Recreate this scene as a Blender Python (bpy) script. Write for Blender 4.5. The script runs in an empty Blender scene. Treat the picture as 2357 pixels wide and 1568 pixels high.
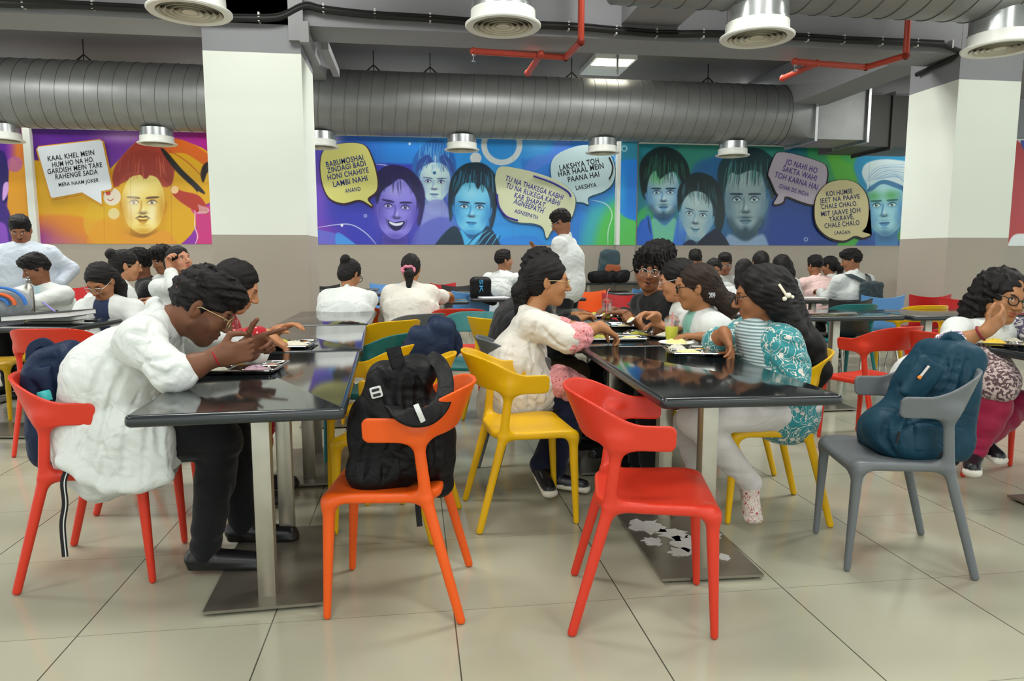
import bpy, bmesh, math, random, time
import numpy as np
from mathutils import Vector, Matrix
from concurrent.futures import ThreadPoolExecutor
T0 = time.time()
SC = bpy.context.scene
COL = SC.collection
PI = math.pi
# ---------------------------------------------------------------- camera
W_, H_, F_ = 2357.0, 1568.0, 1625.0
CAMZ = 1.20
TH = math.atan(194 / F_); PS = math.atan(228 / F_ * math.cos(TH))
cam_d = bpy.data.cameras.new('camera'); cam = bpy.data.objects.new('camera', cam_d); COL.objects.link(cam)
cam.location = (0, 0, CAMZ); cam.rotation_euler = (PI / 2 - TH, 0, -PS)
cam_d.sensor_fit = 'HORIZONTAL'; cam_d.sensor_width = 36.0; cam_d.lens = 36.0 * F_ / W_
cam_d.clip_start = 0.05; cam_d.clip_end = 100
SC.camera = cam
# ---------------------------------------------------------------- colour management
SC.view_settings.view_transform = 'Standard'; SC.view_settings.look = 'None'
SC.view_settings.gamma = 1.0; SC.view_settings.use_curve_mapping = False
SC.view_settings.exposure = 0.28
# ---------------------------------------------------------------- world: added soft fill, let in by leaving out rear and side walls
wd = bpy.data.worlds.new('world'); SC.world = wd; wd.use_nodes = True
wd.node_tree.nodes['Background'].inputs[0].default_value = (0.93, 1.0, 0.96, 1)
wd.node_tree.nodes['Background'].inputs[1].default_value = 1.5
# ---------------------------------------------------------------- ceiling panel lights (all above the frame or behind beam and duct)
def area(x, y, z, sx, sy, p, col=(1.0, 0.995, 0.945)):
    l = bpy.data.lights.new('panel_light', 'AREA'); l.shape = 'RECTANGLE'; l.size = sx; l.size_y = sy
    l.energy = p; l.color = col
    o = bpy.data.objects.new('panel_light', l); COL.objects.link(o); o.location = (x, y, z)
    return o
for lx, ly, lp in [(-3.2, 1.0, 34), (0.2, 0.6, 40), (3.4, 1.0, 34), (-5.2, 4.2, 70), (-1.4, 3.6, 60), (1.9, 3.6, 60), (5.4, 4.2, 70),
                   (-1.0, -2.2, 80), (2.8, -2.2, 80),
                   (-5.5, 7.95, 90), (-2.6, 7.95, 70), (1.1, 7.95, 80), (3.3, 7.95, 70), (8.6, 7.95, 60), (-1.3, 5.9, 24), (2.2, 5.9, 40), (6.1, 5.9, 16), (-4.6, 5.9, 40)]:
    area(lx, ly, 4.02, 1.2, 0.6, lp)
for lx in (-6, -3, 0, 3, 6, 9):
    area(lx, 11.9, 4.08, 1.2, 0.2, 26)

def ray(px, py):
    u = px - W_ / 2; v = H_ / 2 - py
    f = F_ * math.cos(TH) + v * math.sin(TH); up = v * math.cos(TH) - F_ * math.sin(TH)
    return (f * math.sin(PS) + u * math.cos(PS), f * math.cos(PS) - u * math.sin(PS), up)
def atz(px, py, z):
    r = ray(px, py); t = (z - CAMZ) / r[2]; return Vector((r[0] * t, r[1] * t, z))
def aty(px, py, Y):
    r = ray(px, py); t = Y / r[1]; return Vector((r[0] * t, Y, CAMZ + r[2] * t))
# ---------------------------------------------------------------- helpers
def lin(c):
    if isinstance(c, str):
        c = c.lstrip('#'); c = tuple(int(c[i:i + 2], 16) / 255 for i in (0, 2, 4))
    return tuple(x / 12.92 if x <= 0.04045 else ((x + 0.055) / 1.055) ** 2.4 for x in c[:3])
MATS = {}
def mat(name, col=(.5, .5, .5), rough=.5, metal=0., spec=.5, bump=0., bscale=80., attr=None, coat=0., trans=0., ior=1.45, noise=0., nscale=6., sheen=0., alpha=1., sss=0., emit=0.):
    if name in MATS: return MATS[name]
    m = bpy.data.materials.new(name); m.use_nodes = True; nt = m.node_tree; b = nt.nodes['Principled BSDF']
    c = lin(col) if isinstance(col, str) else col
    b.inputs['Base Color'].default_value = (*c, 1); b.inputs['Roughness'].default_value = rough
    b.inputs['Metallic'].default_value = metal; b.inputs['Specular IOR Level'].default_value = spec
    b.inputs['Coat Weight'].default_value = coat; b.inputs['Coat Roughness'].default_value = .08
    b.inputs['Transmission Weight'].default_value = trans; b.inputs['IOR'].default_value = ior
    b.inputs['Sheen Weight'].default_value = sheen; b.inputs['Alpha'].default_value = alpha
    b.inputs['Subsurface Weight'].default_value = sss
    if sss: b.inputs['Subsurface Radius'].default_value = (.02, .008, .004); b.inputs['Subsurface Scale'].default_value = .5
    if emit: b.inputs['Emission Color'].default_value = (*c, 1); b.inputs['Emission Strength'].default_value = emit
    src = None
    if attr:
        a = nt.nodes.new('ShaderNodeAttribute'); a.attribute_name = attr; src = a.outputs['Color']
        nt.links.new(src, b.inputs['Base Color'])
    if noise:
        tc = nt.nodes.new('ShaderNodeTexCoord'); n = nt.nodes.new('ShaderNodeTexNoise'); n.inputs['Scale'].default_value = nscale
        n.inputs['Detail'].default_value = 4
        nt.links.new(tc.outputs['Object'], n.inputs['Vector'])
        mr = nt.nodes.new('ShaderNodeMapRange'); mr.inputs['To Min'].default_value = 1 - noise; mr.inputs['To Max'].default_value = 1 + noise
        mr.inputs['From Min'].default_value = .3; mr.inputs['From Max'].default_value = .7
        nt.links.new(n.outputs['Fac'], mr.inputs['Value'])
        mx = nt.nodes.new('ShaderNodeVectorMath'); mx.operation = 'SCALE'
        if src: nt.links.new(src, mx.inputs[0])
        else: mx.inputs[0].default_value = c
        nt.links.new(mr.outputs[0], mx.inputs['Scale']); nt.links.new(mx.outputs[0], b.inputs['Base Color'])
    if bump:
        tc = nt.nodes.new('ShaderNodeTexCoord'); n = nt.nodes.new('ShaderNodeTexNoise'); n.inputs['Scale'].default_value = bscale
        n.inputs['Detail'].default_value = 3
        nt.links.new(tc.outputs['Object'], n.inputs['Vector'])
        bp = nt.nodes.new('ShaderNodeBump'); bp.inputs['Strength'].default_value = bump; bp.inputs['Distance'].default_value = .01
        nt.links.new(n.outputs['Fac'], bp.inputs['Height']); nt.links.new(bp.outputs[0], b.inputs['Normal'])
    MATS[name] = m; return m
def tag(o, label=None, cat=None, group=None, kind=None):
    if label: o['label'] = label
    if cat: o['category'] = cat
    if group: o['group'] = group
    if kind: o['kind'] = kind
    return o
def empty(name, loc=(0, 0, 0), rz=0., label=None, cat=None, group=None):
    o = bpy.data.objects.new(name, None); o.empty_display_size = .1; COL.objects.link(o)
    o.location = loc; o.rotation_euler = (0, 0, rz); return tag(o, label, cat, group)
def link(name, me, m=None, parent=None, loc=None):
    o = bpy.data.objects.new(name, me); COL.objects.link(o)
    if m is not None:
        for x in (m if isinstance(m, (list, tuple)) else [m]): me.materials.append(x)
    if parent is not None: o.parent = parent
    if loc is not None: o.location = loc
    return o
def wlink(name, me, m, parent):
    """mesh data in world coordinates under a parent"""
    o = link(name, me, m, parent)
    if parent is None: return o
    o.matrix_parent_inverse = parent_world(parent).inverted(); return o
def parent_world(p):
    M = Matrix.Translation(p.location) @ p.rotation_euler.to_matrix().to_4x4()
    if p.parent is not None:
        M = parent_world(p.parent) @ p.matrix_parent_inverse @ M
    return M
def copy_tree(o, parent=None):
    c = o.copy(); COL.objects.link(c)
    if parent is not None: c.parent = parent
    for ch in o.children: copy_tree(ch, c)
    return c
def smooth(me, ang=None):
    me.polygons.foreach_set('use_smooth', [True] * len(me.polygons))
    if ang is not None: me.set_sharp_from_angle(angle=math.radians(ang))
    return me
class B:
    """collects shapes, builds ONE mesh"""
    def __init__(s): s.v = []; s.f = []; s.mi = []; s.m = 0
    def add(s, vs, fs):
        n = len(s.v); s.v += [tuple(v) for v in vs]; s.f += [tuple(i + n for i in f) for f in fs]; s.mi += [s.m] * len(fs)
    def box(s, x0, x1, y0, y1, z0, z1, M=None):
        vs = [Vector((x, y, z)) for z in (z0, z1) for y in (y0, y1) for x in (x0, x1)]
        if M is not None: vs = [M @ v for v in vs]
        s.add(vs, [(0, 2, 3, 1), (4, 5, 7, 6), (0, 1, 5, 4), (2, 6, 7, 3), (0, 4, 6, 2), (1, 3, 7, 5)])
    def rbox(s, x0, x1, y0, y1, z0, z1, r=.01, cr=None, seg=3, cseg=6, M=None):
        """box with rounded vertical corners (cr) and bevelled top and bottom edges (r)"""
        cr = r if cr is None else max(cr, r)
        rings = []
        for k in range(2 * (seg + 1)):
            if k <= seg: a = PI / 2 * (1 - k / seg); ins = r * (1 - math.cos(a)); z = z0 + r * (1 - math.sin(a))
            else: a = PI / 2 * ((k - seg - 1) / seg); ins = r * (1 - math.cos(a)); z = z1 - r * (1 - math.sin(a))
            ring = []
            for (cx, cy, a0) in ((x1 - cr, y1 - cr, 0), (x0 + cr, y1 - cr, PI / 2), (x0 + cr, y0 + cr, PI), (x1 - cr, y0 + cr, 1.5 * PI)):
                for j in range(cseg + 1):
                    t = a0 + PI / 2 * j / cseg
                    ring.append(Vector((cx + (cr - ins) * math.cos(t), cy + (cr - ins) * math.sin(t), z)))
            rings.append(ring)
        s.loft(rings, M=M)
    def loft(s, rings, close=True, caps=True, M=None):
        n = len(rings[0]); vs = [v for r in rings for v in r]
        if M is not None: vs = [M @ Vector(v) for v in vs]
        fs = []
        for i in range(len(rings) - 1):
            for j in range(n if close else n - 1):
                a = i * n + j; b2 = i * n + (j + 1) % n
                fs.append((a, b2, b2 + n, a + n))
        if caps:
            fs.append(tuple(reversed(range(n)))); fs.append(tuple((len(rings) - 1) * n + j for j in range(n)))
        s.add(vs, fs)
    def lathe(s, prof, n=32, c=(0, 0, 0), M=None, caps=True):
        rings = [[Vector((c[0] + r * math.cos(2 * PI * j / n), c[1] + r * math.sin(2 * PI * j / n), c[2] + z)) for j in range(n)] for r, z in prof]
        s.loft(rings, caps=caps, M=M)
    def tube(s, pts, r, n=8, flat=None, up=None, taper=None):
        """tube along points; r scalar or list; flat=(w,t) for a ribbon cross-section"""
        pts = [Vector(p) for p in pts]; rings = []
        prev = None
        for i, p in enumerate(pts):
            t = (pts[min(i + 1, len(pts) - 1)] - pts[max(i - 1, 0)])
            if t.length < 1e-9: t = Vector((0, 0, 1))
            t.normalize()
            if prev is None:
                u = Vector(up) if up is not None else (Vector((0, 0, 1)) if abs(t.z) < .9 else Vector((1, 0, 0)))
                a = t.cross(u).normalized()
            else: a = (prev - t * prev.dot(t)).normalized()
            if up is not None and prev is not None:
                a2 = t.cross(Vector(up))
                if a2.length > .2: a = a2.normalized()
            prev = a; b = a.cross(t).normalized()
            rr = r[i] if isinstance(r, (list, tuple)) else r
            if flat:
                w, th = flat; sc = rr
                ring = []
                for j in range(n):
                    c_, s_ = math.cos(2 * PI * j / n), math.sin(2 * PI * j / n)
                    e = lambda q: math.copysign(abs(q) ** .5, q)
                    ring.append(p + a * (w / 2 * sc * e(c_)) + b * (th / 2 * e(s_)))
            else:
                ring = [p + a * (rr * math.cos(2 * PI * j / n)) + b * (rr * math.sin(2 * PI * j / n)) for j in range(n)]
            rings.append(ring)
        s.loft(rings)
    def sphere(s, c, r, n=16, m=10, M=None):
        r3 = r if isinstance(r, (tuple, list)) else (r, r, r)
        rings = []
        for i in range(1, m):
            a = PI * i / m - PI / 2
            rings.append([Vector((c[0] + r3[0] * math.cos(a) * math.cos(2 * PI * j / n), c[1] + r3[1] * math.cos(a) * math.sin(2 * PI * j / n), c[2] + r3[2] * math.sin(a))) for j in range(n)])
        s.loft(rings, M=M)
    def poly(s, pts, y0, y1):
        """outline (x,z) extruded in y"""
        n = len(pts); vs = [(x, y0, z) for x, z in pts] + [(x, y1, z) for x, z in pts]
        s.add(vs, [tuple(range(n)), tuple(reversed(range(n, 2 * n)))] + [(i, i + n, (i + 1) % n + n, (i + 1) % n) for i in range(n)])
    def mesh(s, name, sm=None):
        me = bpy.data.meshes.new(name); me.from_pydata(s.v, [], s.f)
        me.polygons.foreach_set('material_index', s.mi)
        bm = bmesh.new(); bm.from_mesh(me); bmesh.ops.recalc_face_normals(bm, faces=bm.faces); bm.to_mesh(me); bm.free()
        me.update()
        if sm is not None: smooth(me, sm)
        return me
    def obj(s, name, m=None, parent=None, sm=35, world=False, loc=None):
        me = s.mesh(name, sm)
        if world: return wlink(name, me, m, parent)
        return link(name, me, m, parent, loc)
def struct(o): o['kind'] = 'structure'; return o
def spline(pts, n=8, closed=False):
    P = [np.array(p, float) for p in pts]; N = len(P); out = []
    rng = range(N) if closed else range(N - 1)
    for i in rng:
        if closed: a, b, c, d = P[(i - 1) % N], P[i], P[(i + 1) % N], P[(i + 2) % N]
        else: a, b, c, d = P[max(i - 1, 0)], P[i], P[i + 1], P[min(i + 2, N - 1)]
        for k in range(n):
            t = k / n
            out.append(.5 * ((2 * b) + (-a + c) * t + (2 * a - 5 * b + 4 * c - d) * t * t + (-a + 3 * b - 3 * c + d) * t ** 3))
    if not closed: out.append(P[-1])
    return out
# ---------------------------------------------------------------- signed-distance modeller (smooth unions, surface nets)
A3 = lambda v: np.array(v, dtype=np.float32)
def unit(v):
    v = np.asarray(v, float); return v / max(np.linalg.norm(v), 1e-9)
def cap(a, b, ra, rb=None, k=.02, c=0, op='u', lat=None, s=1.):
    return ('cap', A3(a), A3(b), ra, ra if rb is None else rb, k, c, op, None if lat is None else A3(unit(lat)), s)
def ell(c0, r, R=None, k=.02, c=0, op='u'):
    return ('ell', A3(c0), A3(r if hasattr(r, '__len__') else (r, r, r)), None if R is None else np.array(R, dtype=np.float32), 0, k, c, op, None, 1.)
def rbx(c0, h, R=None, r=.01, k=.02, c=0, op='u'):
    return ('box', A3(c0), A3(h), None if R is None else np.array(R, dtype=np.float32), r, k, c, op, None, 1.)
def fn(f, k=.02, c=0, op='u'):
    return ('fn', f, None, None, 0, k, c, op, None, 1.)
def pdist(P, q):
    t = q[0]
    if t == 'cap':
        a, b, ra, rb = q[1], q[2], q[3], q[4]; X = P - a; ba = b - a
        if q[8] is not None:
            w = q[8]; f = 1 - 1 / q[9]
            X = X - (X @ w)[:, None] * w * f; ba = ba - (ba @ w) * w * f
        L = float(ba @ ba) + 1e-12
        h = np.clip((X @ ba) / L, 0, 1)
        return np.sqrt(((X - h[:, None] * ba) ** 2).sum(1)) - (ra + (rb - ra) * h)
    if t == 'ell':
        X = P - q[1]
        if q[3] is not None: X = X @ q[3]
        r = q[2]; k0 = np.sqrt(((X / r) ** 2).sum(1)); k1 = np.sqrt(((X / (r * r)) ** 2).sum(1)) + 1e-9
        return k0 * (k0 - 1) / k1
    if t == 'box':
        X = P - q[1]
        if q[3] is not None: X = X @ q[3]
        Q = np.abs(X) - (q[2] - q[4])
        return np.sqrt((np.maximum(Q, 0) ** 2).sum(1)) + np.minimum(Q.max(1), 0) - q[4]
    return q[1](P)
def combine(P, prims, want_c=False):
    D = np.full(len(P), 10., np.float32); best = np.full(len(P), 10., np.float32); C = np.zeros(len(P), np.int16)
    for q in prims:
        d = pdist(P, q).astype(np.float32); k = q[5]; op = q[7]
        if op == 'u':
            h = np.clip(.5 + .5 * (D - d) / k, 0, 1); D = D * (1 - h) + d * h - k * h * (1 - h)
            if want_c: m = d < best; C[m] = q[6]; best = np.minimum(best, d)
        elif op == 's':
            h = np.clip(.5 - .5 * (D + d) / k, 0, 1); D = D * (1 - h) - d * h + k * h * (1 - h)
            if want_c and q[6] != 0: C[d < .002] = q[6]
        elif op == 'i':
            h = np.clip(.5 - .5 * (D - d) / k, 0, 1); D = D * (1 - h) + d * h + k * h * (1 - h)
        elif op == 'p' and want_c:
            C[d < 0] = q[6]
    return (D, C) if want_c else D
def sdf_arrays(prims, lo, hi, h, disp=None, colour=True):
    lo = np.array(lo, float); n = np.ceil((np.array(hi, float) - lo) / h).astype(int)
    BL = 8; nb = (n + BL - 1) // BL; n = nb * BL
    # coarse
    cc = [lo[i] + (np.arange(nb[i]) + .5) * BL * h for i in range(3)]
    G = np.stack(np.meshgrid(*cc, indexing='ij'), -1).reshape(-1, 3).astype(np.float32)
    rad = BL * h * .87 + .002 + (.012 if disp else 0)
    pd = [pdist(G, q) for q in prims]
    D = np.full(len(G), 10., np.float32)
    for q, d in zip(prims, pd):
        k = q[5]
        if q[7] == 'u': hh = np.clip(.5 + .5 * (D - d) / k, 0, 1); D = D * (1 - hh) + d * hh - k * hh * (1 - hh)
        elif q[7] == 's': hh = np.clip(.5 - .5 * (D + d) / k, 0, 1); D = D * (1 - hh) - d * hh + k * hh * (1 - hh)
        elif q[7] == 'i': hh = np.clip(.5 - .5 * (D - d) / k, 0, 1); D = D * (1 - hh) + d * hh + k * hh * (1 - hh)
    act = np.nonzero(np.abs(D) < rad)[0]
    F = np.where(D < 0, -1., 1.).astype(np.float32).reshape(nb)
    F = np.repeat(np.repeat(np.repeat(F, BL, 0), BL, 1), BL, 2)
    off = np.stack(np.meshgrid(*[(np.arange(BL) + .5) * h - BL * h / 2] * 3, indexing='ij'), -1).reshape(-1, 3).astype(np.float32)
    bi = np.stack(np.unravel_index(act, nb), -1)
    # group the active blocks by their set of relevant primitives
    rel = np.stack([(pd[i][act] < np.maximum(D[act], 0) + 2.2 * rad + prims[i][5]) | (prims[i][0] == 'fn') for i in range(len(prims))], 1)
    keys = np.packbits(rel, axis=1); _, inv = np.unique(keys, axis=0, return_inverse=True); inv = inv.ravel()
    order = np.argsort(inv, kind='stable'); cuts = np.nonzero(np.diff(inv[order]))[0] + 1
    for grp in np.split(order, cuts):
        if len(grp) == 0: continue
        ps = [q for q, r_ in zip(prims, rel[grp[0]]) if r_]
        for k0 in range(0, len(grp), 400):
            g = grp[k0:k0 + 400]
            P = (G[act[g]][:, None, :] + off[None]).reshape(-1, 3)
            d = combine(P, ps)
            if disp is not None: d = d + disp(P)
            d = d.reshape(len(g), BL, BL, BL)
            for j, b in enumerate(bi[g]):
                F[b[0] * BL:b[0] * BL + BL, b[1] * BL:b[1] * BL + BL, b[2] * BL:b[2] * BL + BL] = d[j]
    F[0], F[-1] = 1, 1; F[:, 0] = 1; F[:, -1] = 1; F[:, :, 0] = 1; F[:, :, -1] = 1
    S = (F < 0)
    cnt = sum(S[i:S.shape[0] - 1 + i, j:S.shape[1] - 1 + j, k:S.shape[2] - 1 + k].astype(np.uint8) for i in (0, 1) for j in (0, 1) for k in (0, 1))
    cells = np.nonzero((cnt > 0) & (cnt < 8)); cells = np.stack(cells, -1)
    idx = np.full(cnt.shape, -1, np.int32); idx[tuple(cells.T)] = np.arange(len(cells))
    acc = np.zeros((len(cells), 3)); num = np.zeros(len(cells))
    cor = [(i, j, k) for i in (0, 1) for j in (0, 1) for k in (0, 1)]
    val = {c: F[cells[:, 0] + c[0], cells[:, 1] + c[1], cells[:, 2] + c[2]] for c in cor}
    for a in cor:
        for ax in range(3):
            if a[ax] == 0:
                b = list(a); b[ax] = 1; b = tuple(b); va, vb = val[a], val[b]
                m = (va < 0) != (vb < 0); t = np.where(m, va / np.where(np.abs(va - vb) < 1e-9, 1, va - vb), 0); t = np.clip(t, 0, 1)
                p = np.tile(np.array(a, float), (len(cells), 1)); p[:, ax] = t
                acc += p * m[:, None]; num += m
    V = lo + (cells + acc / num[:, None] + .5) * h
    quads = []
    for ax in range(3):
        o1, o2 = [(1, 2), (2, 0), (0, 1)][ax]
        s0 = [slice(0, None)] * 3; s0[ax] = slice(0, -1); s1 = [slice(0, None)] * 3; s1[ax] = slice(1, None)
        A, Bq = S[tuple(s0)], S[tuple(s1)]
        e = np.stack(np.nonzero(A != Bq), -1); inside = A[tuple(e.T)]
        def cell(d1, d2):
            q = e.copy(); q[:, o1] -= d1; q[:, o2] -= d2; return idx[tuple(q.T)]
        Q = np.stack([cell(1, 1), cell(0, 1), cell(0, 0), cell(1, 0)], -1)
        Q[~inside] = Q[~inside][:, ::-1]
        quads.append(Q)
    Q = np.concatenate(quads); Q = Q[(Q >= 0).all(1)]
    C = None
    if colour: C = np.concatenate([combine(V[i:i + 200000].astype(np.float32), prims, True)[1] for i in range(0, len(V), 200000)]) if len(V) else np.zeros(0, int)
    return V, Q, C
def fill_mesh(me, V, Q, C=None, pal=None):
    me.vertices.add(len(V)); me.vertices.foreach_set('co', V.astype(np.float32).ravel())
    me.loops.add(len(Q) * 4); me.loops.foreach_set('vertex_index', Q.astype(np.int32).ravel())
    me.polygons.add(len(Q)); me.polygons.foreach_set('loop_start', np.arange(0, len(Q) * 4, 4, dtype=np.int32))
    me.polygons.foreach_set('use_smooth', np.ones(len(Q), bool))
    me.update(calc_edges=True); me.validate()
    if pal is not None:
        a = me.color_attributes.new('Col', 'FLOAT_COLOR', 'POINT')
        c = np.array([(*lin(x), 1.) for x in pal], np.float32)[C]
        a.data.foreach_set('color', c.ravel())
JOBS = []
def bounds(prims, pad=.03):
    lo = np.full(3, 1e9); hi = -lo
    for q in prims:
        if q[7] != 'u' or q[0] == 'fn': continue
        if q[0] == 'cap':
            s = q[9]
            for p, r in ((q[1], q[3]), (q[2], q[4])): lo = np.minimum(lo, p - r * s); hi = np.maximum(hi, p + r * s)
        elif q[0] == 'ell': r = q[2].max() if q[3] is not None else q[2]; lo = np.minimum(lo, q[1] - r); hi = np.maximum(hi, q[1] + r)
        else: r = np.linalg.norm(q[2]) if q[3] is not None else q[2]; lo = np.minimum(lo, q[1] - r); hi = np.maximum(hi, q[1] + r)
    return lo - pad, hi + pad
def sdf_obj(name, prims, h, m, parent=None, pal=None, disp=None, lo=None, hi=None, world=True):
    me = bpy.data.meshes.new(name)
    o = wlink(name, me, m, parent) if (world and parent is not None) else link(name, me, m, parent)
    L, U = bounds(prims)
    if lo is not None: L = np.array(lo)
    if hi is not None: U = np.array(hi)
    JOBS.append((me, prims, L, U, h, disp, pal)); return o
def run_jobs():
    def f(j):
        try: return sdf_arrays(j[1], j[2], j[3], j[4], j[5], j[6] is not None)
        except Exception as e:
            import traceback; traceback.print_exc(); return None
    with ThreadPoolExecutor(4) as ex:
        for j, r in zip(JOBS, ex.map(f, JOBS)):
            if r is not None and len(r[1]): fill_mesh(j[0], r[0], r[1], r[2], j[6])
            else: print('EMPTY SDF', j[0].name)
    print('sdf verts', sum(len(j[0].vertices) for j in JOBS)); JOBS.clear()
def waves(seed, scale, amp, n=6, ridge=False):
    r = np.random.RandomState(seed); K = r.normal(size=(n, 3)); K /= np.linalg.norm(K, axis=1)[:, None]; K = (K * scale * r.uniform(.6, 1.5, (n, 1))).astype(np.float32); ph = r.uniform(0, 6.28, n).astype(np.float32)
    K2 = (r.normal(size=(3, 3)) * scale * .25).astype(np.float32)
    def f(P):
        Wp = P + (np.sin(P @ K2.T) * (1.2 / scale))
        S = np.sin(Wp @ K.T + ph)
        if ridge: S = 1 - 2 * np.abs(S)
        return (S.sum(1) * (amp / math.sqrt(n))).astype(np.float32)
    return f
# ================================================================= ROOM
def floor_mat():
    m = bpy.data.materials.new('polished_tile'); m.use_nodes = True; nt = m.node_tree; b = nt.nodes['Principled BSDF']
    N = nt.nodes.new; Lk = nt.links.new
    tc = N('ShaderNodeTexCoord'); sp = N('ShaderNodeSeparateXYZ'); Lk(tc.outputs['Object'], sp.inputs[0])
    def line(sock, off, per, w):
        a = N('ShaderNodeMath'); a.operation = 'SUBTRACT'; Lk(sock, a.inputs[0]); a.inputs[1].default_value = off - per * 40
        d = N('ShaderNodeMath'); d.operation = 'DIVIDE'; Lk(a.outputs[0], d.inputs[0]); d.inputs[1].default_value = per
        f = N('ShaderNodeMath'); f.operation = 'FRACT'; Lk(d.outputs[0], f.inputs[0])
        s = N('ShaderNodeMath'); s.operation = 'SUBTRACT'; Lk(f.outputs[0], s.inputs[0]); s.inputs[1].default_value = .5
        ab = N('ShaderNodeMath'); ab.operation = 'ABSOLUTE'; Lk(s.outputs[0], ab.inputs[0])
        g = N('ShaderNodeMath'); g.operation = 'GREATER_THAN'; Lk(ab.outputs[0], g.inputs[0]); g.inputs[1].default_value = .5 - w / per / 2
        return g.outputs[0], d.outputs[0]
    lx, ix = line(sp.outputs[0], -1.078, .598, .0042); ly, iy = line(sp.outputs[1], 2.286, .6125, .0028)
    fl = []
    for s in (ix, iy):
        f = N('ShaderNodeMath'); f.operation = 'FLOOR'; Lk(s, f.inputs[0]); fl.append(f.outputs[0])
    cb = N('ShaderNodeCombineXYZ'); Lk(fl[0], cb.inputs[0]); Lk(fl[1], cb.inputs[1])
    wn = N('ShaderNodeTexWhiteNoise'); wn.noise_dimensions = '3D'; Lk(cb.outputs[0], wn.inputs['Vector'])
    ns = N('ShaderNodeTexNoise'); ns.inputs['Scale'].default_value = 2.2; ns.inputs['Detail'].default_value = 5; Lk(tc.outputs['Object'], ns.inputs['Vector'])
    ra = N('ShaderNodeMix'); ra.data_type = 'RGBA'; ra.inputs['A'].default_value = (*lin('#a5a490'), 1); ra.inputs['B'].default_value = (*lin('#b0af9b'), 1)
    mm = N('ShaderNodeMath'); mm.operation = 'ADD'; Lk(wn.outputs['Value'], mm.inputs[0]); Lk(ns.outputs['Fac'], mm.inputs[1])
    m2 = N('ShaderNodeMath'); m2.operation = 'MULTIPLY'; Lk(mm.outputs[0], m2.inputs[0]); m2.inputs[1].default_value = .5
    Lk(m2.outputs[0], ra.inputs['Factor'])
    g1 = N('ShaderNodeMix'); g1.data_type = 'RGBA'; Lk(ly, g1.inputs['Factor']); Lk(ra.outputs['Result'], g1.inputs['A']); g1.inputs['B'].default_value = (*lin('#7c7b6a'), 1)
    g2 = N('ShaderNodeMix'); g2.data_type = 'RGBA'; Lk(lx, g2.inputs['Factor']); Lk(g1.outputs['Result'], g2.inputs['A']); g2.inputs['B'].default_value = (*lin('#4a4a40'), 1)
    # small scuffs
    sc = N('ShaderNodeTexNoise'); sc.inputs['Scale'].default_value = 9; sc.inputs['Detail'].default_value = 8; sc.inputs['Roughness'].default_value = .7; Lk(tc.outputs['Object'], sc.inputs['Vector'])
    gt = N('ShaderNodeMath'); gt.operation = 'GREATER_THAN'; Lk(sc.outputs['Fac'], gt.inputs[0]); gt.inputs[1].default_value = .735
    g3 = N('ShaderNodeMix'); g3.data_type = 'RGBA'; Lk(gt.outputs[0], g3.inputs['Factor']); Lk(g2.outputs['Result'], g3.inputs['A']); g3.inputs['B'].default_value = (*lin('#8a8676'), 1)
    Lk(g3.outputs['Result'], b.inputs['Base Color'])
    b.inputs['Roughness'].default_value = .13; b.inputs['IOR'].default_value = 1.5
    n3 = N('ShaderNodeTexNoise'); n3.inputs['Scale'].default_value = 1.3; Lk(tc.outputs['Object'], n3.inputs['Vector'])
    bp = N('ShaderNodeBump'); bp.inputs['Strength'].default_value = .05; bp.inputs['Distance'].default_value = .02; Lk(n3.outputs['Fac'], bp.inputs['Height']); Lk(bp.outputs[0], b.inputs['Normal'])
    return m
YC, YB, YW = 6.9, 10.8, 12.3
M_taupe = mat('taupe_paint', '#a89f92', .55, noise=.02, nscale=2)
M_cream = mat('cream_paint', '#e9efe4', .5, noise=.01, nscale=2)
M_grey = mat('grey_paint', '#8c8e92', .6, noise=.03, nscale=2)
M_ceil = mat('ceiling_paint', '#827f7f', .8, noise=.05, nscale=1.2)
M_white = mat('white_trim', '#dfe3dc', .5)
b = B(); b.box(-13, 15, -6, YW + .1, -.1, 0); struct(b.obj('floor', floor_mat()))
b = B(); b.box(-13, 15, YW, YW + .1, 0, 1.398); b.m = 1; b.box(-13, 15, YW, YW + .1, 1.398, 4.15); struct(b.obj('wall_back', [M_taupe, M_grey]))
b = B(); b.box(-13, 15, -6, YW + .1, 4.15, 4.25); struct(b.obj('ceiling', M_ceil))
b = B(); b.box(-13, 5.66, YC, YC + .49, 3.28, 4.15); struct(b.obj('trim_1', M_grey))            # main beam
b = B(); b.box(5.66, 15, YC + .1, YC + .49, 3.28, 4.15); struct(b.obj('trim_2', M_grey))
p0 = aty(1430, 70, YC); p1 = aty(1560, 70, YC)
b = B(); b.box(p0.x, p1.x, 5.75, YC, 3.42, 4.15); struct(b.obj('trim_3', M_grey))              # short cross beam
b = B(); b.box(5.75, 6.3, YC + .49, YW, 3.5, 4.15); struct(b.obj('trim_4', M_grey))
b = B(); b.box(-1.75, -1.15, YC + .49, YW, 3.62, 4.15); struct(b.obj('trim_5', M_grey))
def column(x0, x1, label):
    r = B(); r.box(x0, x1, YC, YC + .75, 0, 1.398); r.m = 1; r.box(x0, x1, YC, YC + .75, 1.398, 3.03); r.m = 2; r.box(x0, x1, YC, YC + .75, 3.03, 4.15)
    o = r.obj('column', [M_taupe, M_cream, M_grey]); struct(o); o['label'] = label; return o
column(-1.836, -.979, 'cream and taupe square column behind the left row of tables')
column(5.657, 6.385, 'cream and taupe square column at the right')
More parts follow.
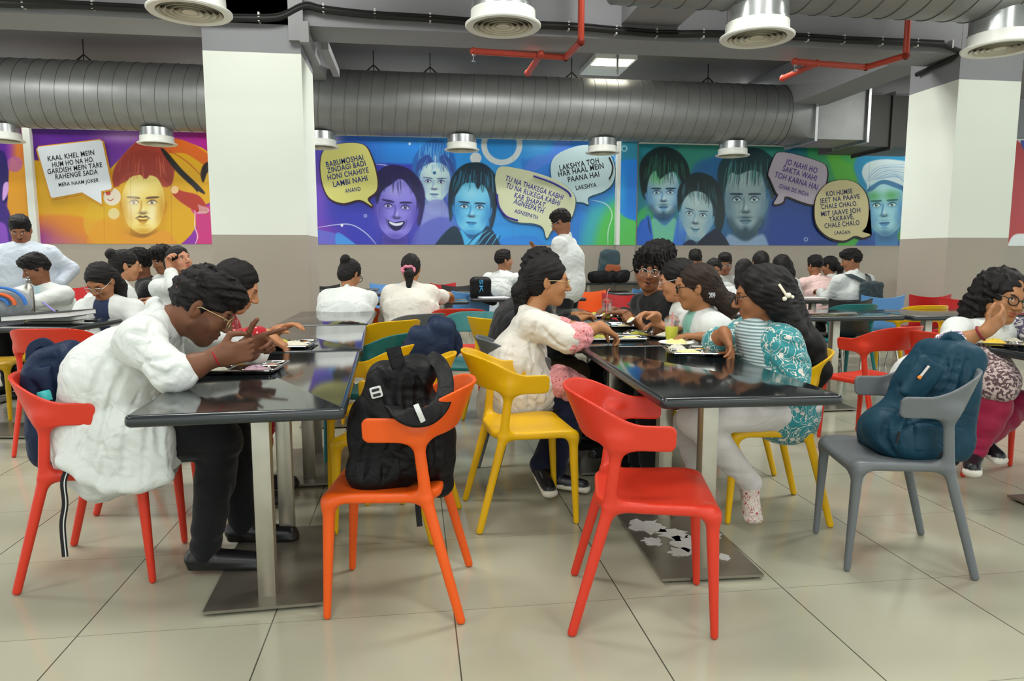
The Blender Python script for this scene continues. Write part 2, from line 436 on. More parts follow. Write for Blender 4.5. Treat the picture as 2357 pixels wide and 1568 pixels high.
# cable trunking on the near column and beam
M_trunk = mat('trunking', '#8f9092', .5)
e = empty('cable_trunking', aty(680, 60, YC - .05), label='grey cable trunking at the top of the near column', cat='trunking')
b = B(); q0 = aty(661, -30, YC - .04); q1 = aty(703, 95, YC - .04)
b.box(q0.x, q0.x + .13, YC - .06, YC - .0, q1.z, 4.14); b.box(q0.x + .1, q0.x + .18, YC - .09, YC, q1.z - .02, q1.z + .16)
b.obj('duct_body', M_trunk, e, world=True)
b = B(); b.box(-.975, -.90, YC + .02, YC + .75, 3.12, 3.22); b.box(-.86, -.79, YC + .52, YC + 1.6, 3.22, 3.30); b.obj('side_run', M_trunk, e, world=True)
# ---------------------------------------------------------------- ducts
M_galv = mat('galvanised', '#8b8d8c', .42, metal=.55, noise=.08, nscale=5, bump=.08, bscale=6)
M_galv2 = mat('galvanised_bright', '#c2c6c6', .25, metal=.85)
M_seam = mat('duct_seam', '#4c4d4c', .6, metal=.3)
def duct_tube(x0, x1, y, z, r, pitch=.178, tilt=.05):
    rings = []; n = 48; x = x0
    k = 0
    xs = []
    while x < x1: xs.append(x); x += pitch
    out = B()
    prof = []
    for x in xs: prof += [(x, r), (x + pitch * .94, r), (x + pitch * .955, r + .006), (x + pitch * .985, r + .006)]
    prof.append((x1, r))
    rg = [[Vector((min(max(px_ + tilt * math.sin(2 * PI * j / n) * (1 if 0 < i < len(prof) - 1 else 0), x0), x1), y + rr * math.cos(2 * PI * j / n), z + rr * math.sin(2 * PI * j / n))) for j in range(n)] for i, (px_, rr) in enumerate(prof)]
    out.loft(rg)
    # seam faces use the dark material
    mi = []
    for i in range(len(prof) - 1):
        mi += [1 if (i % 4) in (1, 3) else 0] * n
    out.mi = mi + [0, 0]
    return out
e = empty('spiral_duct', (0, YB, 3.41), label='long spiral seamed grey air duct running above the murals', cat='duct')
xe0 = aty(1792, 250, YB).x; xe1 = aty(1880, 250, YB - .45).x; xe2 = aty(2000, 250, YB - .45).x
duct_tube(-13, xe0, YB, 3.41, .45).obj('round_duct', [M_galv, M_seam], e, world=True)
b = B(); n = 48; rg = []
for t in (0, .5, 1):
    ring = []
    for j in range(n):
        a = 2 * PI * j / n; c_, s_ = math.cos(a), math.sin(a); k = max(abs(c_), abs(s_))
        q = (1 - t) * .45 + t * .42 / k
        ring.append(Vector((xe0 + t * (xe1 - xe0), YB + q * c_, 3.41 + q * s_)))
    rg.append(ring)
b.loft(rg); b.obj('transition', M_galv, e, world=True)
b = B(); b.box(xe1, xe2, YB - .42, YB + .42, 2.99, 3.83); b.obj('square_duct', M_galv, e, world=True)
for x in (xe1, xe2): b = B(); b.box(x - .02, x + .02, YB - .47, YB + .45, 2.95, 3.87); b.obj('flange', M_galv2, e, world=True)
b = B(); b.box(xe2, xe2 + 1.6, YB - .1, YB + .9, 2.95, 3.75); b.box(xe2 + .62, xe2 + .66, YB - .14, YB + .9, 2.9, 3.8); b.obj('branch_duct', mat('galvanised_shaded', '#4e4e4c', .5, metal=.5), e, world=True)  # darker copy of the duct metal: shade of the turned-away face painted in
for px_ in (195, 860, 990, 1316, 1630):
    b = B(); p = aty(px_, 165, YB); b.tube([(p.x, YB, 3.8), (p.x, YB, 4.15)], .008, 6); b.tube([(p.x - .1, YB, 3.86), (p.x, YB, 3.95), (p.x + .1, YB, 3.86)], .012, 6)
    b.obj('hanger', mat('dark_steel', '#333333', .5, metal=.6), e, world=True)
e = empty('spiral_duct', (0, 5.05, 3.42), label='nearer spiral duct crossing the upper right corner', cat='duct')
duct_tube(-13, 1.45, 5.05, 3.42, .375).obj('thin_duct', [M_galv, M_seam], e, world=True)
duct_tube(1.45, 15, 5.05, 3.42, .445).obj('round_duct', [M_galv, M_seam], e, world=True)
# ceiling diffusers
M_enam = mat('white_enamel', '#e9ebe4', .35); M_dif = mat('diffuser_vane', '#cfcbb8', .4); M_slot = mat('diffuser_slot', '#3a3833', .7)
def diffuser(x, y, z0, label):
    e = empty('air_diffuser', (x, y, 2.77), label=label, cat='air diffuser', group='round air diffusers')
    b = B(); b.lathe([(.215, .10), (.215, z0 - 2.77)], 40, caps=False); b.lathe([(.222, .10), (.222, .115)], 40); b.obj('pipe', M_galv2, e)
    b = B(); b.lathe([(.205, .0), (.255, -.004), (.262, .004), (.262, .012), (.225, .022), (.222, .10), (.212, .10), (.205, .03)], 44, caps=False); b.obj('collar', M_enam, e)
    b = B(); b.lathe([(.208, .03), (.0, .03)], 40, caps=False); b.obj('throat', M_slot, e)
    b = B()
    for r in (.045, .085, .125, .165, .2):
        if r == .045: b.lathe([(.0, .0), (.046, .0), (.048, .004), (.03, .02)], 40, caps=False)
        else: b.lathe([(r + .002, -.002), (r - .022, .022), (r - .026, .022), (r - .006, -.004)], 40, caps=False)
    b.obj('vane', M_dif, e)
    return e
near = [(-.2791, 'large near air diffuser above the left side, beside the column'), (.127, 'large near air diffuser at the top centre'), (.4945, 'large near air diffuser right of centre at the top'), (.8839, 'large near air diffuser cut by the right edge, before the right column')]
for xr, lb in near: diffuser(xr * 5.05, 5.05, 3.06, lb)
far = [(8, 'small far diffuser at the left edge of the photo'), (362, 'small far diffuser over the yellow mural'), (738, 'small far diffuser half hidden by the near column'), (1063, 'small far diffuser above the pale blue portrait'), (1387, 'small far diffuser above the LAKSHYA bubble'), (1687, 'small far diffuser over the right mural')]
for px_, lb in far: diffuser(aty(px_, 330, YB).x, YB, 2.98, lb)
# cable along the beam
M_black = mat('black_rubber', '#141414', .5)
e = empty('cable_run', aty(1200, 60, YC - .02), label='black cable bundle clipped along the ceiling beam', cat='cable')
cp = [(-40, 8), (60, 12), (150, 13), (250, 18), (350, 24), (450, 40), (560, 44), (640, 42), (690, 20), (712, 16), (745, 24), (850, 36), (980, 44), (1085, 52), (1200, 58), (1330, 64), (1420, 72), (1520, 80), (1640, 80), (1760, 84), (1860, 88), (1950, 94), (2050, 98), (2170, 103)]
P = [aty(x, y, YC - .045) for x, y in cp]
P = [Vector(p) for p in spline(P, 5)]
P += [Vector((5.62, YC - .03, P[-1].z - .05)), Vector((5.62, YC + .1, P[-1].z - .1)), Vector((5.62, YC + .6, 3.22))]
b = B(); b.tube(P, .026, 8); b.tube([p + Vector((0, -.01, .028)) for p in P[:-3]], .014, 6); b.obj('cable', M_black, e, world=True)
for px_, py_ in [(55, 10), (215, 13), (597, 42), (745, 22), (863, 33), (990, 43), (1308, 62), (1417, 72), (1510, 78), (1617, 80), (1857, 88), (1940, 92), (2027, 97), (2108, 101), (2188, 104)]:
    p = aty(px_, py_, YC - .03); b = B(); b.box(p.x - .008, p.x + .008, YC - .065, YC, p.z - .035, p.z + .045); b.obj('cable_clip', mat('clip_white', '#c9cbc8', .4), e, world=True)
# sprinkler pipes
M_redp = mat('red_pipe', '#b4402c', .4)
def pipe_run(segs, drops, label, r=.03):
    e = empty('sprinkler_pipe', segs[0][0], label=label, cat='pipe')
    b = B()
    for s in segs: b.tube(s, r, 10)
    for s in segs:
        for p in (s[0], s[-1]): b.sphere(p, r * 1.25, 10, 8)
    b.obj('pipe', M_redp, e, world=True)
    b = B()
    for p in drops: b.lathe([(.018, 0), (.018, -.04), (.004, -.05), (.004, -.085), (.022, -.09), (.022, -.094)], 10, c=p)
    b.obj('sprinkler_head', M_galv2, e, world=True)
a0 = aty(1337, 96, 6.6); zs = a0.z; a1 = atz(1302, 132, zs); a2 = atz(1090, 118, zs); a3 = atz(1245, 125, zs); a4 = atz(1215, 168, zs)
pipe_run([[Vector((a0.x, a0.y, 4.14)), a0], [a0, a1], [a1, a2], [a3, a4]], [a2], 'red sprinkler pipe crossing under the beam near the centre')
a0 = aty(2085, 128, 6.6); zs = a0.z; a1 = atz(1993, 155, zs); a2 = atz(1830, 142, zs); a3 = atz(1880, 146, zs); a4 = atz(1802, 180, zs)
pipe_run([[Vector((a0.x, a0.y, 4.14)), a0], [a0, a1], [a1, a2], [a3, a4]], [a2], 'red sprinkler pipe left of the right column')
# red and grey trays beyond the duct on the right
e = empty('pipe_rack', aty(2040, 320, 11.6), label='orange and grey service pipes under the duct beside the right column', cat='pipe')
b = B(); b.tube([aty(1985, 308, 11.9), aty(2095, 288, 11.2)], .05, 10); b.obj('orange_pipe', mat('orange_pipe', '#a34f2c', .5), e, world=True)
for q in ([aty(1965, 332, 11.9), aty(2100, 300, 11.1)], [aty(1815, 330, 12.1), aty(1885, 312, 11.4)], [aty(1905, 334, 12.1), aty(1985, 314, 11.4)]): b = B(); b.tube(q, .06, 4); b.obj('cable_tray', M_galv, e, world=True)
# visible ceiling panel light
p = atz(1398, 152, 4.1); e = empty('ceiling_light', (p.x, p.y, 4.1), label='square ceiling light glowing above the duct', cat='ceiling light')
b = B(); b.box(-.32, .32, -.5, .5, -.02, .05); b.obj('housing', M_white, e)
b = B(); b.box(-.28, .28, -.46, -.1, -.026, -.02); b.obj('lamp_panel', mat('lamp_glow', '#fff8e0', .5, emit=6), e)
b = B(); b.box(-.015, .015, -.56, -.53, -.26, .02); b.obj('bracket', M_galv, e)
# ---------------------------------------------------------------- murals
M_print = mat('printed_vinyl', attr='Col', rough=.35)
def projv(x, y, z):
    f = x * math.sin(PS) + y * math.cos(PS); u = x * math.cos(PS) - y * math.sin(PS); w = z - CAMZ
    fw = f * math.cos(TH) - w * math.sin(TH); up = w * math.cos(TH) + f * math.sin(TH)
    return W_ / 2 + F_ * u / fw, H_ / 2 - F_ * up / fw
class Paint:
    def __init__(s, X, Y): s.X, s.Y = X, Y; s.C = np.zeros(X.shape + (3,))
    def col(s, c): return np.array([int(c.lstrip('#')[i:i + 2], 16) / 255 for i in (0, 2, 4)]) if isinstance(c, str) else np.array(c)
    def mix(s, m, c, sl=None):
        c = s.col(c)
        if sl is None: s.C += (c - s.C) * m[..., None]
        else: s.C[sl] += (c - s.C[sl]) * m[..., None]
    def sub(s, x0, x1, y0, y1):
        m = (s.X > x0) & (s.X < x1) & (s.Y > y0) & (s.Y < y1); return m
    def grad(s, stops, ax=0, warp=0):
        t = (s.X if ax == 0 else s.Y)
        if warp: t = t + warp * np.sin(s.Y / 47. + s.X / 90.)
        xs = [a for a, _ in stops]; cs = np.array([s.col(c) for _, c in stops])
        for i in range(3): s.C[..., i] = np.interp(t, xs, cs[:, i])
    def glow(s, cx, cy, rx, ry, c, a=1., rot=0, p=2.):
        m = s.sub(cx - 3 * max(rx, ry), cx + 3 * max(rx, ry), cy - 3 * max(rx, ry), cy + 3 * max(rx, ry))
        x, y = s.X[m] - cx, s.Y[m] - cy; r = math.radians(rot); u = x * math.cos(r) + y * math.sin(r); v = -x * math.sin(r) + y * math.cos(r)
        s.mix(a * np.exp(-((u / rx) ** 2 + (v / ry) ** 2) ** (p / 2)), c, m)
    def ring(s, cx, cy, r, w, c, a=1.):
        m = s.sub(cx - r - w - 2, cx + r + w + 2, cy - r - w - 2, cy + r + w + 2); d = np.abs(np.hypot(s.X[m] - cx, s.Y[m] - cy) - r) - w / 2
        s.mix(a * np.clip(.5 - d, 0, 1), c, m)
    def disc(s, cx, cy, r, c, a=1.): s.blob([(cx + r * math.cos(t), cy + r * math.sin(t)) for t in np.linspace(0, 6.28, 20)[:-1]], c, 1, a, n=2)
    def blob(s, pts, c, soft=1.2, a=1., n=5, sp=True):
        P = np.array(spline(pts, n, True)) if sp else np.array(pts, float)
        x0, y0 = P.min(0) - soft - 2; x1, y1 = P.max(0) + soft + 2; m = s.sub(x0, x1, y0, y1)
        x, y = s.X[m], s.Y[m]
        if len(x) == 0: return
        d2 = np.full(len(x), 1e9); ins = np.zeros(len(x), bool)
        for i in range(len(P)):
            a0, b0 = P[i], P[(i + 1) % len(P)]; e = b0 - a0; L = e @ e + 1e-9
            h = np.clip(((x - a0[0]) * e[0] + (y - a0[1]) * e[1]) / L, 0, 1)
            d2 = np.minimum(d2, (x - a0[0] - h * e[0]) ** 2 + (y - a0[1] - h * e[1]) ** 2)
            c1 = (a0[1] > y) != (b0[1] > y)
            with np.errstate(divide='ignore', invalid='ignore'): xx = (b0[0] - a0[0]) * (y - a0[1]) / (b0[1] - a0[1] + 1e-12) + a0[0]
            ins ^= c1 & (x < xx)
        d = np.sqrt(d2) * np.where(ins, -1, 1)
        s.mix(a * np.clip(.5 - d / soft, 0, 1), c, m)
    def stroke(s, pts, w, c, a=1., soft=1.):
        P = np.array(spline(pts, 6)); K = len(P); x0, y0 = P.min(0) - w - 3; x1, y1 = P.max(0) + w + 3; m = s.sub(x0, x1, y0, y1); x, y = s.X[m], s.Y[m]
        if len(x) == 0: return
        best = np.full(len(x), 1e9)
        for i in range(K - 1):
            a0, b0 = P[i], P[i + 1]; e = b0 - a0; L = e @ e + 1e-9; h = np.clip(((x - a0[0]) * e[0] + (y - a0[1]) * e[1]) / L, 0, 1)
            t = (i + h) / (K - 1); ww = w / 2 * np.sqrt(np.clip(4 * t * (1 - t) + .1, 0, 1))
            best = np.minimum(best, np.hypot(x - a0[0] - h * e[0], y - a0[1] - h * e[1]) - ww)
        s.mix(a * np.clip(.5 - best / soft, 0, 1), c, m)
    def face(s, cx, cy, w, h, rot, light, mid, dark, jaw=.62, brow=1., mouth='calm', hairline=.3, turn=0., hi=None, male=True, beard=0, mus=0):
        """a plain stylised portrait head: w, h half sizes"""
        r = math.radians(rot); T = lambda u, v: (cx + (u * math.cos(r) - v * math.sin(r)) * w, cy + (u * math.sin(r) + v * math.cos(r)) * h)
        S = lambda L: [T(*q) for q in L]
        s.blob(S([(-.45, .5), (-.5, 1.5), (.55, 1.5), (.45, .5)]), mid, 3, 1)
        s.glow(*T(0, 1.02), w * .6, h * .2, dark, .55, rot)
        s.blob(S([(-1.04, -.1), (-1.1, .05), (-1.0, .3), (-.92, .3)]), mid, 1.5); s.blob(S([(1.04, -.1), (1.1, .05), (1.0, .3), (.92, .3)]), mid, 1.5)
        s.blob(S([(0, -1.02), (-.62, -.92), (-.93, -.45), (-.97, 0), (-.9, .35), (-jaw - .1, .72), (-.3, .98), (0, 1.03), (.3, .98), (jaw + .1, .72), (.9, .35), (.97, 0), (.93, -.45), (.62, -.92)]), light, 2)
        s.glow(*T(-.85 + turn * .2, .2), w * .28, h * .6, mid, .75, rot); s.glow(*T(.88 + turn * .2, .2), w * .22, h * .6, mid, .75, rot)
        s.glow(*T(0, .95), w * .55, h * .13, mid, .7, rot); s.glow(*T(-.55, .42), w * .2, h * .25, mid, .35, rot); s.glow(*T(.6, .42), w * .18, h * .25, mid, .35, rot)
        for q in (-1, 1):
            ex = q * .42 + turn * .18
            s.glow(*T(ex, -.1), w * .27, h * .13, mid, .8, rot)
            s.blob(S([(ex - .2, -.045), (ex, -.12), (ex + .2, -.05), (ex, .0)]), '#e8eef2' if hi is None else hi, 1, .95)
            s.disc(*T(ex + turn * .05, -.062), w * .075, dark); s.disc(*T(ex + turn * .05 + .02, -.085), w * .02, '#ffffff', .8)
            s.stroke(S([(ex - .23, -.04), (ex - .06, -.135), (ex + .1, -.13), (ex + .24, -.05)]), max(1.4, w * .05), dark)
            s.stroke(S([(ex - .18, -.02), (ex, .02), (ex + .18, -.03)]), max(.8, w * .02), dark, .6)
            s.stroke(S([(ex - q * .28, -.17 - .03 * brow), (ex - q * .05, -.25 + .02 * brow), (ex + q * .32, -.2 - .05 * (2 - brow))]), max(2., w * (.1 if male else .05)), dark, .9, 1.5)
        nx = turn * .3
        s.stroke(S([(nx * .4 - .08, -.12), (nx - .07, .1), (nx - .14, .27)]), w * .09, mid, .8, 3)
        s.glow(*T(nx, .31), w * .2, h * .055, dark, .7, rot); s.stroke(S([(nx - .17, .25), (nx - .14, .32), (nx, .34), (nx + .14, .32), (nx + .17, .25)]), max(1, w * .03), dark, .8)
        s.glow(*T(nx + .02, .2), w * .06, h * .1, '#ffffff', .35, rot)
        mx = turn * .25
        if mus: s.blob(S([(mx - .36, .5), (mx - .15, .4), (mx, .43), (mx + .15, .4), (mx + .36, .5), (mx + .15, .47), (mx, .48), (mx - .15, .47)]), dark, 2, mus)
        if mouth == 'laugh':
            s.blob(S([(mx - .42, .42), (mx - .1, .47), (mx + .42, .4), (mx + .3, .64), (mx, .76), (mx - .28, .66)]), dark, 1.5)
            s.blob(S([(mx - .34, .46), (mx, .5), (mx + .34, .44), (mx + .26, .54), (mx, .59), (mx - .24, .55)]), '#dfe2f5', 1)
            s.stroke(S([(mx - .5, .36), (mx - .46, .5), (mx - .3, .7)]), w * .05, dark, .5, 2); s.stroke(S([(mx + .5, .34), (mx + .48, .5), (mx + .34, .7)]), w * .05, dark, .5, 2)
        else:
            lift = -.06 if mouth == 'smile' else .0
            s.blob(S([(mx - .29, .56 + lift), (mx - .1, .52), (mx, .535), (mx + .1, .52), (mx + .29, .56 + lift), (mx, .59)]), mid, 1, .95)
            s.blob(S([(mx - .27, .57 + lift), (mx, .6), (mx + .27, .57 + lift), (mx + .12, .67), (mx - .12, .67)]), mid, 1.2, .8)
            s.stroke(S([(mx - .31, .56 + lift), (mx - .1, .575), (mx, .57), (mx + .1, .575), (mx + .31, .56 + lift)]), max(1.2, w * .045), dark)
            s.glow(*T(mx, .73), w * .2, h * .03, mid, .6, rot)
        if beard:
            for q in np.linspace(-1, 1, 13): s.glow(*T(q * (jaw + .15), .98 - .42 * q * q), w * .16, h * .13, dark, beard * .55, rot)
            s.glow(*T(mx, .47), w * .3, h * .05, dark, beard * .8, rot); s.glow(*T(mx, .82), w * .14, h * .08, dark, beard * .8, rot)
        s.glow(*T(-.1, -.6), w * .35, h * .2, '#ffffff', .18, rot)
        return T
    def hair(s, pts, dark, hi, flow, n=26, seed=1, soft=3):
        s.blob(pts, dark, soft)
        R = random.Random(seed); P = np.array(pts); x0, y0 = P.min(0); x1, y1 = P.max(0)
        for i in range(n):
            t = R.random(); a, b2 = flow
            p = np.array(a[0]) * (1 - t) + np.array(a[1]) * t; q = np.array(b2[0]) * (1 - t) + np.array(b2[1]) * t
            md = (p + q) / 2 + np.array([R.uniform(-8, 8), R.uniform(-8, 4)])
            k0, k1 = R.uniform(0, .5), R.uniform(.6, 1)
            pts_ = [p * (1 - k) ** 2 + 2 * md * k * (1 - k) + q * k * k for k in (k0, (k0 + k1) / 2, k1)]
            s.stroke(pts_, R.uniform(.8, 2.4), hi if R.random() < .6 else dark, R.uniform(.3, .8), 1.2)
def panel(x0p, x1p, ztop, paint, name, label, Y=YW - .012, step=.0062, parent=None):
    xa, xb = aty(x0p, 450, Y).x, aty(x1p, 450, Y).x; za = 1.398
    nx = int((xb - xa) / step); nz = int((ztop - za) / step)
    gx, gz = np.meshgrid(np.linspace(xa, xb, nx), np.linspace(za, ztop, nz), indexing='ij')
    X, Yp = projv(gx, Y, gz)
    p = Paint(X, Yp); paint(p); C = np.clip(p.C, 0, 1)
    e = empty(name, ((xa + xb) / 2, Y, za), label=label, cat='mural')
    V = np.stack([gx, np.full(gx.shape, Y), gz], -1).reshape(-1, 3)
    id_ = np.arange(nx * nz).reshape(nx, nz)
    Q = np.stack([id_[:-1, :-1], id_[1:, :-1], id_[1:, 1:], id_[:-1, 1:]], -1).reshape(-1, 4)
    me = bpy.data.meshes.new('print'); 
    me.vertices.add(len(V)); me.vertices.foreach_set('co', V.astype(np.float32).ravel()); me.loops.add(len(Q) * 4); me.loops.foreach_set('vertex_index', Q.astype(np.int32).ravel())
    me.polygons.add(len(Q)); me.polygons.foreach_set('loop_start', np.arange(0, len(Q) * 4, 4, dtype=np.int32)); me.update(calc_edges=True)
    a = me.color_attributes.new('Col', 'FLOAT_COLOR', 'POINT'); Cl = np.where(C <= .04045, C / 12.92, ((C + .055) / 1.055) ** 2.4).reshape(-1, 3)
    a.data.foreach_set('color', np.concatenate([Cl, np.ones((len(Cl), 1))], 1).astype(np.float32).ravel())
    wlink('print', me, M_print, e)
    b = B(); b.box(xa, xb, Y + .003, YW - .001, za, ztop); b.box(xa, xb, Y - .012, YW - .001, ztop, ztop + .022); b.obj('backing', M_white, e, world=True)
    return e
ZT = 3.185
def paint_joker(p):
    p.grad([(60, '#5a1f8c'), (200, '#5b2396'), (300, '#7d3aa8'), (380, '#a0359a'), (480, '#a81c84')])
    p.glow(285, 315, 60, 14, '#c9a0e0', .8)
    p.blob([(50, 383), (150, 388), (230, 400), (270, 372), (310, 330), (345, 318), (400, 320), (480, 350), (520, 420), (520, 600), (50, 600)], '#dba60f', 2)
    p.blob([(330, 330), (390, 318), (440, 330), (500, 372), (500, 400), (430, 355), (380, 352)], '#d8661f', 2)
    p.blob([(50, 510), (130, 495), (200, 502), (300, 525), (400, 560), (420, 600), (50, 600)], '#dd8a1e', 8)
    p.glow(80, 555, 60, 42, '#8a2aa0', .9); p.glow(150, 560, 60, 20, '#b060a0', .5)
    p.disc(252, 510, 60, '#dcb428', .6); p.disc(262, 560, 62, '#e2991f', .6)
    p.blob([(390, 600), (440, 540), (460, 500), (475, 470), (540, 470), (540, 600)], '#8b2aa8', 2)
    p.blob([(446, 600), (452, 560), (450, 500), (445, 480), (540, 480), (540, 600)], '#c9357f', 1.5); p.stroke([(443, 478), (449, 490), (448, 520), (455, 545), (447, 565)], 2, '#f2dcee')
    p.hair([(262, 430), (262, 390), (290, 350), (330, 318), (365, 335), (400, 372), (396, 420), (375, 430), (330, 402), (285, 420)], '#a83a28', '#5a1e1e', (((285, 345), (380, 345)), ((270, 425), (395, 425))), 34, 3)
    p.face(330, 470, 50, 66, 0, '#f3dc7a', '#c98a16', '#4a2a12', brow=1.1, mouth='smile', mus=.95, turn=-.1, hi='#fbf7e8')
    p.glow(305, 470, 18, 40, '#fffbe6', .6); p.glow(350, 492, 12, 28, '#fffbe6', .6)
    p.hair([(262, 405), (280, 365), (330, 345), (380, 360), (398, 400), (392, 428), (372, 405), (350, 398), (335, 412), (315, 396), (285, 402), (272, 430)], '#9a3324', '#d4704a', (((280, 352), (385, 352)), ((268, 420), (396, 415))), 40, 4)
    p.blob([(280, 562), (286, 540), (330, 548), (380, 530), (410, 562), (420, 600), (270, 600)], '#e0992a', 4)
    p.disc(258, 453, 20, '#e8e2dc', .9); p.disc(249, 444, 6, '#c8402e'); p.stroke([(247, 458), (254, 462), (262, 457)], 2, '#b03030'); p.disc(262, 492, 13, '#e9e3c4', .7)
    for i in range(14): p.stroke([(375, 345), (410, 385), (455, 430 + i)], 3, '#1c1412', .8)
    p.stroke([(372, 342), (415, 395), (470, 445)], 13, '#17120f', 1, 2); p.stroke([(378, 340), (430, 372), (468, 410)], 2, '#b6431c')
    p.blob([(395, 430), (420, 440), (460, 452), (480, 490), (455, 488), (420, 468), (398, 448)], '#b3321f', 2); p.disc(402, 437, 9, '#f0c890')
    p.disc(478, 405, 14, '#e8b43a'); p.hair([(462, 400), (470, 378), (490, 372), (500, 400), (480, 394), (468, 420)], '#1a1210', '#5a3a20', (((465, 380), (495, 378)), ((462, 410), (495, 400))), 10, 5)
    for i in range(8): p.stroke([(455 + i * 3, 470 + i), (460 + i * 3, 485), (452 + i * 3, 492)], 1.6, '#e8dff0', .8)
    for x in (238, 300, 393): p.stroke([(x, 300), (x + 1, 430), (x + 2, 562)], .8, '#5a3a10', .35)
def paint_left(p):
    p.grad([(-30, '#5c2a9c'), (10, '#5b2396'), (22, '#8a3aa0'), (40, '#d67a30')], 0)
    p.blob([(22, 380), (45, 380), (70, 395), (75, 600), (20, 600)], '#e09a1c', 3); p.disc(34, 378, 18, '#b863a8', .8); p.glow(45, 560, 30, 40, '#9a3a90', .7)
    p.blob([(-30, 360), (0, 346), (14, 360), (19, 400), (18, 440), (12, 470), (-30, 470)], '#26146a', 2); p.blob([(8, 425), (19, 420), (18, 445), (6, 462)], '#d7a7ea', 2); p.blob([(-30, 460), (5, 465), (25, 505), (20, 600), (-30, 600)], '#3a1a80', 3)
    p.blob([(-30, 520), (10, 515), (20, 560), (20, 600), (-30, 600)], '#8a4ac8', 3)
def paint_blue(p):
    p.grad([(700, '#6a4cc0'), (760, '#3d5fd0'), (900, '#2b7fd8'), (1080, '#2a8fe8'), (1250, '#2f86dc'), (1420, '#2aa6d0')])
    p.blob([(700, 455), (800, 420), (850, 380), (930, 378), (1010, 395), (1060, 600), (700, 600)], '#3a3fb8', 6)
    p.glow(735, 450, 22, 100, '#7b4cc8', .8); p.glow(740, 560, 40, 38, '#b03ab0', .9); p.blob([(715, 532), (750, 532), (790, 545), (818, 566), (818, 600), (715, 600)], '#5a7fe0', 2, .7); p.blob([(776, 535), (805, 552), (818, 566), (776, 566)], '#48a0f0', 2, .8)
    p.stroke([(730, 524), (800, 516), (840, 535), (868, 565)], 2, '#cfd8f4'); p.disc(787, 519, 3, '#f2f4ff')
    p.glow(1150, 420, 120, 90, '#3fb2f2', .5); p.blob([(1060, 600), (1080, 540), (1180, 520), (1300, 545), (1400, 600)], '#2f9ff2', 10, .8); p.blob([(1130, 566), (1170, 545), (1230, 545), (1260, 570), (1260, 600), (1130, 600)], '#2f86ea', 4, .7)
    p.blob([(1204, 392), (1216, 365), (1250, 358), (1275, 345), (1285, 322), (1400, 322), (1420, 360), (1420, 600), (1300, 600)], '#2a6ed6', 5, .6); p.blob([(1280, 320), (1265, 350), (1230, 360), (1212, 380), (1204, 400), (1232, 392), (1262, 378), (1300, 366), (1312, 320)], '#5a7fe4', 4, .7)
    p.glow(1236, 332, 40, 30, '#64b8f4', .7)
    p.blob([(1340, 600), (1350, 500), (1380, 470), (1440, 460), (1440, 600)], '#3fb8b0', 26, .8); p.blob([(1370, 600), (1375, 530), (1400, 480), (1440, 470), (1440, 600)], '#52bf58', 22)
    p.stroke([(1360, 460), (1395, 470), (1409, 495), (1400, 530), (1399, 566)], 2, '#dff3ee', .9)
    p.ring(1155, 333, 41, 13, '#d6dfe2'); p.disc(1095, 364, 13, '#d9dfe0'); p.disc(943, 331, 3, '#cfe6f8'); p.ring(841, 497, 3, 1.5, '#c8d0f4'); p.ring(885, 546, 3.5, 2, '#d8dcf6'); p.ring(1408, 366, 8, 1.5, '#bfe6ef')
    p.stroke([(866, 378), (885, 380), (900, 384)], 2, '#c9d2f6'); p.glow(765, 320, 20, 14, '#e4d4f0', .9)
    # pale portrait, woman with piled hair
    p.hair([(952, 410), (950, 370), (968, 340), (990, 322), (1015, 324), (1040, 345), (1050, 380), (1046, 412), (1034, 425), (1030, 390), (1000, 372), (972, 385), (968, 420)], '#2a66b8', '#7cc4ee', (((965, 335), (1040, 335)), ((958, 405), (1044, 405))), 60, 7)
    for i in range(26): p.stroke([(965 + i * 3, 352), (968 + i * 3 + (i - 13) * .4, 335), (960 + i * 3.3, 322 + (i % 3) * 3)], 1.4, '#5ab4e8' if i % 2 else '#2f78c8', .7)
    p.face(1001, 421, 36, 46, 2, '#cbe8ea', '#86a8d8', '#2a2a66', male=False, jaw=.5, turn=-.12)
    p.hair([(958, 400), (962, 372), (985, 356), (1002, 374), (1020, 356), (1042, 375), (1044, 402), (1030, 385), (1003, 372), (972, 385)], '#33509c', '#6aa8e0', (((985, 358), (1022, 358)), ((960, 398), (1044, 398))), 30, 8); p.stroke([(1002, 358), (1002, 368), (1001, 376)], 2, '#dfe6f6'); p.disc(1000, 398, 4, '#2f6fa8')
    p.blob([(972, 500), (985, 466), (1020, 462), (1040, 500), (1060, 540), (1060, 600), (960, 600)], '#8f98dc', 5, .9); p.blob([(955, 535), (1010, 500), (1060, 520), (1060, 600), (955, 600)], '#5a64c4', 6, .9)
    # laughing purple portrait
    p.hair([(868, 470), (860, 430), (868, 398), (895, 380), (930, 384), (960, 405), (978, 445), (972, 500), (962, 520), (950, 470), (930, 430), (900, 420), (880, 440)], '#221c58', '#46409c', (((875, 395), (955, 400)), ((866, 460), (972, 480))), 26, 9)
    p.face(912, 480, 47, 68, 4, '#8c86e6', '#5448b4', '#1c1650', mouth='laugh', turn=.1, hi='#c4c4f4')
    p.hair([(866, 440), (868, 400), (900, 382), (945, 392), (966, 430), (966, 470), (952, 445), (925, 412), (900, 425), (880, 440), (868, 470)], '#1f194f', '#3d3890', (((880, 390), (950, 395)), ((868, 450), (966, 455))), 22, 10)
    # cyan portrait with dark swept hair
    p.hair([(1036, 510), (1032, 450), (1042, 405), (1070, 378), (1110, 376), (1138, 400), (1146, 440), (1140, 500), (1128, 530), (1122, 480), (1100, 425), (1060, 430), (1048, 480)], '#0d2434', '#2f8fc0', (((1050, 392), (1130, 390)), ((1036, 490), (1142, 480))), 46, 11)
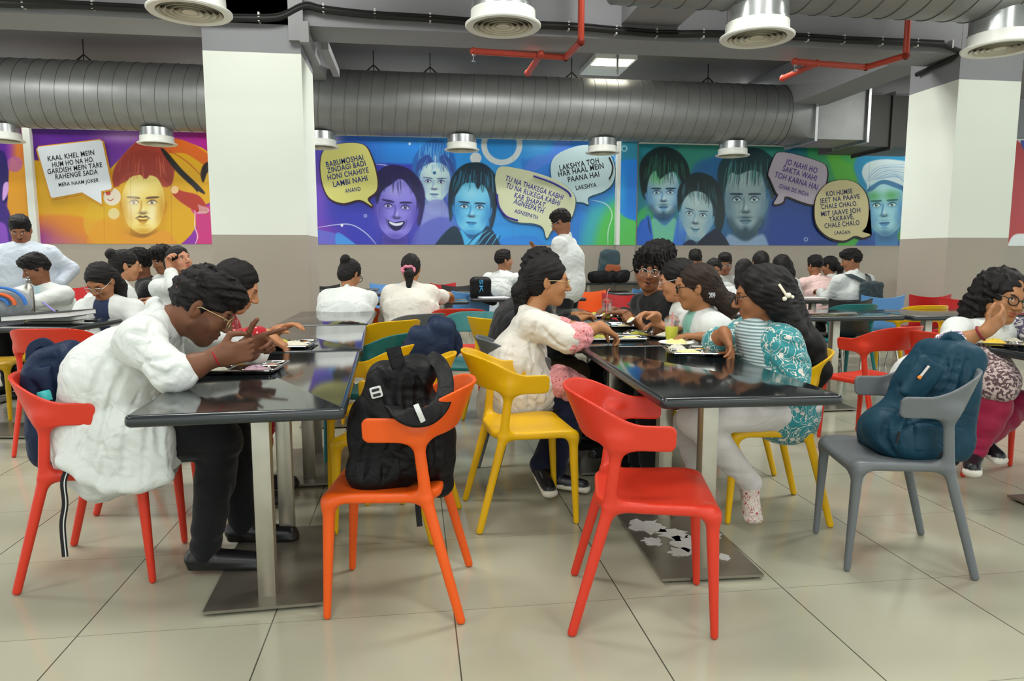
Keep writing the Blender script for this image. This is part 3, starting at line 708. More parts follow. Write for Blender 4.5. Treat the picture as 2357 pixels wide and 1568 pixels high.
    p.face(1087, 480, 42, 58, 3, '#74cdf2', '#2b86d2', '#10203e', turn=-.1, brow=1.4, hi='#d8f2fa')
    p.hair([(1040, 450), (1044, 405), (1075, 378), (1115, 378), (1140, 410), (1142, 460), (1128, 440), (1112, 418), (1100, 436), (1088, 416), (1066, 424), (1050, 448)], '#0e2a3c', '#3aa4cc', (((1055, 388), (1132, 388)), ((1040, 442), (1138, 448))), 50, 12)
    p.blob([(1045, 600), (1058, 530), (1085, 552), (1118, 530), (1140, 600)], '#49b6ee', 3); p.blob([(1000, 566), (1045, 520), (1068, 560), (1060, 600), (1000, 600)], '#123048', 3); p.blob([(1075, 600), (1100, 560), (1122, 520), (1150, 560), (1160, 600)], '#143a58', 3)
    for i in range(9): p.stroke([(1075 + i * 8, 566), (1095 + i * 7, 545), (1118 + i * 4, 528 + i * 2)], 2.2, '#6cc8f4' if i % 2 else '#0f2a44', .8)
    for x in (872, 1016, 1180, 1330): p.stroke([(x, 300), (x + 1, 430), (x, 562)], .8, '#1a3060', .3)
def paint_strip(p):
    p.grad([(300, '#2f7f8c'), (360, '#2a7fa0'), (392, '#1a86dc'), (470, '#1e96f0'), (620, '#55bf55')], 1)
    p.blob([(1425, 490), (1480, 490), (1480, 620), (1425, 620)], '#57c05a', 2, sp=False); p.blob([(1420, 380), (1480, 380), (1480, 500), (1455, 506), (1432, 494), (1424, 470)], '#1f7ee0', 4); p.glow(1432, 440, 10, 50, '#28aef4', .7); p.ring(1437, 342, 6, 1.6, '#bfe0e0')
def paint_green(p):
    p.grad([(1460, '#1f7f8f'), (1560, '#2a7a80'), (1680, '#1d5f88'), (1800, '#1b5a8a'), (1900, '#2a8a60'), (2000, '#3f9c2f'), (2100, '#3f9a1c')])
    p.blob([(1570, 330), (1800, 320), (1780, 370), (1700, 345), (1620, 380), (1590, 400)], '#2f8572', 4, .9); p.blob([(1590, 400), (1640, 360), (1700, 340), (1750, 420), (1740, 600), (1580, 600)], '#1e5c96', 10, .8)
    p.blob([(1460, 600), (1462, 505), (1500, 470), (1520, 520), (1510, 600)], '#3fae62', 8); p.blob([(1455, 566), (1478, 505), (1500, 540), (1490, 600), (1455, 600)], '#2458c8', 4, .95); p.blob([(1490, 600), (1505, 520), (1550, 520), (1545, 600)], '#4fb56a', 5)
    p.blob([(1750, 600), (1760, 500), (1800, 430), (1860, 440), (1905, 520), (1950, 570), (1950, 600)], '#17408a', 12); p.glow(1830, 545, 70, 50, '#143a94', .9)
    p.blob([(1860, 325), (1905, 325), (1925, 400), (1945, 430), (1900, 450), (1870, 400)], '#379058', 4, .9); p.blob([(1900, 325), (1960, 325), (1990, 345), (1985, 430), (1940, 440), (1915, 390)], '#52a43a', 6); p.blob([(1930, 330), (1965, 350), (1980, 372), (1950, 375), (1930, 355)], '#3c9a52', 6, .8)
    p.blob([(1975, 420), (1965, 380), (1985, 345), (2020, 325), (2070, 325), (2100, 360), (2100, 480), (2010, 600), (1975, 600), (2000, 520)], '#2c88b4', 8); p.blob([(1930, 560), (1960, 545), (2000, 560), (2000, 600), (1920, 600)], '#41a63a', 4); p.blob([(1965, 600), (1990, 540), (2060, 545), (2080, 600)], '#174a9c', 6)
    p.ring(1855, 551, 4, 1.6, '#a8c4e0')
    # man with ruffled hair
    p.hair([(1478, 450), (1472, 405), (1476, 370), (1500, 345), (1530, 338), (1562, 350), (1582, 378), (1588, 410), (1576, 440), (1560, 400), (1520, 395), (1495, 420), (1490, 460)], '#0d2a2c', '#3f9a5a', (((1485, 355), (1575, 360)), ((1474, 430), (1584, 425))), 60, 21)
    p.face(1527, 446, 38, 54, 0, '#a8cbd8', '#4d86bc', '#112a3e', brow=1.5, beard=.7, hi='#dceef0')
    p.glow(1512, 408, 18, 16, '#5cb86a', .8)
    p.hair([(1476, 430), (1474, 380), (1500, 348), (1545, 342), (1580, 372), (1588, 418), (1572, 425), (1556, 396), (1536, 400), (1518, 412), (1508, 392), (1492, 412), (1486, 445)], '#0c2426', '#2f7a5a', (((1492, 350), (1572, 356)), ((1476, 432), (1584, 424))), 60, 22)
    p.blob([(1490, 600), (1500, 505), (1530, 520), (1556, 505), (1566, 600)], '#6fc0a4', 4, .9); p.blob([(1464, 566), (1478, 515), (1496, 500), (1504, 600), (1464, 600)], '#2f66cc', 4); p.blob([(1546, 600), (1552, 540), (1562, 500), (1580, 520), (1590, 600)], '#3a74d4', 4); p.stroke([(1491, 500), (1494, 520), (1498, 540)], 2.5, '#16304c')
    # man on the right of the group
    p.hair([(1662, 470), (1652, 425), (1655, 380), (1680, 352), (1715, 340), (1755, 345), (1785, 375), (1790, 420), (1778, 460), (1764, 420), (1740, 398), (1690, 400), (1672, 430)], '#0f3038', '#3d7f80', (((1670, 355), (1780, 360)), ((1656, 450), (1784, 445))), 60, 23)
    p.face(1716, 464, 48, 78, 0, '#93abb0', '#55788c', '#0f2c3c', brow=1.5, beard=.9, hi='#c4d6d8')
    p.hair([(1656, 440), (1656, 385), (1690, 350), (1745, 344), (1784, 378), (1788, 430), (1768, 435), (1758, 405), (1730, 392), (1700, 402), (1680, 398), (1668, 430)], '#10343c', '#4a8c88', (((1672, 356), (1778, 360)), ((1656, 440), (1784, 440))), 70, 24)
    p.blob([(1670, 600), (1675, 540), (1715, 556), (1758, 540), (1765, 600)], '#8ea8c8', 6, .9)
    # woman in the middle
    p.hair([(1562, 490), (1560, 440), (1580, 408), (1610, 397), (1645, 412), (1664, 450), (1668, 500), (1655, 540), (1640, 500), (1625, 455), (1595, 445), (1575, 460)], '#14282f', '#4a8898', (((1575, 412), (1650, 418)), ((1564, 480), (1666, 500))), 50, 25)
    p.face(1604, 497, 37, 56, 6, '#a2bcc0', '#6d9cba', '#18283c', male=False, jaw=.5, mouth='smile', turn=-.25, hi='#d6e4e6')
    p.hair([(1563, 475), (1566, 432), (1600, 400), (1645, 418), (1664, 470), (1658, 505), (1640, 470), (1622, 446), (1598, 440), (1580, 452)], '#16292e', '#3f7484', (((1578, 410), (1646, 420)), ((1566, 470), (1662, 485))), 50, 26)
    p.blob([(1600, 566), (1640, 530), (1655, 530), (1680, 566), (1680, 600), (1600, 600)], '#121c34', 2); p.blob([(1570, 566), (1590, 552), (1605, 566), (1605, 600), (1565, 600)], '#182442', 2)
    # turbaned man
    p.face(2038, 476, 43, 66, -2, '#9ad0dc', '#3a7ab4', '#143a50', brow=1.6, mouth='calm', turn=-.3, beard=.25, hi='#d4ecdc'); p.glow(2010, 452, 18, 12, '#3f9a3a', .7); p.glow(2052, 450, 18, 12, '#3f9a3a', .7)
    p.blob([(1995, 425), (1984, 400), (1992, 378), (2020, 368), (2060, 368), (2095, 380), (2100, 440), (2070, 425), (2030, 414), (2005, 425), (1996, 437)], '#c6d8dc', 3)
    for i in range(9): p.stroke([(1990 + i * 4, 420 - i), (2020 + i * 6, 385 + i * 3), (2090, 378 + i * 7)], 1.3, '#4a86b8' if i % 2 else '#88aecc', .8)
    p.blob([(1996, 438), (2010, 425), (2035, 414), (2070, 424), (2095, 440), (2095, 446), (2060, 432), (2030, 424), (2006, 440)], '#2a6090', 2, .8)
    for x in (1560, 1700, 1886, 2000): p.stroke([(x, 300), (x + 1, 430), (x, 562)], .8, '#0f3040', .3)
m1 = panel(79, 640, ZT, paint_joker, 'mural_panel', 'purple and orange mural with a smiling moustached portrait, behind the left tables', step=.0078)
m0 = panel(-60, 62, ZT + .03, paint_left, 'mural_panel', 'sliver of purple mural at the far left edge', step=.009)
m2 = panel(690, 1420, ZT, paint_blue, 'mural_panel', 'blue mural with three painted portraits behind the standing man', step=.0078)
ms = panel(1428, 1465, ZT, paint_strip, 'mural_panel', 'narrow blue and green mural strip on the wall pier', Y=YW - .14, step=.009)
m3 = panel(1468, 2125, ZT - .02, paint_green, 'mural_panel', 'green and blue mural with four painted portraits at right', step=.0078)
b = B(); xa = aty(1420, 450, YW - .14).x; xb = aty(1428, 450, YW - .14).x; xc = aty(1465, 450, YW - .14).x
b.box(xa, xb, YW - .14, YW, 1.398, ZT + .02); o = b.obj('trim_6', M_white); struct(o)
b = B(); b.box(xa + .01, xc - .01, YW - .125, YW, 0, 1.397); struct(b.obj('trim_7', M_taupe))
b = B(); b.box(aty(62, 450, YW - .1).x, aty(79, 450, YW - .1).x, YW - .1, YW, 1.398, 3.26); struct(b.obj('trim_8', M_white))
b = B(); b.box(aty(62, 450, YW - .1).x, 9, YW - .06, YW, 3.21, 3.30); struct(b.obj('trim_9', M_grey))
def paint_red(p):
    p.grad([(2300, '#b22a2c'), (2500, '#c2363a')]); p.blob([(2335, 290), (2400, 285), (2400, 330), (2350, 330)], '#e6e8e8', 2); p.blob([(2352, 295), (2400, 295), (2400, 350), (2356, 345)], '#1e3c98', 2); p.blob([(2325, 552), (2345, 538), (2400, 545), (2400, 580), (2325, 580)], '#e6ecec', 2)
mr = panel(2300, 2600, ZT + .2, paint_red, 'mural_panel', 'red mural with white edge beyond the right column', step=.02)
# ---------------------------------------------------------------- speech bubbles with lettering
def letters(lines, Y, m, parent):
    """lines: text, (x,y) of the centre, width px, cap height px, slope degrees (y down = positive)"""
    out = B(); vs = []; fs = []
    for txt, cx, cy, w, h, ang in lines:
        cu = bpy.data.curves.new('t', 'FONT'); cu.body = txt; cu.align_x = 'CENTER'; cu.offset = .016; cu.extrude = 0; cu.space_character = 1.08; cu.resolution_u = 3
        o = bpy.data.objects.new('t', cu); COL.objects.link(o)
        dg = bpy.context.evaluated_depsgraph_get(); me = o.evaluated_get(dg).to_mesh()
        V = np.array([v.co[:] for v in me.vertices]); F = [tuple(p.vertices) for p in me.polygons]
        o.evaluated_get(dg).to_mesh_clear(); bpy.data.objects.remove(o); bpy.data.curves.remove(cu)
        x0, x1 = V[:, 0].min(), V[:, 0].max(); caph = .70; sx = w / (x1 - x0); sy = h / caph
        U = (V[:, 0] - (x0 + x1) / 2) * sx; Vv = (V[:, 1] - caph / 2) * sy; a = math.radians(ang)
        k = len(vs)
        for u, v in zip(U, Vv):
            px_ = cx + u * math.cos(a) + v * math.sin(a); py_ = cy + u * math.sin(a) - v * math.cos(a)
            p = aty(px_, py_, Y); vs.append(p)
        fs += [tuple(i + k for i in f) for f in F]
    out.add(vs, fs); me = bpy.data.meshes.new('lettering'); me.from_pydata(out.v, [], out.f); me.update()
    return wlink('lettering', me, m, parent)
def bubble(mural, pts, fill, edge, lines, ink, n=4, ew=3, off=(1, 2), sp=True, depth=0, extra=None):
    P = spline(pts, n, True) if sp else [np.array(p, float) for p in pts]
    c = np.mean(P, 0); Y0 = YW - .02 - depth
    def off_poly(d):
        out = []; N = len(P)
        for i in range(N):
            t = P[(i + 1) % N] - P[i - 1]; nrm = np.array([t[1], -t[0]]); nrm = nrm / (np.linalg.norm(nrm) + 1e-9); out.append(P[i] + nrm * d)
        A = lambda Q: abs(sum(Q[i][0] * Q[(i + 1) % len(Q)][1] - Q[(i + 1) % len(Q)][0] * Q[i][1] for i in range(len(Q))))
        if A(out) < A(P): return off_poly(-d) if d > 0 else out
        return out
    e1 = B(); Q = [aty(q[0] + off[0], q[1] + off[1], Y0) for q in off_poly(ew)]; e1.poly([(q.x, q.z) for q in Q], Y0 - .012, YW - .013)
    bo = e1.obj('speech_bubble', edge, mural, world=True, sm=None)
    e2 = B(); Q = [aty(q[0], q[1], Y0) for q in P]; e2.poly([(q.x, q.z) for q in Q], Y0 - .02, Y0 - .011)
    me = e2.mesh('bubble_face'); f = wlink_deep('bubble_face', me, fill, bo, mural)
    lt = letters(lines, Y0 - .0215, ink, None)
    reparent(lt, bo, mural)
    if extra:
        x = B()
        for s, w in extra:
            Q = [aty(q[0], q[1], Y0 - .0215) for q in spline(s, 5)]; x.tube([(q.x, q.y, q.z) for q in Q], w / 1625 * 12, 6)
        me = x.mesh('accent_line'); wlink_deep('accent_line', me, ink, bo, mural)
    return bo
def wlink_deep(name, me, m, parent, top):
    o = link(name, me, m, None); o.parent = parent; return fix_local(o)
def reparent(o, parent, top): o.parent = parent; return fix_local(o)
def fix_local(o):
    o.matrix_parent_inverse = parent_world(o.parent).inverted(); return o
M_inkb = mat('ink_black', '#14141c', .5); M_inkn = mat('ink_navy', '#23307c', .5); M_inkp = mat('ink_purple', '#4a1f78', .5); M_inki = mat('ink_indigo', '#2f2c8e', .5); M_inkd = mat('ink_dark_navy', '#1c2356', .5)
bubble(m1, [(87, 343), (90, 339), (230, 323), (236, 326), (258, 430), (256, 436), (234, 440), (235, 470), (190, 443), (122, 456), (118, 452)], mat('bubble_white', '#dfe6ee', .5), mat('bubble_orange', '#d99a2a', .5),
       [('KAAL KHEL MEIN', 163, 358, 108, 11.5, -8), ('HUM HO NA HO.', 168, 373, 97, 11.5, -8), ('GARDISH MEIN TARE', 172, 387, 127, 11.5, -7.5), ('RAHENGE SADA', 176, 401, 98, 11.5, -7.5), ('MERA NAAM JOKER', 181, 420, 93, 8.5, -7)], M_inkb, sp=False, ew=3.5, off=(0, 1))
bubble(m2, [(738, 375), (748, 345), (785, 331), (835, 333), (855, 362), (868, 410), (866, 440), (846, 458), (857, 475), (828, 460), (790, 468), (758, 455), (742, 420)], mat('bubble_yellow', '#d9d67c', .5), mat('bubble_brown', '#3c2438', .5),
       [('BABUMOSHAI', 793, 370, 87, 12.5, -11.5), ('ZINDAGI BADI', 797, 384, 90, 12.5, -11.5), ('HONI CHAHIYE', 801, 400, 96, 12.5, -11), ('LAMBI NAHI', 806, 417, 80, 12.5, -11), ('ANAND', 812, 437, 36, 9.5, -9)], M_inkn)
bubble(m2, [(1267, 395), (1275, 362), (1310, 342), (1352, 334), (1395, 345), (1414, 385), (1410, 420), (1390, 440), (1358, 452), (1352, 461), (1354, 471), (1340, 466), (1310, 462), (1280, 440)], mat('bubble_ice', '#bcd6dc', .5), mat('bubble_shadow', '#2a5a74', .5),
       [('LAKSHYA TOH', 1333, 378, 92, 12.5, -11), ('HAR HAAL MEIN', 1337, 391, 106, 12.5, -11), ('PAANA HAI', 1343, 407, 73, 12.5, -10.5), ('LAKSHYA', 1349, 429, 48, 10, -9)], M_inkb, ew=1.5,
       extra=[([(1402, 362), (1410, 382), (1408, 400), (1402, 412)], 2)])
bubble(m2, [(1141, 430), (1141, 400), (1152, 384), (1185, 387), (1240, 400), (1290, 420), (1320, 448), (1323, 475), (1312, 505), (1290, 518), (1270, 530), (1258, 549), (1250, 525), (1230, 515), (1185, 510), (1155, 490)], mat('bubble_cream', '#d6dbb6', .5), mat('bubble_teal_edge', '#37607c', .5),
       [('TU NA THAKEGA KABHI', 1230, 432, 140, 12, 19), ('TU NA RUKEGA KABHI', 1227, 447, 130, 12, 19), ('KAR SHAPAT,', 1221, 461, 77, 12, 19), ('AGNEEPATH', 1217, 474, 72, 12, 19), ('AGNEEPATH', 1211, 493, 56, 9, 17)], M_inki, ew=1.5, depth=.02,
       extra=[([(1228, 405), (1270, 420), (1305, 440), (1314, 453)], 2.6), ([(1144, 447), (1148, 475), (1165, 498), (1192, 508)], 2.6)])
bubble(m3, [(1772, 412), (1768, 398), (1783, 358), (1797, 351), (1830, 356), (1890, 375), (1902, 392), (1900, 420), (1892, 445), (1875, 470), (1845, 465), (1808, 452), (1800, 466), (1780, 470), (1790, 450), (1785, 442)], mat('bubble_lilac', '#aaa0ae', .5), mat('bubble_black', '#221a20', .5),
       [('JO NAHI HO', 1845, 382, 76, 13, 17), ('SAKTA WAHI', 1841, 399, 81, 13, 17), ('TOH KARNA HAI', 1833, 416, 103, 13, 17), ('CHAK DE INDIA', 1828, 438, 71, 9.5, 17)], M_inkp)
bubble(m3, [(1874, 487), (1880, 450), (1905, 422), (1940, 415), (1970, 422), (1992, 448), (1998, 485), (1993, 520), (1983, 533), (2002, 540), (1985, 547), (1966, 543), (1940, 554), (1905, 545), (1880, 520)], mat('bubble_khaki', '#c2b88a', .5), mat('bubble_black', '#221a20', .5),
       [('KOI HUMSE', 1932, 443, 61, 11, -7), ('JEET NA PAAVE', 1933, 457, 93, 11, -7), ('CHALE CHALO.', 1932, 472, 84, 11, -6), ('MIT JAAVE JOH', 1935, 488, 91, 11, -6), ('TAKRAVE,', 1937, 502, 58, 11, -7), ('CHALE CHALO', 1938, 516, 81, 11, -6), ('LAAGAN', 1939, 535, 36, 8, -3)], M_inkd, depth=.02)
# ================================================================= FURNITURE
def plastic(name, c): return mat(name, c, .38, spec=.45)
PL = dict(red=plastic('red_plastic', '#cb3520'), yellow=plastic('yellow_plastic', '#d9a900'), orange=plastic('orange_plastic', '#df5712'), grey=plastic('grey_plastic', '#63686b'), teal=plastic('teal_plastic', '#1f6c6c'),
          blue=plastic('blue_plastic', '#5b93cf'), black=plastic('black_plastic', '#2a2828'), crimson=plastic('crimson_plastic', '#b51f22'))
# --- moulded arm chair: one smooth shape cut into its parts
def band(P):
    x, y, z = P[:, 0], P[:, 1], P[:, 2]
    y0 = -.075; w = .222 + .16 * np.clip(z - .64, -.05, .2); dd = .135 + .42 * np.clip(z - .64, -.05, .2)
    yy = np.maximum(y0 - y, 0)
    r = np.sqrt((x / w) ** 2 + (yy / dd) ** 2)
    grad = np.sqrt((x / w ** 2) ** 2 + (yy / dd ** 2) ** 2) / np.maximum(r, 1e-6)
    d = (r - 1) / np.maximum(grad, 1e-6)
    t = np.clip((y0 + .06 - y) / (.06 + dd), 0, 1); t = t * t * (3 - 2 * t)
    zh = .692 + .085 * t; zl = .612 + .015 * t
    zc = (zh + zl) / 2; hz = (zh - zl) / 2; rc = .022
    qa = np.maximum(np.abs(z - zc) - hz + rc, 0); qb = np.maximum(y - .078 + rc, 0)
    dyz = np.sqrt(qa ** 2 + qb ** 2) - rc + np.minimum(np.maximum(np.abs(z - zc) - hz + rc, y - .078 + rc), 0)
    q = np.abs(d) - .003; dz = dyz + .003
    return np.sqrt(np.maximum(q, 0) ** 2 + np.maximum(dz, 0) ** 2) + np.minimum(np.maximum(q, dz), 0) - .0042
def seat_f(P):
    x, y, z = P[:, 0], P[:, 1], P[:, 2]
    yc = .035; hy = .195; hx = .203 + .016 * np.clip((y - yc) / hy, -1, 1)
    rc = .085
    qx = np.abs(x) - hx + rc; qy = np.abs(y - yc) - hy + rc
    d2 = np.sqrt(np.maximum(qx, 0) ** 2 + np.maximum(qy, 0) ** 2) + np.minimum(np.maximum(qx, qy), 0) - rc
    top = .440 - .020 * np.exp(-((x / .14) ** 2 + ((y + .01) / .13) ** 2)) - .02 * np.clip((y - .13) / .1, 0, 1) ** 2
    dz = np.abs(z - (top - .018)) - .004; d2 = d2 + .014
    return (np.sqrt(np.maximum(d2, 0) ** 2 + np.maximum(dz, 0) ** 2) + np.minimum(np.maximum(d2, dz), 0) - .014)
def chair_meshes(h=.0046):
    pr = []
    for i, sx in ((2, -1), (3, 1)):
        pr.append(cap((sx * .186, .218, .012), (sx * .186, .200, .40), .0125, .021, k=.01, c=i))
    for i, sx in ((4, -1), (5, 1)):
        Y1 = (0, 1, 0)
        pr.append(cap((sx * .216, -.228, .012), (sx * .196, -.118, .42), .0125, .016, k=.01, c=i, lat=Y1, s=1.25))
        pr.append(cap((sx * .196, -.118, .42), (sx * .212, -.095, .64), .0155, .014, k=.01, c=i, lat=Y1, s=1.3))
    pr += [fn(seat_f, k=.042, c=0), fn(band, k=.05, c=1)]
    pr.append(fn(lambda P: .0 - P[:, 2], k=.001, op='i', c=0))
    V, Q, C = sdf_arrays(pr, (-.30, -.33, -.02), (.30, .28, .82), h)
    qc = C[Q]; fc = np.array([np.bincount(r).argmax() for r in qc]) if len(Q) < 5e5 else qc[:, 0]
    # vertex normals of the whole shape
    n = np.cross(V[Q[:, 2]] - V[Q[:, 0]], V[Q[:, 3]] - V[Q[:, 1]]); N = np.zeros_like(V)
    for k in range(4): np.add.at(N, Q[:, k], n)
    N /= np.linalg.norm(N, axis=1)[:, None] + 1e-12
    out = []
    for c in range(6):
        q = Q[fc == c]; u, inv = np.unique(q, return_inverse=True); q = inv.reshape(-1, 4)
        me = bpy.data.meshes.new(('seat', 'backrest', 'leg', 'leg', 'leg', 'leg')[c]); fill_mesh(me, V[u], q)
        if len(me.vertices) == len(u): me.normals_split_custom_set_from_vertices(N[u])
        out.append(me)
    return out
_t = time.time(); CHM = chair_meshes(); print('chair', time.time() - _t, sum(len(m.polygons) for m in CHM))
CH_COL = {}
def arm_chair(x, y, face, colour, label, group=None, tilt=0, z=0):
    """face: compass direction in degrees the sitter looks (0 = away from the camera, 90 = to the right)"""
    e = empty('arm_chair', (x, y, z), -math.radians(face), label, 'chair', group or colour + ' arm chairs')
    for i, me in enumerate(CHM):
        k = (colour, i)
        if k not in CH_COL:
            m2 = me.copy(); m2.materials.clear(); m2.materials.append(PL[colour]); CH_COL[k] = m2
        o = bpy.data.objects.new(('seat', 'backrest', 'leg', 'leg', 'leg', 'leg')[i], CH_COL[k]); COL.objects.link(o); o.parent = e
    return e
# --- shell chair on thin chrome legs
def shell_meshes():
    b = B(); nu, nv = 16, 26; pr = []
    # profile from seat front to back top: (y, z, halfwidth)
    prof = [(.22, .405, .19), (.215, .43, .20), (.18, .44, .205), (.08, .437, .21), (-.05, .43, .21), (-.13, .437, .21), (-.175, .475, .205), (-.195, .56, .205), (-.215, .68, .215), (-.235, .79, .225)]
    P = spline([(a, b_, c) for a, b_, c in prof], 4); top = []; bot = []
    rows = []
    for k, (y, z, w) in enumerate(P):
        row = []; back = max(0, min(1, (z - .46) / .3))
        for j in range(nu + 1):
            u = -1 + 2 * j / nu
            yy = y + .055 * back * u * u * 1.0; zz = z + (0 if back > 0 else .018 * u * u) + .03 * max(0, back - .7) / .3 * (u * u - .4)
            row.append(Vector((w * u, yy, zz)))
        rows.append(row)
    n = nu + 1; vs = [v for r in rows for v in r]
    fs = [(i * n + j, i * n + j + 1, (i + 1) * n + j + 1, (i + 1) * n + j) for i in range(len(rows) - 1) for j in range(nu)]
    me = bpy.data.meshes.new('shell_tmp'); me.from_pydata(vs, [], fs); me.update()
    bm = bmesh.new(); bm.from_mesh(me); bmesh.ops.recalc_face_normals(bm, faces=bm.faces); bmesh.ops.solidify(bm, geom=bm.faces, thickness=.011); bm.to_mesh(me); bm.free(); smooth(me, 50)
    sh = me; sh.name = 'shell'
    legs = []
    for sx in (-1, 1):
        for (y0, y1) in ((.17, .21), (-.12, -.21)):
            q = B(); q.tube([(sx * .15, y0, .425), (sx * .21, y1, .0)], [.009, .009], 8); legs.append(q.mesh('leg', 40))
    fr = B(); fr.box(-.15, .15, .1, .125, .405, .425); fr.box(-.15, .15, -.12, -.095, .405, .425); fr.box(-.16, -.14, -.12, .17, .408, .424); fr.box(.14, .16, -.12, .17, .408, .424)
    return sh, legs, fr.mesh('frame')
SHM = shell_meshes(); M_chrome = mat('chrome_tube', '#c8c8c4', .2, metal=1.)
for m_ in SHM[1] + [SHM[2]]: m_.materials.append(M_chrome)
def shell_chair(x, y, face, colour, label, group=None):
    e = empty('shell_chair', (x, y, 0), -math.radians(face), label, 'chair', group or colour + ' shell chairs on chrome legs')
    k = ('shell', colour)
    if k not in CH_COL: m2 = SHM[0].copy(); m2.materials.append(PL[colour]); CH_COL[k] = m2
    for n_, me in [('shell', CH_COL[k])] + [('leg', l) for l in SHM[1]] + [('frame', SHM[2])]:
        o = bpy.data.objects.new(n_, me); COL.objects.link(o); o.parent = e
    return e
# --- tables
def granite():
    m = mat('black_granite', '#1b1f21', .09, spec=.75)
    nt = m.node_tree; b = nt.nodes['Principled BSDF']; tc = nt.nodes.new('ShaderNodeTexCoord'); n = nt.nodes.new('ShaderNodeTexVoronoi'); n.inputs['Scale'].default_value = 420
    r = nt.nodes.new('ShaderNodeValToRGB'); r.color_ramp.elements[0].position = .0; r.color_ramp.elements[0].color = (.08, .09, .09, 1); r.color_ramp.elements[1].position = .28; r.color_ramp.elements[1].color = (*lin('#15191b'), 1)
    nt.links.new(tc.outputs['Object'], n.inputs['Vector']); nt.links.new(n.outputs['Distance'], r.inputs[0]); nt.links.new(r.outputs[0], b.inputs['Base Color'])
    b.inputs['IOR'].default_value = 1.75
    return m
M_gran = granite(); M_gedge = mat('granite_edge', '#22282b', .22, spec=.6)
M_steel = mat('brushed_steel', '#a9a598', .34, metal=.75, noise=.06, nscale=14); M_plate = mat('polished_plate', '#8d877b', .30, metal=.7, noise=.22, nscale=4); M_rub = mat('rubber_foot', '#0d0d0d', .8)
TT = .755
def table(cx, cy, rot, L=1.26, Wd=.61, label='', plate=True, group='black granite canteen tables', pil=(-.255, .255)):
    """cx, cy centre; rot degrees anticlockwise of the long axis from the y axis"""
    e = empty('dining_table', (cx, cy, 0), math.radians(rot), label, 'table', group)
    b = B(); b.rbox(-Wd / 2, Wd / 2, -L / 2, L / 2, TT - .036, TT, r=.014, cr=.022, seg=4); me = b.mesh('tabletop', 50)
    for p in me.polygons: p.material_index = 0 if p.normal.z > .9 else 1
    link('tabletop', me, [M_gran, M_gedge], e)
    for y in pil:
        b = B(); b.rbox(-.03, .03, y - .03, y + .03, .016, TT - .036, r=.004, cseg=2, seg=2); b.obj('pillar', M_steel, e)
        b = B(); b.box(-.12, .12, y - .09, y + .09, TT - .042, TT - .036); b.obj('bracket', M_steel, e)
    if plate:
        b = B(); b.box(-.195, .195, -.36, .36, .012, .022); b.obj('base_plate', M_plate, e)
        for sx in (-.16, .16):
            for sy in (-.32, .32): b = B(); b.lathe([(.02, 0), (.02, .012)], 12, c=(sx, sy, 0)); b.obj('foot', M_rub, e)
    return e
def tab_edge(xr, yn, rot, L=1.26, Wd=.61):
    """centre from the near right corner"""
    a = math.radians(rot); return (xr - Wd / 2 * math.cos(a) - L / 2 * math.sin(a), yn - Wd / 2 * math.sin(a) + L / 2 * math.cos(a))
c = tab_edge(-.205, 2.10, 2.2); table(*c, 2.2, L=1.28, label='nearest black table at left, where the man in the white coat eats')
c = tab_edge(-.245, 3.42, 2.7); table(*c, 2.7, L=1.24, label='middle black table of the left row, behind the nearest one')
c = tab_edge(-.30, 4.69, 0); table(*c, 0, L=1.16, label='third black table of the left row, in front of the column')
c = tab_edge(1.377, 2.083, -2.2); RT = table(*c, -2.2, L=1.28, label='nearest black table at right, beside the woman in teal')
c = tab_edge(1.39, 3.38, -1); table(*c, -1, L=1.26, label='second black table of the right row, under the food trays')
c = tab_edge(1.42, 4.66, 0); table(*c, 0, L=1.26, label='third black table of the right row, beside the man in black')
# left background
table(-2.75, 5.17, 90 - 8, L=1.3, Wd=.62, label='black table with open books at the far left', pil=(-.3, .3))
table(-3.72, 6.16, 90 - 6, L=1.5, Wd=.6, label='black table carrying the steel bottle at the far left')
# right background
table(3.05, 5.17, 90, L=1.25, Wd=.66, label='black table behind the woman in teal, left of its twin')
table(4.32, 5.12, 90, L=1.25, Wd=.66, label='black table before the right column')
table(3.10, 2.66, 0, L=1.27, Wd=.62, label='black table cut by the right edge with a full tray')
# middle background
table(-.05, 7.35, 90, L=1.2, Wd=.62, label='black table before the woman with the pink scrunchie'); table(1.22, 7.72, 90, L=1.25, Wd=.62, label='black table with papers in the middle distance')
table(.1, 8.9, 90, L=1.25, Wd=.62, label='farther black table in the middle, near blue and red chairs'); table(-1.2 + .1, 8.95 + .9, 90, L=1.25, Wd=.62, label='far black table behind the woman with the clipped bun')
table(3.95, 7.0, 90, L=1.25, Wd=.62, label='black table with papers before the man in pink'); table(3.0, 8.6, 90, L=1.2, Wd=.62, label='black table before the row of far seated students'); table(5.3, 9.65, 90, L=1.25, Wd=.62, label='far black table between the pink shirt and the right column')
table(2.35, 6.0, 0, L=1.2, Wd=.62, label='black table in the middle distance behind the man in black')
# counter along the back wall
e = empty('wall_counter', (3.7, 11.85, 0), label='long dark counter with bags along the mural wall', cat='counter')
b = B(); b.box(-2.6, 3.6, -.35, .42, .72, .76); b.obj('worktop', M_gedge, e)
for x in (-2.4, -.8, .8, 2.4, 3.4): b = B(); b.box(x - .025, x + .025, -.3, -.25, 0, .72); b.obj('leg', M_steel, e)
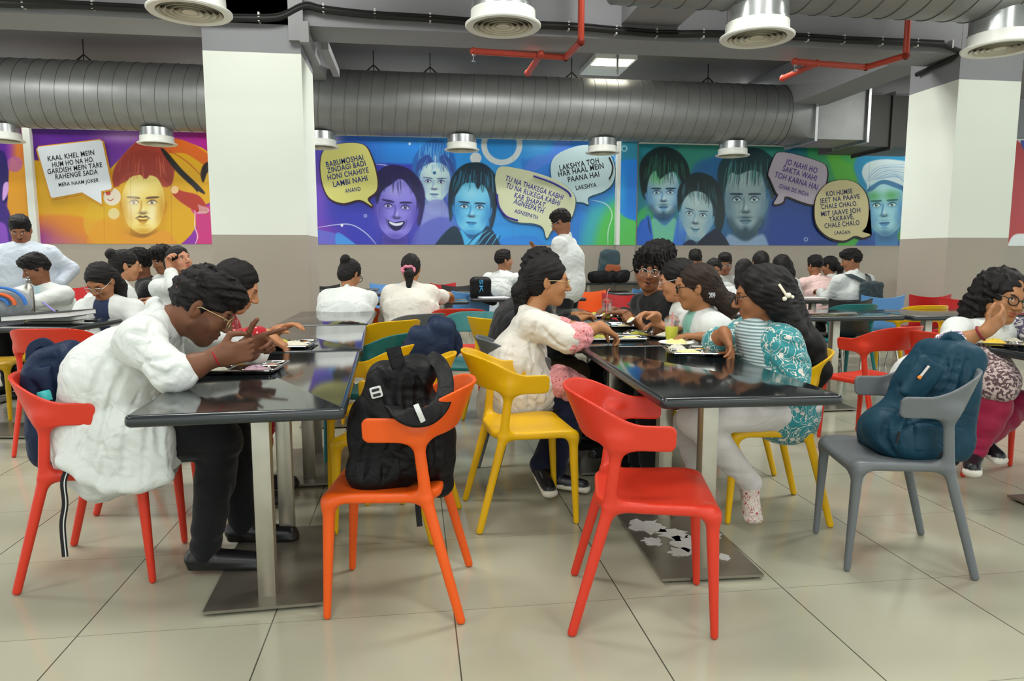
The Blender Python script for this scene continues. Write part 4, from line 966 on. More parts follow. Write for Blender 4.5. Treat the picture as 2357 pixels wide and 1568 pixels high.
# paper scraps stuck on the right base plate
rs = random.Random(4); e = empty('torn_paper', (RT.location.x, RT.location.y, .0225), math.radians(-2.2), 'torn white paper scraps stuck on the steel base plate', 'paper')
M_pap = mat('torn_paper', '#b4b2ae', .8, bump=.5, bscale=60)
for cx_, cy_, r_ in [(-.1, .14, .085), (-.02, .05, .07), (-.13, -.02, .05), (.02, -.06, .08), (-.05, -.14, .05), (.1, -.2, .03), (.14, .02, .045)]:
    b = B(); n = 22; pts = [(cx_ + r_ * rs.uniform(.55, 1.2) * math.cos(6.283 * i / n), cy_ + r_ * rs.uniform(.55, 1.25) * math.sin(6.283 * i / n)) for i in range(n)]
    b.add([(x, y, 0) for x, y in pts] + [(x, y, .0022) for x, y in pts], [tuple(reversed(range(n))), tuple(range(n, 2 * n))] + [(i, (i + 1) % n, (i + 1) % n + n, i + n) for i in range(n)]); b.obj('scrap', M_pap, e, sm=None)
# --- chairs: nearest first
arm_chair(.755, 2.225, 90 + 14, 'red', 'empty red arm chair in the foreground facing the right table')
arm_chair(-.06, 2.44, -90 + 8, 'orange', 'orange arm chair holding the black backpack')
arm_chair(1.885, 2.51, -90 + 16 - 2, 'grey', 'grey arm chair holding the dark teal backpack')
arm_chair(-1.19, 2.83, 90, 'red', 'red arm chair under the man in the white coat, with a navy backpack behind him')
arm_chair(.48, 3.17, 90 - 4, 'yellow', 'empty yellow arm chair in the centre facing the right table')
arm_chair(1.63, 3.05, -90 + 9, 'yellow', 'yellow arm chair under the woman in teal')
def at_back(px_, py_, face, off=.26, z=.777):
    p = atz(px_, py_, z); a = math.radians(face); return p.x + off * math.sin(a), p.y + off * math.cos(a)
def AC(px_, py_, face, colour, label): x, y = at_back(px_, py_, face); return arm_chair(x, y, face, colour, label)
def SCh(px_, py_, face, colour, label): x, y = at_back(px_, py_, face, .24, .80); return shell_chair(x, y, face, colour, label)
AC(1040, 816, -72, 'yellow', 'yellow arm chair just behind the black backpack, back to the centre')
AC(985, 786, -60, 'yellow', 'yellow arm chair holding the small navy backpack')
AC(925, 738, -35, 'yellow', 'yellow arm chair in front of the grey one, second table of the left row')
AC(985, 722, -30, 'grey', 'grey arm chair behind the yellow ones, below the pink scrunchie woman')
AC(92, 757, 0, 'red', 'red arm chair pulled up to the table with open books, back to the camera')
AC(8, 716, 175, 'yellow', 'yellow arm chair beyond the books table at the left edge')
arm_chair(-1.25, 3.62, 90, 'red', 'red arm chair behind the man in the white coat, under the woman in red')
arm_chair(-1.3, 4.35, 82, 'orange', 'orange arm chair at the left row beyond the woman in red')
AC(812, 706, 0, 'orange', 'orange arm chair under the woman with the clipped bun')
AC(955, 703, 0, 'red', 'red arm chair under the woman with the pink scrunchie')
AC(1058, 711, 2, 'red', 'red arm chair right of the scrunchie woman, beside the black top')
AC(950, 764, -60, 'teal', 'teal arm chair tucked behind the small navy backpack')
AC(1100, 717, -160, 'teal', 'teal arm chair behind the black top, mostly hidden')
AC(1095, 731, 60, 'yellow', 'yellow arm chair under the person with curly hair in black')
AC(1100, 776, 86, 'grey', 'grey arm chair under the woman with pink sleeves')
AC(1985, 700, 0, 'teal', 'teal arm chair seen from behind, with a black shell chair beyond it')
AC(2100, 752, -18, 'red', 'red arm chair with open front, left of the laughing woman')
AC(2145, 765, 75, 'red', 'red arm chair under the laughing woman at the right edge')
AC(2150, 703, 0, 'yellow', 'yellow arm chair behind the far right table')
arm_chair(1.72, 3.75, -90, 'yellow', 'yellow arm chair under the smiling woman with the hair clip')
arm_chair(1.78, 4.5, -95, 'red', 'red arm chair under the woman lifting a spoon')
SCh(1968, 690, 0, 'black', 'black shell chair behind the teal arm chair')
SCh(2040, 682, 8, 'blue', 'blue shell chair beside the black one at right')
SCh(2150, 680, 6, 'crimson', 'dark red shell chair left of its twin before the right column')
SCh(2225, 686, 10, 'crimson', 'dark red shell chair next to the laughing woman')
SCh(1900, 664, 0, 'crimson', 'dark red shell chair under the person in the pink shirt')
SCh(1850, 664, 12, 'black', 'black shell chair left of the person in the pink shirt')
SCh(1435, 676, -150, 'crimson', 'red shell chair behind the tall drink on the tray table')
SCh(1478, 664, -60, 'blue', 'blue shell chair behind the man in black')
SCh(1353, 668, 200, 'orange', 'orange shell chair beside the standing man')
SCh(1085, 672, 2, 'blue', 'blue shell chair behind the table with papers')
SCh(885, 652, 175, 'blue', 'blue shell chair between the two women in white')
SCh(1015, 652, 150, 'crimson', 'red shell chair right of the scrunchie woman in the distance')
SCh(1052, 656, 178, 'black', 'black shell chair beside the lettered black bag')
SCh(748, 656, 130, 'black', 'black shell chair beside the column')
SCh(165, 660, 170, 'crimson', 'red shell chair behind the writing woman at left')
SCh(2105, 640, 90, 'crimson', 'dark red shell chair at the wall left of the right column')
# ================================================================= PEOPLE
V3 = lambda *a: np.array(a, float)
def orient(yaw, pitch, roll=0.):
    """columns right, forward, up; yaw compass degrees, pitch down positive"""
    y, p, r = -math.radians(yaw), -math.radians(pitch), math.radians(roll)
    M = Matrix.Rotation(y, 3, 'Z') @ Matrix.Rotation(p, 3, 'X') @ Matrix.Rotation(r, 3, 'Y')
    return np.array(M)
def mixp(a, b, t): return np.asarray(a) * (1 - t) + np.asarray(b) * t
def rig(x, y, face, lean=12, seat=.44, hy=0, hp=18, hr=0, s=1., male=False, wL=None, wR=None, eL=None, eR=None, legs='sit', tw=0, side=0, headup=0., stand=False):
    a = math.radians(face); f = V3(math.sin(a), math.cos(a), 0); r = V3(math.cos(a), -math.sin(a), 0); u = V3(0, 0, 1)
    L = math.radians(lean); sp = f * math.sin(L) + u * math.cos(L) + r * math.sin(math.radians(side)); sp /= np.linalg.norm(sp)
    J = {'s': s, 'male': male, 'f': f, 'r': r}
    J['pel'] = V3(x, y, (.93 * s if stand else seat + .095))
    L2 = math.radians(lean * 1.5); sp2 = f * math.sin(L2) + u * math.cos(L2) + r * math.sin(math.radians(side)); sp2 /= np.linalg.norm(sp2)
    J['chest'] = J['pel'] + sp * .27 * s; J['neck'] = J['chest'] + sp2 * .20 * s
    tr = math.radians(face + tw); rr = V3(math.cos(tr), -math.sin(tr), 0); J['rr'] = rr
    nd = sp2 * .55 + u * .45 + f * .1; nd /= np.linalg.norm(nd)
    J['head'] = J['neck'] + nd * (.165 + headup) * s; J['R'] = orient(face + hy, hp, hr)
    sw = (.20 if male else .172) * s
    for k, q in (('L', -1), ('R', 1)):
        J['s' + k] = J['neck'] - sp2 * .055 * s + rr * q * sw
        w = {'L': wL, 'R': wR}[k]; e = {'L': eL, 'R': eR}[k]
        if w is None: w = J['pel'] + f * .42 * s + r * q * .14 + u * (.80 - J['pel'][2]) if not stand else J['pel'] + rr * q * .27 * s + f * .05 - u * .02
        w = np.asarray(w, float); J['w' + k] = w
        if e is None:
            l1, l2 = .275 * s, .25 * s; d = w - J['s' + k]; D = np.linalg.norm(d); dd = min(D, (l1 + l2) * .995); dn = d / D
            if D > dd: w = J['s' + k] + dn * dd; J['w' + k] = w
            ca = (l1 * l1 + dd * dd - l2 * l2) / (2 * l1 * dd); ca = max(-1, min(1, ca))
            pole = -u * 1.0 + rr * q * .5 - f * .3; pole -= dn * (pole @ dn); pole /= np.linalg.norm(pole)
            e = J['s' + k] + dn * l1 * ca + pole * l1 * math.sqrt(1 - ca * ca)
        J['e' + k] = np.asarray(e, float)
        J['h' + k] = J['pel'] + r * q * .09 * s + (0 if stand else -.01) * u
        if stand: J['k' + k] = V3(*J['h' + k][:2], .49 * s) + f * .02; J['a' + k] = V3(*J['h' + k][:2], .09)
        else:
            J['k' + k] = J['h' + k] + f * .43 * s + r * q * .03 + u * (.50 * s - J['h' + k][2]); J['a' + k] = V3(*(J['k' + k] - f * .03)[:2], .09)
        J['t' + k] = J['a' + k] + f * .14 - u * .05
    return J
def head_prims(J, hs, P_, open_mouth=False, smile=False, fem=False, h=.004):
    c, R, k = J['head'], J['R'], hs
    T = lambda x, y, z: c + R @ (np.array([x, y, z]) * k)
    E = lambda p, r, kk=.012, col=0, op='u', R2=None: ell(T(*p), np.array(r) * k, R if R2 is None else R @ R2, k=kk * k, c=col, op=op)
    jw = .9 if fem else 1.
    g = [E((0, -.014, .035), (.074, .094, .086)), E((0, .018, -.025), (.062 * (.97 if fem else 1), .068, .08), .03), E((0, .046, -.088), (.028 * jw, .028, .022), .035)]
    for q in (-1, 1):
        g += [cap(T(q * .05 * jw, .0, -.05), T(q * .02, .052, -.096), .022 * k, .016 * k, k=.03 * k), E((q * .036, .056, -.032), (.024, .022, .022), .03)]
    g += [cap(T(-.032, .077, .022), T(.032, .077, .022), .012 * k, k=.022 * k)]
    for q in (-1, 1): g += [E((q * .032, .096, .000), (.017, .015, .011), .014, 0, 's')]
    for q in (-1, 1): g += [E((q * .031, .070, .001), (.0135, .0135, .0125), .004)]
    for q in (-1, 1): g += [cap(T(q * .019, .080, .0085), T(q * .046, .074, .0065), .0045 * k, .004 * k, k=.006 * k), cap(T(q * .02, .079, -.0095), T(q * .044, .074, -.0085), .004 * k, k=.008 * k)]
    g += [cap(T(0, .084, .012), T(0, .108, -.030), .0085 * k, .0115 * k, k=.014 * k)]
    for q in (-1, 1): g += [E((q * .012, .096, -.036), (.0085, .011, .0075), .006)]
    mo = -.012 if open_mouth else 0
    g += [E((0, .0805, -.0575), (.024, .0125, .0065), .009), E((0, .078, -.0705 + mo), (.020, .0125, .007), .009)]
    if open_mouth: g += [E((0, .094, -.068), (.017, .018, .0085), .003, 5, 's')]
    else: g += [E((0, .096, -.0642), (.022, .012, .0016), .002, 0, 's')]
    for q in (-1, 1):
        g += [ell(T(q * .076, -.010, -.006), np.array((.0085, .019, .031)) * k, R @ np.array(Matrix.Rotation(q * .35, 3, 'Z')), k=.006 * k), E((q * .086, -.004, -.004), (.006, .010, .018), .004, 0, 's')]
    nb = J['neck']; g += [cap(T(0, -.022, -.045), nb + (J['chest'] - nb) * .05, .053 * k * jw, .057 * k * jw, k=.03 * k, c=0)]
    # colour regions
    pt = []
    for q in (-1, 1):
        z0 = .0305
        pt += [E((q * .033, .088, .0205), (.017, .016, .0034 if fem else .0046), col=2, op='p', R2=np.array(Matrix.Rotation(-q * .12, 3, 'Y'))),
               E((q * .031, .084, .0007), (.0135, .009, .0058), col=3, op='p'), E((q * .031, .086, .0012), (.0058, .012, .0058), col=4, op='p'),
               E((q * .031, .086, .0068), (.0155, .012, .0016), col=2, op='p')]
    pt += [E((0, .092, -.058), (.022, .014, .0058), col=1, op='p'), E((0, .090, -.071 + mo), (.019, .014, .0068), col=1, op='p')]
    if open_mouth: pt += [E((0, .084, -.067), (.014, .014, .0062), col=5, op='p'), E((0, .09, -.0615), (.012, .012, .002), col=3, op='p')]
    if P_.get('stubble'):
        pt = [E((0, .06, -.092), (.062, .05, .03), col=6, op='p'), E((0, .098, -.048), (.026, .016, .0065), col=7, op='p')] + [E((q * .058, .02, -.055), (.022, .035, .045), col=6, op='p') for q in (-1, 1)] + pt
    if P_.get('moustache'): pt = [E((0, .098, -.048), (.027, .02, .006), col=2, op='p')] + pt
    return g, pt
def hand_prims(w, F, Nn, thumb, curl=(.35, .45, .35), tc=.4, k=1., spread=.06, point=None, pinch=False):
    F = unit(F); Nn = unit(Nn - F * (Nn @ F)); A = np.cross(F, Nn) * thumb  # A points to the thumb side
    w = np.asarray(w, float); out = [rbx(w + F * .048 * k, (.036 * k, .046 * k, .0125 * k), np.stack([A, F, Nn], 1), r=.011 * k, k=.015), cap(w - F * .012, w + F * .03 * k, .0235 * k, .022 * k, k=.02, lat=A, s=1.25)]
    for i, (off, l) in enumerate(((.027, .078), (.009, .086), (-.009, .080), (-.026, .063))):
        c = curl if point is None or i not in point else (.05, .08, .05)
        if pinch and i == 0: c = (.75, .75, .3)
        d0 = unit(F + A * (off * spread * 20 * .6)); p = w + F * .088 * k + A * off * k; ang = 0; r = .0088 * k * (1 if i < 3 else .9)
        for j, fr in enumerate((.45, .31, .24)):
            ang += c[j] * (1 + .08 * i); d = d0 * math.cos(ang) + Nn * math.sin(ang); q = p + d * l * fr * k
            out.append(cap(p, q, r, r * .92, k=.005)); p = q; r *= .92
    p = w + F * .022 * k + A * .030 * k; d = unit(F * .6 + A * .75 + Nn * .25)
    q = p + d * .042 * k; out.append(cap(p, q, .0125 * k, .0105 * k, k=.01))
    d = unit(F * (.85 + tc * .2) + A * (.35 - tc * .9) + Nn * (.2 + tc)); q2 = q + d * .032 * k; out.append(cap(q, q2, .0105 * k, .0095 * k, k=.004))
    d = unit(F * .9 + A * (.1 - tc) + Nn * (.3 + tc)); out.append(cap(q2, q2 + d * .024 * k, .0095 * k, .0078 * k, k=.004))
    return out
HAIR = {}
def hair_mat(name, c):
    m = mat(name, c, .55, spec=.3)
    if m.node_tree.nodes.get('strand'): return m
    nt = m.node_tree; b = nt.nodes['Principled BSDF']; tc = nt.nodes.new('ShaderNodeTexCoord'); mp = nt.nodes.new('ShaderNodeMapping'); mp.inputs['Scale'].default_value = (1, 1, .12); n = nt.nodes.new('ShaderNodeTexNoise'); n.name = 'strand'; n.inputs['Scale'].default_value = 420; n.inputs['Detail'].default_value = 2
    nt.links.new(tc.outputs['Object'], mp.inputs[0]); nt.links.new(mp.outputs[0], n.inputs['Vector']); bp = nt.nodes.new('ShaderNodeBump'); bp.inputs['Strength'].default_value = .8; bp.inputs['Distance'].default_value = .004
    nt.links.new(n.outputs['Fac'], bp.inputs['Height']); nt.links.new(bp.outputs[0], b.inputs['Normal']); return m
M_hair = hair_mat('black_hair', '#110e0d'); M_hairb = hair_mat('dark_brown_hair', '#2a1d16')
def cloth(name, c, pat=None, rough=.85, bs=.35):
    m = mat(name, c, rough, sheen=.15, spec=.25)
    nt = m.node_tree; b = nt.nodes['Principled BSDF']
    if nt.nodes.get('fold'): return m
    tc = nt.nodes.new('ShaderNodeTexCoord'); n = nt.nodes.new('ShaderNodeTexNoise'); n.name = 'fold'; n.inputs['Scale'].default_value = 9; n.inputs['Detail'].default_value = 2.5; n.inputs['Distortion'].default_value = 1.2
    n2 = nt.nodes.new('ShaderNodeTexNoise'); n2.inputs['Scale'].default_value = 600
    nt.links.new(tc.outputs['Object'], n.inputs['Vector']); nt.links.new(tc.outputs['Object'], n2.inputs['Vector'])
    b1 = nt.nodes.new('ShaderNodeBump'); b1.inputs['Strength'].default_value = bs; b1.inputs['Distance'].default_value = .03; b2 = nt.nodes.new('ShaderNodeBump'); b2.inputs['Strength'].default_value = .15; b2.inputs['Distance'].default_value = .002
    nt.links.new(n.outputs['Fac'], b1.inputs['Height']); nt.links.new(n2.outputs['Fac'], b2.inputs['Height']); nt.links.new(b1.outputs[0], b2.inputs['Normal']); nt.links.new(b2.outputs[0], b.inputs['Normal'])
    if pat:
        kind, c2, sc = pat; mixn = nt.nodes.new('ShaderNodeMix'); mixn.data_type = 'RGBA'; mixn.inputs['A'].default_value = (*lin(c), 1); mixn.inputs['B'].default_value = (*lin(c2), 1)
        if kind == 'floral':
            v = nt.nodes.new('ShaderNodeTexNoise'); v.inputs['Scale'].default_value = sc; v.inputs['Detail'].default_value = 1.5; v.inputs['Distortion'].default_value = 2.2
            a = nt.nodes.new('ShaderNodeMath'); a.operation = 'SUBTRACT'; a.inputs[1].default_value = .5; nt.links.new(tc.outputs['Object'], v.inputs['Vector']); nt.links.new(v.outputs['Fac'], a.inputs[0])
            ab = nt.nodes.new('ShaderNodeMath'); ab.operation = 'ABSOLUTE'; nt.links.new(a.outputs[0], ab.inputs[0]); r = nt.nodes.new('ShaderNodeMath'); r.operation = 'LESS_THAN'; r.inputs[1].default_value = .022; nt.links.new(ab.outputs[0], r.inputs[0])
            v2 = nt.nodes.new('ShaderNodeTexVoronoi'); v2.inputs['Scale'].default_value = sc * .9; nt.links.new(tc.outputs['Object'], v2.inputs['Vector']); r2 = nt.nodes.new('ShaderNodeMath'); r2.operation = 'LESS_THAN'; r2.inputs[1].default_value = .2; nt.links.new(v2.outputs['Distance'], r2.inputs[0])
            mx = nt.nodes.new('ShaderNodeMath'); mx.operation = 'MAXIMUM'; nt.links.new(r.outputs[0], mx.inputs[0]); nt.links.new(r2.outputs[0], mx.inputs[1]); nt.links.new(mx.outputs[0], mixn.inputs['Factor'])
        elif kind == 'dots':
            v2 = nt.nodes.new('ShaderNodeTexVoronoi'); v2.inputs['Scale'].default_value = sc; nt.links.new(tc.outputs['Object'], v2.inputs['Vector']); r2 = nt.nodes.new('ShaderNodeMath'); r2.operation = 'LESS_THAN'; r2.inputs[1].default_value = .27; nt.links.new(v2.outputs['Distance'], r2.inputs[0]); nt.links.new(r2.outputs[0], mixn.inputs['Factor'])
        elif kind == 'stripe':
            v = nt.nodes.new('ShaderNodeTexWave'); v.bands_direction = 'Z'; v.inputs['Scale'].default_value = sc; v.inputs['Distortion'].default_value = .6; nt.links.new(tc.outputs['Object'], v.inputs['Vector']); nt.links.new(v.outputs['Fac'], mixn.inputs['Factor'])
        elif kind == 'block':
            v = nt.nodes.new('ShaderNodeTexNoise'); v.inputs['Scale'].default_value = sc; v.inputs['Detail'].default_value = 3; nt.links.new(tc.outputs['Object'], v.inputs['Vector']); r = nt.nodes.new('ShaderNodeMath'); r.operation = 'GREATER_THAN'; r.inputs[1].default_value = .5; nt.links.new(v.outputs['Fac'], r.inputs[0]); nt.links.new(r.outputs[0], mixn.inputs['Factor'])
        nt.links.new(mixn.outputs['Result'], b.inputs['Base Color'])
    return m
M_coat = cloth('white_cotton', '#cfd3d0', bs=.6); M_coatb = cloth('bluish_white_cotton', '#c3ccd8', bs=.6); M_coatc = cloth('cream_white_cotton', '#d6d2c8', bs=.6)
M_blkc = cloth('black_cloth', '#101114', bs=.25); M_blk2 = cloth('black_knit', '#17171a'); M_wht = cloth('white_trouser', '#cbc6c4'); M_navy = cloth('navy_cloth', '#161b33'); M_khaki = cloth('khaki_cloth', '#5f4f38')
M_lens = mat('spectacle_lens', '#ffffff', .03, trans=1., ior=1.02, alpha=.15)
SKN = {}
def skin(tone):
    n = 'skin_' + tone[1:]
    return mat(n, attr='Col', rough=.55, sss=.08, spec=.4, noise=.04, nscale=30)
def shade(c, k): return '#%02x%02x%02x' % tuple(max(0, min(255, int(int(c[i:i + 2], 16) * k))) for i in (1, 3, 5))
def person(J, label, tone='#8a5a3c', h=.006, hs=None, hair='short', hcol=None, top=('coat', None), sleeves=(1, 1), bottom=None, shoes=None, glasses=None, hands=None, mouth=None, fem=None, stubble=False, moustache=False, group=None,
           girth=1., inner=None, collar=True, skirt=True, bare=None, lowbody=True, cuff=None, hairx=None, bulk=0., skirtlen=.0, pose=None, name='person', legs=True, gx=None, tx=None, fl=None, welts=None):
    fem = (not J['male']) if fem is None else fem; s = J['s']; hs = hs or s; r, f = J['r'], J['f']; rr = J.get('rr', r); U = V3(0, 0, 1)
    e = empty(name, tuple(J['pel'][:2]) + (0,), -math.atan2(f[0], f[1]), label, 'person', group)
    g0 = girth
    Pd = {'stubble': stubble, 'moustache': moustache}
    hg, pt = head_prims(J, hs, Pd, mouth == 'open', mouth == 'smile', fem, h)
    body = list(hg)
    body += [cap(J['pel'], J['chest'], .11 * s * g0, .115 * s * g0, k=.05, lat=rr, s=1.3), cap(J['chest'], mixp(J['neck'], J['chest'], .25), .112 * s * g0, .062 * s, k=.05, lat=rr, s=1.5)]
    for q in 'LR':
        body += [cap(mixp(J['neck'], J['s' + q], .2), J['s' + q] - U * .01, .038 * s, .040 * s, k=.04), cap(J['s' + q] - U * .01, J['e' + q], .038 * s * (g0 ** .5), .035 * s * (g0 ** .5), k=.02), cap(J['e' + q], mixp(J['e' + q], J['w' + q], .45), .037 * s * (g0 ** .5), .037 * s * (g0 ** .5), k=.02), cap(mixp(J['e' + q], J['w' + q], .45), J['w' + q], .037 * s * (g0 ** .5), .0245 * s, k=.02)]
        if legs: body += [cap(J['h' + q], J['k' + q], .078 * s * g0, .054 * s, k=.03), cap(J['k' + q], mixp(J['k' + q], J['a' + q], .35), .052 * s, .053 * s, k=.02), cap(mixp(J['k' + q], J['a' + q], .35), J['a' + q], .053 * s, .033 * s, k=.02), cap(J['a' + q] - f * .01 - U * .01, J['t' + q], .024 * s, .016 * s, k=.01)]
        hd = (hands or {}).get(q)
        w = J['w' + q]; F = unit(w - J['e' + q])
        if hd is None: hd = {}
        if hd != 'none':
            Fd = np.asarray(hd.get('F', F * .8 + f * .2 - U * .25)); Nn = np.asarray(hd.get('N', -U + .01 * r))
            body += hand_prims(w, Fd, Nn, (1 if q == 'R' else -1), hd.get('curl', (.35, .45, .3)), hd.get('tc', .4), s * hd.get('k', 1.), point=hd.get('point'), pinch=hd.get('pinch', False))
    if legs and lowbody:
        for q in 'LR': body.append(ell(J['a' + q] - U * .01, (.10, .10, .07 * s), k=.01, c=8, op='p'))
    body += pt
    lip = shade(tone, .8); lip = '#%02x%02x%02x' % (min(255, int(int(lip[1:3], 16) * 1.12)), int(int(lip[3:5], 16) * .82), int(int(lip[5:7], 16) * .86))
    pal = [tone, lip, '#17110f', '#cfc8c0', '#120c0a', '#3a1414', shade(tone, .84), shade(tone, .6), '#1a1a1c']
    sdf_obj('body', body, h, skin(tone), e, pal)
    # ---- upper garment
    kind, tm = top; tm = tm or M_coat
    gm = 1.0 + bulk
    R1, R2 = .135 * s * g0 * gm, .140 * s * g0 * gm
    nk = J['neck']
    G = [cap(J['pel'] + U * .02, J['chest'], R1 * 1.03, R2, k=.04, lat=rr, s=1.28), cap(J['chest'], mixp(nk, J['chest'], .30), R2 * .98, .088 * s, k=.06, lat=rr, s=1.5), cap(mixp(nk, J['chest'], .2), mixp(nk, J['chest'], .05), .072 * s, .062 * s, k=.02)]
    for i, q in enumerate('LR'):
        sl = sleeves[i] if isinstance(sleeves, (tuple, list)) else sleeves
        G.append(cap(mixp(nk, J['s' + q], .25) - U * .022, J['s' + q] - U * .008, .055 * s, .056 * s, k=.07))
        gg = g0 ** .5
        if sl >= 1: 
            G += [cap(J['s' + q] - U * .008, J['e' + q], .060 * s * gg, .053 * s * gg, k=.06)]; t = sl - 1
            if t > 0: G += [cap(J['e' + q], mixp(J['e' + q], J['w' + q], min(t, .92)), .056 * s * gg, (.050 if t > .6 else .056) * s * gg, k=.02)]
        else: G += [cap(J['s' + q], mixp(J['s' + q], J['e' + q], sl), .068 * s * gg, .070 * s * gg, k=.035)]
    if kind == 'coat' and skirt:
        fo = f; d = skirtlen
        G += [cap(J['pel'] + U * .0, J['pel'] - fo * .06 - U * (.10 + d), R1 * 1.08, R1 * 1.05, k=.05, lat=r, s=1.3)]
        for q in 'LR': G += [cap(J['h' + q], mixp(J['h' + q], J['k' + q], .55), .10 * s * g0, .088 * s, k=.05)]
    elif legs: G += [cap(J['pel'], J['pel'] - U * .04, R1 * 1.04, R1 * 1.06, k=.04, lat=rr, s=1.3)]
    if collar:
        c0 = mixp(nk, J['chest'], -.02); Rn = J['R']
        upn = unit(nk - J['chest']); fp = unit(f - upn * (f @ upn)); back = c0 - fp * .062 * s + upn * .022; Lc = c0 - rr * .068 * s + fp * .012; Rc = c0 + rr * .068 * s + fp * .012; fr = mixp(nk, J['chest'], .38) + fp * .115 * s * g0
        for a_, b_ in ((back, Lc), (back, Rc)): G.append(cap(a_, b_, .016 * s, .018 * s, k=.010, c=0, lat=upn, s=1.5))
        for a_ in (Lc, Rc): G.append(cap(a_, fr, .018 * s, .012 * s, k=.006, c=0, lat=rr, s=1.5))
    if gx: G += gx
    if fl: G += folds(G, fl, .0065 * s, .02)
    if welts: G += folds(G, welts, .0035 * s, .004, op='u')
    global LASTG; LASTG = G
    paint = []
    if inner:
        cc = mixp(nk, J['chest'], .6) + f * (.14 * s * g0); paint = [ell(cc, (.055 * s, .12, .20 * s), np.stack([rr, f, unit(nk - J['chest'])], 1), c=1, op='p')]
    sd_ = sum(map(ord, label)) % 1000; w1, w2 = waves(sd_, 13, .0036 * s, 4, ridge=True), waves(sd_ + 1, 44, .0014 * s, 5, ridge=True)
    wv = lambda P: w1(P) + w2(P)
    M_t = tm
    if inner: 
        base = '#cfd3d0'; M_t = mat('cloth_painted', attr='Col', rough=.85, sheen=.1, bump=.3, bscale=12)
        sdf_obj('lab_coat' if kind == 'coat' else 'top', G + paint, max(h, .005), M_t, e, [base, inner], disp=wv)
    else: sdf_obj({'coat': 'lab_coat', 'shirt': 'shirt', 'kurta': 'kurta', 'sweater': 'sweater', 'jacket': 'jacket'}.get(kind, 'shirt'), G, max(h, .005), M_t, e, disp=wv)
    if cuff:   # coloured inner sleeve puffs
        for q, t0, t1, rad, mm in cuff: sdf_obj('inner_sleeve', [cap(mixp(J['s' + q], J['e' + q], t0) if t0 <= 1 else mixp(J['e' + q], J['w' + q], t0 - 1), mixp(J['s' + q], J['e' + q], t1) if t1 <= 1 else mixp(J['e' + q], J['w' + q], t1 - 1), rad, rad, k=.02)], .005, mm, e, disp=waves(5, 70, .004, ridge=True))
    # ---- trousers
    if legs and lowbody:
        bm_ = bottom or M_blkc
        T_ = [cap(J['pel'] - U * .02, J['pel'] - U * .05, .125 * s * g0, k=.04, lat=r, s=1.3)]
        for q in 'LR': T_ += [cap(J['h' + q], J['k' + q], .095 * s * g0, .070 * s, k=.03), cap(J['k' + q], mixp(J['k' + q], J['a' + q], .4), .068 * s, .064 * s, k=.02), cap(mixp(J['k' + q], J['a' + q], .4), J['a' + q] - U * .012, .064 * s, .05 * s, k=.02)]
        if tx: T_ += tx
        sdf_obj('trousers', T_, max(h, .006), bm_, e, disp=waves(9, 26, .003, ridge=True))
        for q in 'LR':
            fd = unit((J['t' + q] - J['a' + q]) * np.array([1, 1, .0 if shoes is None else .35])); a_ = J['a' + q]; ft = J['t' + q]
            sd = np.cross(fd, U); S_ = [cap(a_ - fd * .035 - U * .035, ft + fd * .02 + U * .0, .038 * s, .032 * s, k=.02, lat=sd, s=1.12), cap(a_, a_ - U * .03, .045 * s, .042 * s, k=.02), cap(a_ - fd * .045 - U * .062, ft + fd * .035 - U * .012, .020, .022, k=.005, lat=sd, s=1.9, c=1)]
            shm = shoes if isinstance(shoes, (tuple, list)) else (shoes or '#141416', '#141416')
            sm_ = shm[2] if len(shm) > 2 else mat('shoe_leather', attr='Col', rough=.35)
            sdf_obj('shoe', S_ + [fn(lambda P: .002 - P[:, 2], k=.001, op='i')], max(min(h, .005), .004), sm_, e, list(shm[:2]))
    # ---- hair
    c, Rh, k = J['head'], J['R'], hs; T = lambda x, y, z: c + Rh @ (np.array([x, y, z]) * k)
    E = lambda p, rad, kk=.012, op='u': ell(T(*p), np.array(rad) * k, Rh, k=kk * k, op=op)
    hh = max(h, .005) if h > .0045 else .0045
    dn = V3(0, 0, -1)
    H = [E((0, -.018, .038), (.081, .102, .091))]
    dsp = waves(11, 90, .0025 * k)
    cut = [E((0, .118, -.016), (.074, .088, .086), .012, 's'), E((0, .06, -.105), (.12, .09, .09), .02, 's')]
    if hair == 'short': H = [E((0, -.015, .036), (.0795, .0995, .0915)), E((0, .0, .095), (.064, .085, .036), .03)]; cut = [E((0, .138, -.03), (.085, .085, .092), .012, 's'), E((0, .03, -.15), (.12, .13, .105), .03, 's')]; dsp = waves(12, 210, .0028 * k)
    elif hair == 'fringe': H = [E((0, -.015, .036), (.0795, .0995, .0915)), E((0, .01, .092), (.070, .09, .045), .03), E((0, .075, .075), (.055, .036, .032), .03)]; cut = [E((0, .135, -.038), (.085, .082, .080), .012, 's'), E((0, .03, -.15), (.12, .13, .105), .03, 's')]; dsp = waves(13, 190, .0036 * k)
    elif hair == 'curly': H = [E((0, -.02, .05), (.094, .112, .10)), E((0, .03, .105), (.07, .07, .04), .03)]; cut = [E((0, .145, -.055), (.075, .085, .082), .012, 's'), E((0, .0, -.15), (.12, .13, .09), .02, 's')]; dsp = waves(14, 230, .008 * k, 8)
    elif hair in ('bun', 'pony', 'long', 'bigcurly', 'clip', 'lowpony'):
        H += [E((0, -.05, -.02), (.07, .062, .07), .03)]
        if hair == 'bun': H += [E((0, -.105, .085), (.042, .04, .042), .01)]
        if hair == 'pony': H += [cap(T(0, -.105, .0), T(0, -.135, -.06), .034 * k, .04 * k, k=.02), cap(T(0, -.135, -.06), T(0, -.135, -.06) + dn * .15, .04 * k, .022 * k, k=.02)]
